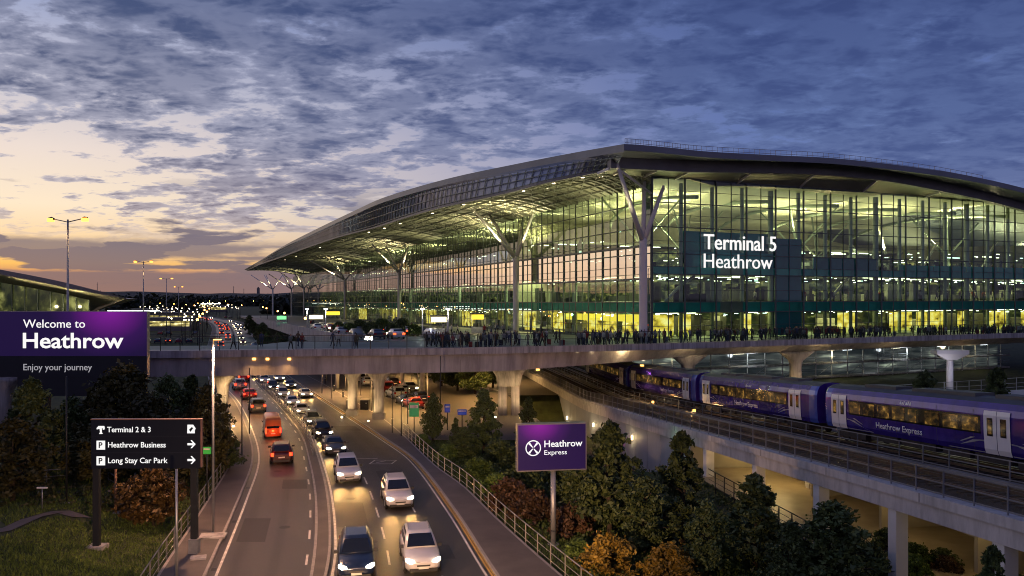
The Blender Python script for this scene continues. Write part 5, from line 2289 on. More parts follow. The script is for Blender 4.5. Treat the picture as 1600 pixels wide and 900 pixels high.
def plant(t, px=None, py=None, y=None, rz=0.0, sc=1.0, label=None, xy=None, first=False, z=None):
    if xy is None:
        xy = ((px-800)/F*y, y)
    c = t if first else copy_tree(t)
    zz = bank(*xy) if z is None else z
    return place(c, (xy[0], xy[1], zz), rz, sc, label)


T_cone = make_tree('cone', 6, 2.2, 'dark conifer', ML_dark, 150, 70, .155, 1)
T_cone2 = make_tree('cone', 6, 1.85, 'dark conifer', ML_dark, 125, 70, .15, 2)
T_oval = make_tree('oval', 6, 2.2, 'dark leafy tree', ML_dark, 135, 72, .16, 3)
T_oval2 = make_tree('oval', 6, 2.4, 'autumn tinted leafy tree', leaf_mat('dull_autumn_leaves', (.018, .024, .008), (.095, .085, .024)), 150, 72, .16, 4)
S_dark = make_tree('dome', 2, 1.6, 'dark shrub', ML_dark, 90, 70, .13, 5, 'shrub', 'shrub', .08)
S_green = make_tree('dome', 2, 1.6, 'green shrub', ML_green, 90, 70, .13, 6, 'shrub', 'shrub', .08)
S_yellow = make_tree('dome', 2, 1.5, 'yellow shrub', ML_yellow, 90, 85, .10, 7, 'shrub', 'shrub', .06)
S_brown = make_tree('dome', 2, 1.6, 'russet shrub', ML_brown, 90, 70, .13, 8, 'shrub', 'shrub', .08)
S_autumn = make_tree('oval', 3, 2.0, 'orange leaved young tree', ML_autumn, 110, 45, .14, 9, 'small_tree', 'tree', .2)
seen = set()


def grow(proto, px, top, y, w_scale=1.0, label=None, rz=None, base_h=6.0, z=None):
    """tree at column px and depth y whose tip reaches the row top"""
    x = (px-800)/F*y
    zb = bank(x, y) if z is None else z
    ht = H-(top-HZ)*y/F-zb
    s = ht/(base_h*1.03)
    c = proto if proto.name not in seen else copy_tree(proto)
    seen.add(proto.name)
    place(c, (x, y, zb), rz if rz is not None else rnd.uniform(0, 6.28), (s*w_scale, s*w_scale, s), label)
    return c


G_T = 'trees of the planted strip between the footpath and the viaduct'
for a in (
    (T_cone, 756, 606, 74, 1.0, 'pointed dark tree in front of the twin shafted overpass pier'),
    (T_oval, 676, 616, 80, .75, 'small round headed dark tree beside the blue and green signs'),
    (T_cone2, 826, 619, 78, .95, 'slim pointed tree with its tip just above the sign with a round logo'),
    (T_cone, 952, 655, 48.5, .98, 'tall dark pointed tree right of the sign with a round logo'),
    (T_cone2, 1066, 671, 47.5, 1.0, 'tall dark pointed tree before the lit viaduct pillar'),
    (T_cone, 1180, 738, 43.0, 1.15, 'pointed dark tree before the viaduct, right of the one by the lit pillar'),
    (T_oval, 1300, 786, 38.5, 1.3, 'low wide dark tree in front of the viaduct near the right corner'),
    (T_cone2, 1552, 850, 31.5, .8, 'young pointed tree at the right edge below the viaduct'),
    (T_oval, 1008, 748, 45.5, 1.2, 'bushy dark tree between the two tall pointed trees'),
    (T_oval, 1105, 785, 41.5, 1.0, 'bushy dark tree between the two pointed ones before the viaduct pillars'),
    (T_cone, 1235, 812, 38.0, 1.1, 'smaller pointed dark tree at the bottom edge, left of the low wide one'),
    (T_oval, 725, 668, 72, 1.5, 'low dark bushy tree at the foot of the pointed tree by the pier'),
    (T_cone2, 712, 652, 76, .9, 'very small pointed tree between the two larger trees by the pier'),
):
    grow(*a)['group'] = G_T
G_L = 'trees of the bank below the big billboard'
for a in (
    (T_oval2, 196, 570, 62, 1.05, 'broad russet tinted tree in front of the right end of the big billboard'),
    (T_cone, 48, 588, 58, .95, 'dark pointed tree in front of the left part of the big billboard'),
    (T_oval, 112, 622, 60, .9, 'smaller dark tree between the two taller ones below the billboard'),
    (T_oval, 262, 588, 70, .85, 'dark green tree right of the russet one, under the overpass end'),
    (T_cone2, 300, 584, 72, 1.1, 'dark pointed tree under the overpass, left of the road pier'),
    (T_oval2, 325, 602, 64, .8, 'narrow dark tree beside the left footpath railing'),
    (T_oval2, 20, 655, 52, 1.2, 'low bushy tree at the left edge of the picture'),
    (T_oval, 350, 668, 66, 1.2, 'small bushy tree against the left footpath railing'),
    (T_oval2, 150, 662, 58, 1.6, 'spreading low tree behind the black direction sign'),
    (T_oval2, 275, 655, 60, 1.3, 'low tree behind the right end of the black direction sign'),
):
    grow(*a)['group'] = G_L
grow(S_autumn, 240, 735, 50, 1.05, 'orange leaved young tree under the black direction sign', base_h=3)
grow(S_autumn, 205, 752, 52, .9, 'fainter orange leaved young tree left of the other, under the direction sign', base_h=3)
# shrubs of the planted strip
G_S = 'shrubs of the planted strip beside the right footpath'
for (pr_, px, py, hh, lab) in (
    (S_yellow, 950, 890, 2.0, 'yellow leaved shrub at the bottom edge, right of the sign post'),
    (S_yellow, 1046, 905, 2.0, 'yellow orange shrub at the bottom edge, right of the other yellow one'),
    (S_green, 745, 745, 1.6, 'bright green shrub behind the footpath railing, left of the round logo sign'),
    (S_green, 775, 772, 1.5, 'bright green shrub directly below the left corner of the round logo sign'),
    (S_green, 700, 715, 1.3, 'low green shrub at the far end of the footpath railing'),
    (S_brown, 795, 790, 1.9, 'russet shrub left of the sign post'),
    (S_brown, 835, 812, 1.9, 'russet brown shrub beside the sign post'),
    (S_brown, 895, 830, 1.8, 'russet shrub right of the sign post'),
    (S_dark, 820, 765, 2.2, 'dark shrub behind the russet ones under the round logo sign'),
    (S_dark, 900, 790, 2.4, 'dark shrub right under the round logo sign'),
    (S_dark, 780, 722, 2.0, 'dark shrub behind the bright green ones'),
    (S_dark, 940, 812, 2.3, 'dark shrub before the tall pointed tree'),
    (S_green, 905, 868, 1.0, 'low green shrub at the foot of the sign post'),
    (S_green, 1120, 890, 1.6, 'dark shrub at the bottom edge under the broad dark tree'),
    (S_dark, 1350, 900, 1.8, 'dark shrub at the bottom edge near the white viaduct pillar'),
    (S_green, 1430, 880, 1.2, 'green shrub below the viaduct, right of the white pillar'),
    (S_brown, 1480, 892, 1.0, 'russet shrub below the viaduct in the right corner'),
    (S_dark, 1390, 858, 1.4, 'dark shrub below the viaduct behind the white pillar'),
    (S_dark, 860, 745, 2.2, 'dark shrub hidden behind the round logo sign'),
    (S_green, 660, 694, 1.0, 'small green shrub at the railing end beside the yard'),
):
    p = gp(px, py)
    c = pr_ if pr_.name not in seen else copy_tree(pr_)
    seen.add(pr_.name)
    s = hh/2.05
    place(c, (p.x, p.y, bank(p.x, p.y)), rnd.uniform(0, 6.28), (s*1.1, s*1.1, s), lab, G_S)
# trees behind the train and beyond the yard
grow(T_cone, 1446, 577, 76, .9, 'dark pointed tree behind the train, left of the white post')
grow(T_cone2, 1558, 573, 74, 1.0, 'dark pointed tree behind the train near the right edge')
for k_, (px, y_, hh) in enumerate(((690, 128, 6.2), (715, 122, 6.6), (660, 140, 6), (742, 118, 6.3), (640, 150, 6), (770, 126, 6.4), (700, 148, 6.2), (622, 156, 6))):
    x = (px-800)/F*y_
    c = copy_tree(T_oval if k_ % 2 else T_cone)
    place(c, (x, y_, 0), k_*1.3, (hh/6*1.1, hh/6*1.1, hh/6.2), 'dark tree standing in the shadow beneath the forecourt, behind the yard', 'trees in the shade behind the yard')
for k_, y_ in enumerate((150, 166, 184, 205, 228, 255, 285, 320)):
    c = copy_tree(T_oval if k_ % 3 else T_cone)
    s_ = .8+.2*math.sin(k_*2.1)
    place(c, (pl_x(y_)-3.2, y_, 0), k_*1.7, (s_*1.2, s_*1.2, s_*1.15), 'dark tree beside the parapet of the sloping forecourt, beyond the overpass', 'trees along the forecourt parapet')
for k_, (off, y_) in enumerate(((2.0, 41.5), (4.5, 43), (1.6, 37), (3.4, 38.5), (6, 40), (2.2, 33), (4.4, 34.5), (6.2, 36), (3, 30.5), (5.4, 31))):
    c = copy_tree((S_green, S_dark, S_brown)[k_ % 3])
    x = vx(y_)+off
    place(c, (x, y_, bank(x, y_)), k_*1.1, .52+.12*math.sin(k_*3), 'leafy shrub growing in the lit space under the viaduct, right corner', 'shrubs under the viaduct')
# planters with round shrubs on the forecourt
for k_, (px, py, s) in enumerate(((545, 524, 1.0), (562, 522, 1.2), (580, 524, 1.1), (598, 521, 1.3), (612, 525, 1.0), (628, 522, 1.3), (646, 525, .95), (530, 519, 1.0))):
    p = gp(px, py, ZD-.3)
    c = copy_tree(S_dark if k_ % 3 else S_green)
    place(c, (p.x, p.y, plaza_z(p.y)), k_*.9, (s*.95, s*.95, s*.95), 'clipped dark shrub in the planting bed on the forecourt before the glass wall', 'shrubs in the forecourt bed')

# grass: blades over the near banks
def grass(name, pts, hmin, hmax, mat):
    k = len(pts)
    p = np.asarray(pts)
    a = nprng.uniform(0, 6.28, k)
    w = nprng.uniform(.02, .045, k)
    h = nprng.uniform(hmin, hmax, k)
    lean = nprng.normal(0, .35, (k, 2))*h[:, None]
    dxy = np.stack([np.cos(a)*w, np.sin(a)*w, np.zeros(k)], 1)
    tip = p+np.stack([lean[:, 0], lean[:, 1], h], 1)
    v = np.stack([p-dxy, p+dxy, tip], 1).reshape(-1, 3)
    me = bpy.data.meshes.new(name)
    me.vertices.add(3*k)
    me.vertices.foreach_set('co', v.ravel())
    me.loops.add(3*k)
    me.loops.foreach_set('vertex_index', np.arange(3*k, dtype=np.int32))
    me.polygons.add(k)
    me.polygons.foreach_set('loop_start', np.arange(0, 3*k, 3, dtype=np.int32))
    me.polygons.foreach_set('loop_total', np.full(k, 3, dtype=np.int32))
    me.materials.append(mat)
    me.update()
    return tag(link(name, me), kind='stuff')


def on_path(x, y):
    for a, b in zip(pth, pth[1:]):
        ab = Vector((b.x-a.x, b.y-a.y))
        t_ = max(0, min(1, (Vector((x-a.x, y-a.y)).dot(ab))/ab.length_squared))
        if (Vector((a.x, a.y))+ab*t_-Vector((x, y))).length < .6:
            return True
    return False


pts = []
r4 = random.Random(9)
while len(pts) < 60000:
    y_ = 36+34*r4.random()**1.4
    x = r4.uniform(-.70*y_, -.33*y_)
    if x < xlf(y_)-.25 and not on_path(x, y_):
        pts.append((x, y_, bank(x, y_)-.01))
grass('grass', pts, .06, .2, leaf_mat('grass_blades', (.034, .062, .010), (.13, .18, .032)))
pts = []
while len(pts) < 45000:
    y_ = 33+50*r4.random()**1.3
    x = r4.uniform(xfp(y_)+.25, min(vx(y_)-1, xfp(y_)+13))
    pts.append((x, y_, bank(x, y_)-.01))
grass('grass', pts, .08, .26, leaf_mat('strip_grass_blades', (.018, .036, .006), (.07, .12, .02)))
# low ground cover between the shrubs
cs, rs = [], []
for i in range(900):
    y_ = r4.uniform(34, 76)
    x = r4.uniform(xfp(y_)+1.2, vx(y_)-1.0)
    cs.append((x, y_, bank(x, y_)+.18))
    rs.append(r4.uniform(.25, .5))
tag(link('ground_cover', leaves_mesh('ground_cover', cs, rs, 24, .13, leaf_mat('cover_leaves', (.018, .036, .010), (.08, .115, .028)))), kind='stuff')
cs, rs = [], []
for i in range(700):
    y_ = r4.uniform(50, 80)
    x = r4.uniform(-.72*y_, xlf(y_)-1)
    cs.append((x, y_, bank(x, y_)+.12))
    rs.append(r4.uniform(.25, .5))
tag(link('ground_cover', leaves_mesh('ground_cover', cs, rs, 20, .13, leaf_mat('bank_leaves', (.018, .024, .008), (.07, .07, .020)))), kind='stuff')
# far belts of woodland
cs, rs = [], []
for i in range(1500):
    y_ = r4.choice((700, 900, 1200, 1500))+r4.uniform(-60, 60)
    px = r4.uniform(150, 470) if r4.random() < .8 else r4.uniform(-100, 700)
    if 300 < px < 420 and y_ < 1000:
        continue
    cs.append(((px-800)/F*y_, y_, r4.uniform(1, 9)))
    rs.append(r4.uniform(5, 9))
tag(link('woods', leaves_mesh('woods', cs, rs, 22, 3.2, leaf_mat('far_wood_leaves', (.012, .016, .012), (.028, .034, .02)))), kind='stuff')
# ------------------------------------------------------------------ signs
def purple_mat(name, hot, hx, hz, rad, s=1.0):
    """printed purple film of a backlit sign: dark purple with a magenta bloom in the print"""
    m, nt, out = newmat(name)
    tc = _n(nt, 'ShaderNodeTexCoord')
    mp = _n(nt, 'ShaderNodeMapping')
    mp.inputs['Location'].default_value = (-hx/rad, 0, -hz/(rad*.8))
    mp.inputs['Scale'].default_value = (1/rad, 0, 1/(rad*.8))
    nt.links.new(tc.outputs['Object'], mp.inputs[0])
    gr = _n(nt, 'ShaderNodeTexGradient', gradient_type='SPHERICAL')
    nt.links.new(mp.outputs[0], gr.inputs[0])
    rp = _n(nt, 'ShaderNodeValToRGB')
    e = rp.color_ramp.elements
    e[0].color, e[1].color = (.010, .004, .034, 1), (*hot, 1)
    e[0].position, e[1].position = 0, .95
    x = e.new(.35)
    x.color = (.026, .005, .066, 1)
    nt.links.new(gr.outputs[0], rp.inputs[0])
    p = _n(nt, 'ShaderNodeBsdfPrincipled')
    p.inputs['Roughness'].default_value = .35
    nt.links.new(rp.outputs[0], p.inputs['Base Color'])
    nt.links.new(rp.outputs[0], p.inputs['Emission Color'])
    p.inputs['Emission Strength'].default_value = s
    nt.links.new(p.outputs[0], out.inputs[0])
    return m


M_navy = pbr('navy_sign_panel', (.006, .009, .018), .4, var=.15, vs=.5)
M_frame = pbr('sign_frame_metal', (.3, .28, .3), .35, .6, var=.1)
# the big billboard
D = 74.0
k1 = D/F
bx0, bx1 = (-75-800)*k1, (229.5-800)*k1
zt, zm, zb_, zl_ = H-(487-HZ)*k1, H-(556.5-HZ)*k1, H-(589-HZ)*k1, H-(619-HZ)*k1
sg = thing('billboard', 'big purple and black welcome billboard with white lettering, upper left', 'billboard', (bx0, D, 0))
W = bx1-bx0
MB().box(0, W, 0, .45, zm+.01, zt).build('purple_panel', purple_mat('billboard_print', (.17, .010, .24), (170-(-75))*k1, H-(484-HZ)*k1, 5.6, 1.0), sg)
MB().box(0, W-.06, .03, .42, zb_, zm).build('black_panel', M_navy, sg)
MB().box((26+75)*k1, W-.1, .1, .38, zl_, zb_-.005).build('skirt_panel', M_navy, sg)
MB().box(W, W+.05, -.02, .47, zb_, zt+.05).build('frame', M_frame, sg)
MB().box(0, W, -.02, .47, zt, zt+.05).build('frame', M_frame, sg)
for x in (2.5, 8.6, 15):
    MB().box(x-.25, x+.25, .15, .6, -.3, zl_+.1 if x > 6.1 else zb_).build('post', M_dark, sg)
for body, px0, px1, base, cap in (('Welcome to', 36.5, 133, 512, 13.5), ('Heathrow', 36, 193, 543.5, 24.5), ('Enjoy your journey', 36.5, 143.5, 578.5, 10.5)):
    text(body, sg, ((px0+75)*k1, -.01 if base < 556 else .02, H-(base-HZ)*k1), M_letter if base < 556 else emis('dim_lettering', (.62, .6, .66), .55),
         cap=cap*k1, width=(px1-px0)*k1, ext=.03, bold=.016 if body == 'Heathrow' else 0.0)

# the black direction sign
D = 44.5
k1 = D/F
x0, x1 = (142.5-800)*k1, (315-800)*k1
zt, zb_ = H-(656-HZ)*k1, H-(732-HZ)*k1
ds = thing('direction_sign', 'black direction sign on two posts with three white lines and arrows', 'road sign', (x0, D, 0))
W = x1-x0
MB().box(0, W-.05, 0, .16, zb_, zt).build('panel', M_navy, ds)
m = MB()
m.box(-.02, W+.02, -.03, .18, zt+.002, zt+.06)
m.box(W-.048, W+.02, -.03, .18, zb_+.08, zt)
m.build('frame', pbr('copper_tinted_frame', (.36, .2, .16), .4, .4), ds)
for zz in (681.5, 707.5):
    MB().box(.03, W-.1, -.006, .0, H-(zz+.25-HZ)*k1, H-(zz-.25-HZ)*k1).build('divider', pbr('divider_line', (.03, .035, .05), .5), ds)
for pxx, zbase in ((149, None), (302, None)):
    xx = (pxx-142.5)*k1
    zz = bank(x0+xx, D)
    MB().box(xx-.17, xx+.17, .02, .3, zz-.3, zb_-.003).build('post', M_dark, ds)
    MB().box(xx-.5, xx+.45, -.25, .65, zz-.3, zz+.12).build('footing', M_conc, ds)
MB().box((302-142.5)*k1-.26, (302-142.5)*k1+.26, -.06, .38, bank(-17.8, D)+.1, bank(-17.8, D)+1.0).build('post_sleeve', M_steel, ds)


def sx(px): return (px-142.5)*k1
def sz(py): return H-(py-HZ)*k1


for body, a, b, base in (('Terminal 2 & 3', 167.5, 235.5, 675.2), ('Heathrow Business', 169, 259, 699), ('Long Stay Car Park', 169, 262, 723.5)):
    text(body, ds, (sx(a), -.005, sz(base)), M_letter, cap=8.8*k1, width=(b-a)*k1, ext=.012, bold=.008)


def flat(name, parent, polys, mat, y=-.005, th=.012):
    m_ = MB()
    for poly in polys:
        m_.loft([[(x, y-th, z) for x, z in poly], [(x, y, z) for x, z in poly]])
    return m_.build(name, mat, parent)


def arrow(cx, cz, s):
    w = s*.13
    return [[(cx-s*.5, cz-w), (cx+s*.2, cz-w), (cx+s*.2, cz+w), (cx-s*.5, cz+w)],
            [(cx+s*.5, cz), (cx+s*.05, cz+s*.48), (cx-s*.13, cz+s*.48), (cx+s*.24, cz+.0), (cx-s*.13, cz-s*.48), (cx+s*.05, cz-s*.48)]]


for py in (694, 718.7):
    a_ = arrow(sx(299.5), sz(py), 13*k1)
    flat('arrow', ds, [a_[0]], M_letter)
    m_ = MB()
    pts_ = a_[1]
    m_.add([(x, -.018, z) for x, z in pts_], [(0, 1, 2, 3), (0, 3, 4, 5)])
    m_.build('arrow_head', M_letter, ds)
# pictograms: a T shaped mark, two parking marks and a tag-like mark
flat('pictogram', ds, [[(sx(a), sz(b)) for a, b in ((151, 669), (154, 665.5), (163, 665.5), (164, 668), (151.5, 671))],
                       [(sx(a), sz(b)) for a, b in ((155.5, 668), (159, 668), (159.5, 676), (161, 678), (155, 678), (156.5, 675))]], M_letter)
m_ = MB()
m_.ball((sx(162.3), -.02, sz(669.8)), 1.6*k1, 10)
m_.build('pictogram', M_letter, ds)
for py in (695.5, 720):
    q = flat('pictogram', ds, [[(sx(151), sz(py+7)), (sx(164.4), sz(py+7)), (sx(164.4), sz(py-7)), (sx(151), sz(py-7))]], M_letter)
    text('P', q, (sx(154.5), -.018, sz(py+4.2)), M_navy, cap=9.2*k1, ext=.006, bold=.02)
q = flat('pictogram', ds, [[(sx(a), sz(b)) for a, b in ((292.5, 677), (304.5, 677), (304.5, 672), (306, 669.5), (304, 666.5), (302, 663.5), (293, 663.5))]], M_letter)
flat('pictogram_detail', q, [[(sx(a), sz(b)) for a, b in ((295.5, 671.5), (300, 667), (302, 669), (298, 674.5))]], M_navy, y=-.018, th=.004)

# the sign with the round logo
D = 46.8
k1 = D/F
ls = thing('logo_sign', 'purple sign on one post with a round white logo and white lettering', 'sign', ((866-800)*k1, D, 0), R(9))
hw, hh_ = 55.5*k1, 37*k1
zc = H-(698.5-HZ)*k1
off = (862.5-866)*k1
MB().box(off-hw, off+hw, .0, .5, zc-hh_, zc+hh_).build('case', M_frame, ls)
MB().box(off-hw+.07, off+hw-.07, -.02, -.002, zc-hh_+.07, zc+hh_-.07).build('face', purple_mat('sign_print', (.12, .008, .19), off-.75, zc+1.35, 2.0, 1.1), ls)
zg = bank((866-800)*k1, D)
MB().tube([(0, .25, zg-.3), (0, .25, zc-hh_)], .16, 14).build('post', M_steel, ls)
MB().tube([(0, .25, zg-.1), (0, .25, zg+.06)], .34, 14).build('base_plate', M_steel, ls)
text('Heathrow', ls, (off+(850-862.5)*k1, -.022, zc+.0*k1+(698.5-698.5)*k1+.02), M_letter, cap=10.5*k1, width=61*k1, ext=.015, bold=.014)
text('Express', ls, (off+(850-862.5)*k1, -.022, zc-(710-698.5)*k1), M_letter, cap=7.4*k1, width=36*k1, ext=.015, bold=.004)
cx, cz, rr_ = off+(832.5-862.5)*k1, zc-.02, 12.3*k1
m = MB()
n_ = 40
for i in range(n_):
    a, b = 2*math.pi*i/n_, 2*math.pi*(i+1)/n_
    m.quad(*[(cx+r_*math.cos(t_), -.034, cz+r_*math.sin(t_)) for r_, t_ in ((rr_, a), (rr_, b), (rr_*.86, b), (rr_*.86, a))])
for a in (.87, 2.27, 4.01, 5.41):           # four tapering spokes that meet in a curved cross
    d = Vector((math.cos(a), 0, math.sin(a)))
    s_ = Vector((-d.z, 0, d.x))
    c_ = Vector((cx, -.034, cz))
    m.quad(c_+d*rr_*.10-s_*rr_*.05, c_+d*rr_*.10+s_*rr_*.05, c_+d*rr_*.84+s_*rr_*.15, c_+d*rr_*.84-s_*rr_*.15)
m.build('logo', M_letter, ls)

# ------------------------------------------------------------------ street lamps and posts
def mast(label, x, y, z_top, span, group, base=0.0, watts=0):
    t = thing('street_lamp', label, 'street lamp', (x, y, base), R(-6), group)
    h = z_top-base
    MB().tube([(0, 0, -.2), (0, 0, h*.5), (0, 0, h)], [.2, .15, .1], 10).build('pole', M_steel, t)
    MB().tube([(0, 0, -.1), (0, 0, 1.4)], .24, 10).build('base', M_steel, t)
    for s in (-1, 1):
        MB().tube([(0, 0, h-.3), (s*span*.2, 0, h-.1), (s*span*.42, 0, h+.1)], .06, 6).build('arm', M_steel, t)
        hd = MB().tube([(s*span*.36, 0, h+.06), (s*span*.44, 0, h+.14), (s*span*.53, 0, h+.12)], [.1, .2, .12], 8).build('lamp_head', M_dark, t)
        MB().obox((s*span*.46, 0, h-.04), (span*.07, 0, 0), (0, .2, 0), (0, 0, .2)).build('bulb', M_bulb_mast, hd)
        if watts:
            spot((s*span*.46, 0, h-.2), (s*span*.46, 0, 0), watts, (1.0, .6, .25), 165, 1, .3, t)
    return t


M_bulb_mast = emis('mast_bulb', (1.0, .36, .05), 5)
GM = 'tall twin arm street lamps along the road'
for px, top, span, d, lab in ((106, 343, 4.6, 92, 'tallest twin arm street lamp, glowing orange behind the big billboard'),
                              (224, 408.5, 4.6, 200, 'second twin arm street lamp, right of the billboard'),
                              (260, 435, 4.8, 300, 'third twin arm street lamp, farther along the road'),
                              (279, 448, 4.6, 420, 'fourth twin arm street lamp, small beside the third')):
    p = dp(px, top, d)
    mast(lab, p.x, p.y, p.z, span, GM, 0, 800 if d < 250 else 0)


def post(name, label, px, top, y, r, mat, cat='post', cap=True, group=None, base=None):
    x = (px-800)/F*y
    zb = (bank(x, y) if base is None else base)
    t = thing(name, label, cat, (x, y, zb), 0, group)
    h = H-(top-HZ)*y/F-zb
    MB().tube([(0, 0, -.2), (0, 0, h)], [r, r*.8], 10).build('pole', mat, t)
    if cap:
        MB().tube([(0, 0, -.05), (0, 0, .05)], r*3, 10).build('base_plate', M_conc, t)
    return t, h


t, h = post('lamp_post', 'slim tall lamp post beside the left footpath, lit orange at its top', 333, 530, 48.6, .085, M_steel, 'lamp post')
MB().obox((0, 0, h+.06), (.14, 0, 0), (0, .1, 0), (0, 0, .06)).build('lamp_head', M_dark, t)
MB().obox((.3, -.1, h-.02), (.22, 0, 0), (0, .1, 0), (0, 0, .03)).build('bulb', M_bulb_o, t)
spot((.5, -.2, h-.2), (3.5, 1, 0), 7500, (1.0, .50, .24), 155, 1, .2, t)
point((.12, -.5, h-.5), 5, (1, .5, .1), .1, t)
post('lamp_post', 'bare grey post rising in front of the right end of the direction sign', 276, 733, 40.5, .075, M_steel, 'post')
post('lamp_post', 'thin dark post in front of the billboard between two trees', 104, 588, 51, .06, M_dark, 'post')
post('lamp_post', 'short wooden stake lit orange under the direction sign', 181, 733, 51, .09, pbr('stake_wood', (.3, .16, .08), .8, var=.3), 'stake')
for k_, (px, top, y_, lab) in enumerate(((688, 556, 84, 'slim grey post in front of the overpass girder, above the yard'), (378, 590, 72, 'thin dark post on the left footpath near the pier'), (390, 575, 84, 'thin grey post beside the left carriageway'),
                                         (613, 600, 84, 'short dark post at the end of the footpath'), (627, 610, 82, 'dark post beside the railing end'), (637, 600, 90, 'thin post behind the railing end'))):
    post('thin_post', lab, px, top, y_, .05, M_dark, 'post')
t = thing('street_lamp', 'added fill lamp on the traffic island, unseen just below the picture', 'street lamp', (-6.9, 20, 0))  # unseen lamp, added to brighten the road and the verges
MB().tube([(0, 0, -.2), (0, 0, 6.4)], [.1, .06], 8).build('pole', M_steel, t)
for sx_, tx, ty, w in ((.5, -4.5, 50, 24000), (-.5, -18, 46, 9000), (.2, 3.5, 58, 24000), (-.2, -25, 50, 12000)):
    hd = MB().obox((sx_, .2, 6.45), (.5, 0, 0), (0, .16, 0), (0, 0, .07)).build('lamp_head', M_dark, t)
    spot((-6.9+sx_, 20.3, 6.3), (tx, ty, 0), w, (1.0, .56, .28), 64, 1, .3)
# street lamps in the yard below and along the footpath beneath the overpass
lab = 'pale slender lamp column in the yard beneath the overpass'
for px, y_, hh in ((503, 118, 5.2), (518, 112, 5.2), (580, 100, 5.0), (563, 116, 5.2), (668, 104, 5.4), (652, 128, 5.2), (540, 122, 5.2)):
    x = (px-800)/F*y_
    t = thing('lamp_column', lab, 'lamp column', (x, y_, .06), 0, 'lamp columns in the yard')
    MB().tube([(0, 0, 0), (0, 0, hh)], .075, 8).build('pole', M_conc, t)
    MB().obox((0, -.2, hh+.05), (.12, 0, 0), (0, .3, 0), (0, 0, .05)).build('lamp_head', M_bulb_o, t)
# bollards along the footpath edge
for px, py in ((508, 600), (522, 612), (536, 622), (552, 632), (572, 642), (613, 668)):
    p = gp(px, py)
    t = thing('bollard', 'short dark bollard at the edge of the footpath under the overpass', 'bollard', (p.x, p.y, .12), 0, 'bollards along the footpath')
    MB().tube([(0, 0, -.05), (0, 0, .95), (0, 0, 1.0)], [.09, .09, .06], 10).build('shaft', M_dark, t)
    MB().tube([(0, 0, .8), (0, 0, .9)], .096, 10).build('band', M_white, t)
# small traffic signs by the railing end
def small_sign(name, label, px, py, y_, w, h, col, hgt, em=.3):
    x = (px-800)/F*y_
    t = thing(name, label, 'sign', (x, y_, bank(x, y_)), 0)
    z = H-(py-HZ)*y_/F-bank(x, y_)
    MB().tube([(0, .06, -.2), (0, .06, z+h/2)], .05, 8).build('post', M_dark, t)
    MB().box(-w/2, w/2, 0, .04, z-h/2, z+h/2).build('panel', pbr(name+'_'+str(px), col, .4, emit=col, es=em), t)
    MB().box(-w/2+.08, w/2-.08, -.01, -.002, z+h*.1, z+h*.3).build('stripe', M_paintw, t)
    return t


small_sign('green_sign', 'green traffic sign panel beside the yard, near the railing end', 647, 640, 84, 1.0, 1.5, (.015, .26, .09), 3)
small_sign('blue_sign', 'blue sign board in the yard, left of the twin pier', 722, 644, 88, 1.0, .6, (.02, .06, .4), 2)
small_sign('blue_sign', 'blue sign board beside the small round headed tree', 699, 638, 86, .6, .9, (.03, .06, .36), 2)
small_sign('green_sign', 'small green and white sign by the left footpath railing', 323, 704, 56, .6, .5, (.04, .34, .05), 2, .4)

# waste bins in the yard
for px, py in ((549, 641), (570, 641)):
    p = gp(px, py)
    t = thing('waste_bin', 'dark square waste bin at the foot of the far pier' if px < 560 else 'dark square waste bin right of the far pier', 'bin', (p.x, p.y, .06))
    MB().box(-.5, .5, -.45, .45, 0, 1.25).build('body', M_dark, t)
    MB().box(-.55, .55, -.5, .5, 1.26, 1.36).build('lid', M_steel, t)


# ------------------------------------------------------------------ roadside railings and fences
def fence(name, label, pts, h, gap, fs, mat, post_w=.06, zoff=0.0, zf=None):
    p0 = pts[0]
    t = thing(name, label, 'railing' if 'rail' in name else 'fence', p0)
    m_, cnt, acc, nxt = MB(), 0, 0.0, 0.0
    posts = []
    up = Vector((0, 0, 1))
    for a, b in zip(pts, pts[1:]):
        L = (b-a).length
        for f_ in fs:
            m_.tube([a-p0+up*h*f_, b-p0+up*h*f_], .035 if f_ == 1.0 else .018, 6)
        while nxt <= acc+L:
            posts.append(a.lerp(b, (nxt-acc)/L)-p0)
            nxt += gap
        acc += L
    m_.build('rail', mat, t, fix=False)
    for q in posts[:95]:
        MB().obox(q+up*(h/2-.05), (post_w/2, 0, 0), (0, post_w/2, 0), (0, 0, h/2+.05)).build('post', mat, t)
    return t


M_hand = pbr('handrail_steel', (.42, .40, .38), .3, .7, var=.1)
ys = [26+2.2*i for i in range(27)]
fence('guard_railing', 'long steel railing with a bright handrail between the right footpath and the shrubs', [Vector((xfp(y)+.12, y, .1)) for y in ys], 1.1, 2.0, (1.0, .55, .15), M_hand)
ys = [36+2.2*i for i in range(25)]
fence('guard_railing', 'curved steel railing on the outside of the left footpath', [Vector((xlf(y)-.1, y, .1)) for y in ys], 1.1, 2.0, (1.0, .55, .15), M_hand)
ys = [72+2.5*i for i in range(34)]
fence('median_fence', 'low mesh fence on the island between the two carriageways', [Vector(((xml(y)+xmr(y))/2, y, .13)) for y in ys], 1.1, 2.5, (1.0, .66, .33, .08), M_railing)
ys = [92+3*i for i in range(14)]
fence('yard_railing', 'pale railing across the back of the yard beneath the forecourt', [Vector((-24+(y-92)*-.02+lerp(14, -14, (y-92)/42)+10, y+18, .06)) for y in ys], 1.1, 3.0, (1.0, .5), M_railing)
pl = [gp(a, b, 1.0) for a, b in ((-40, 764), (20, 764), (68, 757), (120, 751), (165, 752), (178, 760))]
fence('path_railing', 'thin old railing winding across the grass bank on the left', [Vector((p.x, p.y, bank(p.x, p.y))) for p in pl], .95, 2.4, (1.0, .5), M_railing, .05)
m0 = gp(66, 806, .9)
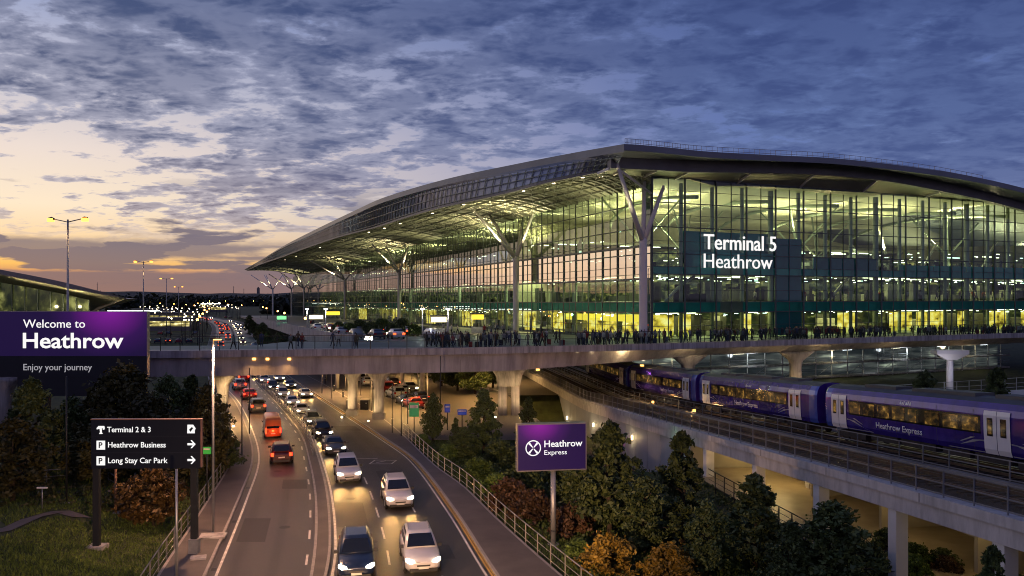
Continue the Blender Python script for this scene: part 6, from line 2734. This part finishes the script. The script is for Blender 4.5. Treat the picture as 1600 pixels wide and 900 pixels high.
t = thing('marker_post', 'small white topped marker post standing on the grass path', 'marker', (m0.x, m0.y, bank(m0.x, m0.y)))
MB().tube([(0, 0, -.1), (0, 0, 1.3)], .03, 6).build('stake', M_steel, t)
MB().box(-.32, .32, -.05, .05, 1.3, 1.38).build('top_plate', M_white, t)
# steel fence before the passage under the viaduct
ys = [43, 47, 51, 55, 60]
fence('wire_fence', 'dark mesh fence between the trees and the lit passage under the viaduct', [Vector((vx(y)-1.2, y, .0)) for y in ys], 1.5, 1.6, (1.0, .75, .5, .25), M_dark)
# slabs and covers on the left footpath
for px, py, sx_, sy_, lab in ((333, 838, .75, .5, 'pale concrete base slab at the foot of the slim lamp post'), (310, 872, .4, .3, 'small pale cover slab at the foot of the direction sign')):
    p = gp(px, py, .13)
    tag(MB().obox((p.x, p.y, .16), (sx_, .1, 0), (-.1, sy_, 0), (0, 0, .05)).build('cover_slab', M_conc), lab, 'slab')

# ------------------------------------------------------------------ glazed link building and gantries under the right part of the forecourt
lb = thing('link_building', 'low glazed building with lit floors under the right part of the forecourt', 'building', (30, 122, 0))
M_lit_cool = lit_pane('lit_cool_interior', [(.02, .028, .032), (.12, .14, .13), (.8, .95, .7)], .55, (.12, .12, .8), .58)
ang = math.atan2(UF.y, UF.x)
m = MB()
a0, a1 = Vector((16, 126, 0)), Vector((16, 126, 0))+UF*92
O = Vector((30, 122, 0))
m.rbar(a0-O+Vector((0, 0, 3.6)), a1-O+Vector((0, 0, 3.6)), .3, 7.1)
m.build('back_wall', M_lit_cool, lb)
for z in (.2, 2.6, 5.0):
    m = MB()
    m.rbar(a0-O+Vector((-.413*-1.4, -1.4, z)), a1-O+Vector((.413*1.4, -1.4, z)), 2.6, .25)
    m.build('floor', M_conc, lb)
for i in range(24):
    q = a0+UF*(2+i*3.8)+Vector((.9, -2.6, 0))-O
    m = MB()
    m.rbar(q, q+Vector((0, 0, 7)), .14, .14, up=UF)
    m.build('steel_post', M_white, lb)
m = MB()
for z in (1.2, 1.6, 3.4, 3.8, 5.8, 6.2):
    m.rbar(a0-O+Vector((.95, -2.65, z)), a1-O+Vector((.95, -2.65, z)), .06, .06)
for i in range(0, 22, 2):
    q = a0+UF*(2+i*3.8)+Vector((.9, -2.6, 0))-O
    m.rbar(q+Vector((0, 0, .3)), q+UF*3.8+Vector((0, 0, 2.4)), .06, .06)
m.build('balcony_rail', M_railing, lb)
for i in range(14):
    q = a0+UF*(4+i*6.2)+Vector((.6, -1.6, 0))-O
    z = (2.4, 4.8)[i % 2]
    MB().rbar(q+Vector((0, 0, z)), q+UF*2.2+Vector((0, 0, z)), .2, .08).build('strip_light', M_bulb_c if i % 3 else M_strip, lb)
for i in range(5):
    q = a0+UF*(8+i*18)+Vector((.8, -3, 0))
    point((q.x, q.y, 4.2), 220, (.85, .95, 1.0) if i % 2 else (1, .85, .5), .4)
# white T headed mast in front of it
y_ = 104
x = (1484-800)/F*y_
t = thing('white_mast', 'white column with a wide T shaped head, behind the train on the right', 'column', (x, y_, 0))
MB().tube([(0, 0, -.2), (0, 0, 6.2)], .42, 14).build('shaft', M_colm, t)
MB().loft([[(-.6, -.5, 6.2), (.6, -.5, 6.2), (.6, .5, 6.2), (-.6, .5, 6.2)], [(-2.1, -.8, 7.0), (2.1, -.8, 7.0), (2.1, .8, 7.0), (-2.1, .8, 7.0)], [(-2.1, -.8, 7.5), (2.1, -.8, 7.5), (2.1, .8, 7.5), (-2.1, .8, 7.5)]]).build('head', M_colm, t)
point((x-1.2, y_-2.2, 5.5), 90, (.95, .9, 1), .3)
# white service wall and mesh screen behind the train
t = thing('service_wall', 'pale low wall with a mesh screen behind the train', 'wall', (34, 88, 0))
MB().rbar((0, 0, 1.3), (46, 20, 1.3), .3, 2.6).build('wall', M_offw, t)
m = MB()
for i in range(24):
    q = Vector((i*2, i*.87, 2.6))
    m.rbar(q, q+Vector((0, 0, 1.6)), .07, .07)
for z in (3.0, 3.5, 4.15):
    m.rbar((0, 0, z), (46, 20, z), .05, .05)
m.build('screen', M_railing, t)
for k_ in range(3):
    point((40+k_*14, 86+k_*6, 4.5), 110, (.9, .92, 1.0), .3)

# ------------------------------------------------------------------ second terminal on the far left
D2 = 175.0
st2 = thing('second_terminal', 'long low building with a sweeping pale roof on the far left, lit inside', 'terminal', ((100-800)/F*D2, D2, 0))
O = Vector(st2.location)
RT = smooth_tab([(-160, 392), (-60, 407), (0, 421), (50, 430.5), (100, 441), (150, 453.5), (197, 465.5)], 5)
rows = []
for px, py in RT:
    p = dp(px, py, D2)-O
    k_ = min(1.0, (200-px)/90)
    rows.append([p, p+Vector((0, .2, -.95*k_-.15)), p+Vector((-4, 14, -2.2*k_-.2)), p+Vector((-40, 60, -4.6)), p+Vector((-40, 60, -3.6))])
MB().loft(rows).build('roof', pbr('pale_roof', (.4, .36, .33), .5, .2, var=.1), st2)
m = MB()
q0, q1 = dp(-160, 440, D2+13)-O, dp(112, 440, D2+13)-O
zt2 = [H-(py-HZ)*D2/F-2.6 for px, py in RT]
top = [(dp(px, 440, D2+13).x-O.x, 13, max(.5, z)) for (px, py), z in zip(RT, zt2) if px < 150]
m.loft([[(a, b, 0) for a, b, c in top], top], closed=False)
m.build('glass_wall', lit_pane('lit_green_hall', [(.01, .018, .008), (.08, .09, .025), (.55, .55, .16)], .6, (.5, .5, .35), .54), st2)
for a, b, c in top[::2]:
    MB().rbar((a, b-.25, 0), (a, b-.25, c), .2, .2, up=(1, 0, 0)).build('mullion', M_mull, st2)
for px in (20, 60, 100):
    p = dp(px, 470, D2+2)
    point((p.x, p.y+5, 12), 900, (1, .85, .4), .3)

# ------------------------------------------------------------------ far buildings, lamps and skyline
M_shed = pbr('far_shed_wall', (.16, .15, .15), .7, var=.3, vs=.05)
M_shedwin = lit_pane('far_lit_windows', [(.01, .01, .008), (.25, .2, .06), (1.0, .9, .5)], 2.2, (.25, .25, .9), .56)
M_white_strip = emis('far_white_strip', (.9, 1.0, .95), 6)
r5 = random.Random(21)
for k_ in range(30):
    px = r5.uniform(228, 445)
    d = r5.uniform(330, 900)
    x = (px-800)/F*d
    if xlf(d)-16 < x < xfp(d)+14:
        x = xlf(d)-20-r5.uniform(0, 60) if r5.random() < .6 else xfp(d)+16
    if x > pl_x(d)-12:
        continue
    w, dep, hh = r5.uniform(14, 34), r5.uniform(8, 20), r5.uniform(3, 6.5)
    t = thing('far_building', 'low distant building with a strip of lit windows beyond the overpass', 'building', (x, d, 0), R(r5.uniform(-5, 25)), 'distant low buildings')
    MB().box(-w/2, w/2, 0, dep, -.2, hh).build('wall', M_shed, t)
    MB().box(-w/2+.5, w/2-.5, -.06, -.01, hh*.35, hh*.75).build('window_strip', M_shedwin, t)
    if r5.random() < .4:
        MB().box(-w/2-.3, w/2+.3, -.5, dep, hh+.02, hh+.4).build('roof', M_white_strip if r5.random() < .5 else M_shed, t)
lab_o = 'tiny distant street lamp glowing orange beyond the overpass'
lab_w = 'tiny distant lamp glowing white beyond the overpass'


def lamp_mesh(bulb, h, s):
    m_ = MB()
    m_.tube([(0, 0, 0), (0, 0, h)], [.12, .08], 6)
    m_.tube([(0, 0, h), (.9, 0, h+.15)], .06, 5)
    m_.ball((.9, 0, h+.0), s, 6, 1)
    return m_.mesh('far_lamp', [M_dark, bulb])


lm1 = lamp_mesh(emis('far_orange_bulb', (1, .42, .08), 16), 9, .34)
lm2 = lamp_mesh(emis('far_white_bulb', (1, .82, .5), 14), 7, .24)
lm3 = lamp_mesh(emis('far_yellow_bulb', (1, .6, .12), 22), 8, .4)


def far_lamp(me, x, y_, lab_, g_):
    o = link('far_lamp', me)
    o.location = (x, y_, -.1)
    o.rotation_euler = (0, 0, r5.uniform(0, 6.28))
    tag(o, lab_, 'street lamp', g_)


y_ = 190.0
while y_ < 1300:
    far_lamp(lm1, xlf(y_)-2, y_, lab_o, 'distant orange street lamps')
    if r5.random() < .7:
        far_lamp(lm1, xfp(y_)+1.5, y_+12, lab_o, 'distant orange street lamps')
    y_ += 22+y_*.05
for k_ in range(290):
    d = r5.uniform(250, 1000)
    px = r5.uniform(215, 455)
    x = (px-800)/F*d
    if xlf(d)-3 < x < xfp(d)+3 or x > pl_x(d)-2:
        continue
    far_lamp(lm2, x, d, lab_w, 'distant white lamps')
for k_ in range(90):
    d = r5.choice((1150, 1350, 1600, 1900))+r5.uniform(-40, 40)
    px = r5.uniform(180, 540)
    far_lamp(lm3, (px-800)/F*d, d, 'tiny far lamp glowing yellow at the foot of the hills', 'far yellow lamps below the hills')
# skyline: a block tower and thin masts on the ridge
d = 3150
for px, top, w, lab in ((403, 448.5, 9, 'small dark tower block on the far ridge'),):
    x = (px-800)/F*d
    t = thing('far_tower', lab, 'tower', (x, d, 25))
    h = H-(top-HZ)*d/F-25
    MB().box(-w/2, w/2, 0, w, 0, h*.85).build('block', M_shed, t)
    MB().box(-w/4, w/4, w*.2, w*.7, h*.85+.01, h).build('roof_house', M_shed, t)
for px, top, lab in ((365, 447, 'thin lattice mast on the far ridge, left of the tower block'), (152, 441, 'thin mast on the far horizon behind the second terminal'), (381, 451, 'tiny mast on the ridge just left of the tower block')):
    x = (px-800)/F*d
    t = thing('far_mast', lab, 'mast', (x, d, 20))
    h = H-(top-HZ)*d/F-20
    MB().tube([(0, 0, 0), (0, 0, h)], [1.4, .7], 5).build('mast', M_shed, t)
    MB().rbar((-3, 0, h*.82), (3, 0, h*.82), .6, .6).build('crossarm', M_shed, t)
# ------------------------------------------------------------------ people on the forecourt
SK = pbr('skin', (.36, .22, .16), .6, var=.05)
HAIR = pbr('hair', (.02, .014, .01), .6, var=.2)
CL_ = [pbr('dark_coat', (.022, .024, .032), .8, var=.2), pbr('navy_coat', (.025, .035, .08), .8, var=.2), pbr('brown_coat', (.09, .055, .035), .8, var=.2),
       pbr('grey_coat', (.16, .16, .17), .8, var=.2), pbr('red_coat', (.2, .02, .02), .8, var=.2), pbr('pale_coat', (.42, .40, .36), .8, var=.2)]
TR_ = [pbr('black_trousers', (.012, .012, .014), .85), pbr('jeans', (.025, .035, .07), .85)]


def person_mesh(pose):
    j = [((0, 0, .98), .145), ((0, .01, 1.18), .13), ((0, .0, 1.40), .155), ((0, .0, 1.50), .06), ((0, .015, 1.57), .075), ((0, .02, 1.66), .095), ((0, .01, 1.75), .075)]
    e = [(0, 1), (1, 2), (2, 3), (3, 4), (4, 5), (5, 6)]
    st = {'stand': (.02, -.02), 'walk': (.30, -.28), 'phone': (.04, -.03), 'pull': (.22, -.2)}[pose]
    for s, dy in ((-1, st[0]), (1, st[1])):
        b = len(j)
        j += [((s*.09, 0, .92), .10), ((s*.10, dy*.55+.03, .50), .072), ((s*.10, dy, .09), .05), ((s*.105, dy+.13, .045), .042)]
        e += [(0, b), (b, b+1), (b+1, b+2), (b+2, b+3)]
    arm = {'stand': ((.0, .02), (.0, .04)), 'walk': ((-.14, -.2), (.12, .22)), 'phone': ((.03, .03), (.05, .26)), 'pull': ((-.12, -.3), (.06, .1))}[pose]
    for s, (ey, hy) in ((-1, arm[0]), (1, arm[1])):
        b = len(j)
        hz = 1.35 if pose == 'phone' and s == 1 else .80
        j += [((s*.19, 0, 1.41), .07), ((s*.245, ey, 1.12), .055), ((s*.22, hy, hz), .042), ((s*.215, hy+.03, hz-.09 if hz < 1 else hz+.08), .04)]
        e += [(2, b), (b, b+1), (b+1, b+2), (b+2, b+3)]
    me = bpy.data.meshes.new('person_skeleton')
    me.from_pydata([p for p, r in j], e, [])
    ob = bpy.data.objects.new('person_tmp', me)
    COL.objects.link(ob)
    sk = ob.modifiers.new('skin', 'SKIN')
    sk.use_smooth_shade = True
    for v, (p, r) in zip(me.skin_vertices[0].data, j):
        v.radius = (r, r*.85)
        v.use_root = False
    me.skin_vertices[0].data[0].use_root = True
    sub = ob.modifiers.new('sub', 'SUBSURF')
    sub.levels = sub.render_levels = 1
    dg = bpy.context.evaluated_depsgraph_get()
    out = bpy.data.meshes.new_from_object(ob.evaluated_get(dg))
    bpy.data.objects.remove(ob)
    out.name = 'person'
    out.materials.clear()
    for m_ in (CL_[0], TR_[0], SK, HAIR):
        out.materials.append(m_)
    for p in out.polygons:
        c = p.center
        if c.z > 1.52:
            p.material_index = 3 if (c.z > 1.70 or c.y < .0) else 2
        elif c.z < .93 and abs(c.x) < .19:
            p.material_index = 1
        elif (.74 > c.z and abs(c.x) > .17):
            p.material_index = 2
        else:
            p.material_index = 0
    return out


PM = [person_mesh(k_) for k_ in ('stand', 'walk', 'phone', 'pull')]
r6 = random.Random(33)
LABP = 'person in a dark coat among the crowd behind the forecourt railing'
LABI = 'person standing by the glass on an upper floor of the terminal'
npp = 0


def person(x, y, z, label, group, rz=None):
    global npp
    me = PM[r6.choice((0, 0, 1, 1, 2, 3))]
    o = link('person', me)
    o.location = (x, y, z)
    s = r6.uniform(.93, 1.06)
    o.scale = (s*r6.uniform(.95, 1.15), s, s)
    o.rotation_euler = (0, 0, r6.uniform(0, 6.28) if rz is None else rz)
    for i, pool in ((0, CL_[:4]*2+CL_[3:]*2), (1, TR_)):
        o.material_slots[i].link = 'OBJECT'
        o.material_slots[i].material = r6.choice(pool)
    tag(o, label, 'person', group)
    npp += 1
    return o


k_ = 0
knots = [r6.uniform(650, 1630) for _ in range(30)]
while k_ < 160:
    px = min(1650, max(640, r6.choice(knots)+r6.gauss(0, 14))) if r6.random() < .72 else r6.uniform(640, 1640)
    back = abs(r6.gauss(0, 4.0))+.9
    p = gp(px, interp(EDGE_PX, px), ZD)
    d = Vector((p.x, p.y, 0)).normalized()
    q = p+d*back
    s = (q-CG).dot(UF)
    if q.x > 16 and (q-(CG+UF*s)).dot(Vector((-UF.y, UF.x, 0))) > -1.0:
        continue
    if (Vector((17.3, 105, 0))-Vector((q.x, q.y, 0))).length < 1.2:
        continue
    person(q.x, q.y, ZD-.02 if q.y < 105 else plaza_z(q.y), LABP, 'crowd on the forecourt')
    k_ += 1
for k_ in range(44):
    px = r6.uniform(450, 960)
    y = r6.uniform(112, 190)
    x = (px-800)/F*y
    if x < pl_x(y)+1 or x > wall_x(y)-1.5:
        continue
    person(x, y, plaza_z(y), 'person walking on the forecourt before the long glass side wall', 'people farther back on the forecourt')
for k_ in range(9):
    px = r6.uniform(300, 620)
    p = gp(px, interp(EDGE_PX, px), ZD)
    person(p.x, p.y+r6.uniform(1, 8), ZD-.02, 'person crossing the left part of the overpass', 'people on the left part of the overpass')
for z in (13.7, 18.5):
    for k_ in range(46):
        s = r6.uniform(17, 92)
        q = fr(s, z, r6.uniform(1.4, 5))
        person(q.x, q.y, z, LABI, 'people on the upper floors')
# the rest of the crowd, farther from the railing, as one mass
allv, allf, allm, o_ = [], [], [], 0
k_ = 0
while k_ < 130:
    px = r6.uniform(640, 1640)
    p = gp(px, interp(EDGE_PX, px), ZD)
    q = p+Vector((p.x, p.y, 0)).normalized()*r6.uniform(1.5, 9.5)
    s = (q-CG).dot(UF)
    if q.x > 16 and (q-(CG+UF*s)).dot(Vector((-UF.y, UF.x, 0))) > -.8:
        continue
    me = PM[r6.randrange(4)]
    M4 = Matrix.Translation((q.x, q.y, ZD-.02 if q.y < 105 else plaza_z(q.y))) @ Matrix.Rotation(r6.uniform(0, 6.28), 4, 'Z') @ Matrix.Scale(r6.uniform(.92, 1.05), 4)
    coat = r6.choice((0, 0, 0, 4, 5, 6, 7, 8))
    allv += [tuple(M4 @ v.co) for v in me.vertices]
    for pl_ in me.polygons:
        allf.append(tuple(i+o_ for i in pl_.vertices))
        allm.append(coat if pl_.material_index == 0 else pl_.material_index)
    o_ += len(me.vertices)
    k_ += 1
cme = bpy.data.meshes.new('crowd')
cme.from_pydata(allv, [], allf)
for m_ in (CL_[0], TR_[0], SK, HAIR, CL_[1], CL_[2], CL_[3], CL_[4], CL_[5]):
    cme.materials.append(m_)
cme.polygons.foreach_set('material_index', allm)
cme.polygons.foreach_set('use_smooth', [True]*len(allf))
tag(link('crowd', cme), kind='stuff')
# suitcases
m = MB()
m.box(-.22, .22, -.13, .13, .06, .68)
m.tube([(-.15, .1, .66), (-.15, .1, 1.0), (.15, .1, 1.0), (.15, .1, .66)], .012, 5, 1)
for sx_ in (-.17, .17):
    m.tube([(sx_-.02, .08, .05), (sx_+.02, .08, .05)], .05, 8, 1)
mes = m.mesh('suitcase', [CL_[1], M_black])
for k_ in range(22):
    px = r6.uniform(660, 1600)
    p = gp(px, interp(EDGE_PX, px), ZD)
    o = link('suitcase', mes)
    o.location = (p.x, p.y+r6.uniform(1, 5), ZD-.02)
    o.rotation_euler = (0, 0, r6.uniform(0, 6.28))
    o.material_slots[0].link = 'OBJECT'
    o.material_slots[0].material = r6.choice(CL_)
    tag(o, 'upright suitcase standing on the forecourt beside the crowd', 'suitcase', 'suitcases in the crowd')

# kiosks and shelters on the forecourt
M_kiosk = emis('kiosk_light', (1.0, .86, .5), 2.6)
M_kiosky = emis('kiosk_yellow', (1.0, .72, .05), 1.8)
M_kioskg = emis('kiosk_green', (.25, 1.0, .35), 1.3)
for px, py, d, w, mt, lab in ((494, 496, 170, 3.0, M_kiosk, 'brightly lit white kiosk on the forecourt, below the small outer columns'), (686, 500, 128, 2.6, M_kiosk, 'brightly lit kiosk on the forecourt, left of the second outer column'),
                              (440, 497, 200, 2.4, M_kioskg, 'small green lit shelter at the left end of the forecourt'), (747, 496, 140, 2.2, M_kiosky, 'yellow lit kiosk beside the side entrance'), (520, 490, 190, 3.4, M_kiosky, 'yellow lit shelter right of the white kiosk')):
    x = (px-800)/F*d
    t = thing('kiosk', lab, 'kiosk', (x, d, plaza_z(d)), R(12))
    zz = H-(py-HZ)*d/F-plaza_z(d)
    MB().box(-w/2, w/2, 0, 1.6, zz+.5, zz+.75).build('roof', M_dark, t)
    MB().box(-w/2+.1, w/2-.1, .1, 1.5, zz-.35, zz+.49).build('lit_panel', mt, t)
    for s in (-1, 1):
        MB().box(s*w/2-.06, s*w/2+.06, 0, .12, -.05, zz+.49).build('post', M_steel, t)
    MB().box(-w/2+.15, w/2-.15, .8, 1.5, 0, min(1.1, zz-.4)).build('counter', M_steel, t)
    point((x, d-1.0, plaza_z(d)+2.4), 120, (1, .85, .5) if mt != M_kioskg else (.4, 1, .5), .3)
for px, d in ((509, 128), (480, 150), (700, 112), (660, 118)):
    x = (px-800)/F*d
    t = thing('lamp_column', 'white slender lamp column on the forecourt' , 'lamp column', (x, d, plaza_z(d)), 0, 'lamp columns on the forecourt')
    MB().tube([(0, 0, -.05), (0, 0, 4.2)], .09, 8).build('pole', M_colm, t)
    MB().tube([(0, 0, 4.2), (0, 0, 4.35)], .3, 10).build('lamp_head', M_bulb_c, t)
    point((0, 0, 3.9), 260, (1, .95, .8), .2, t)
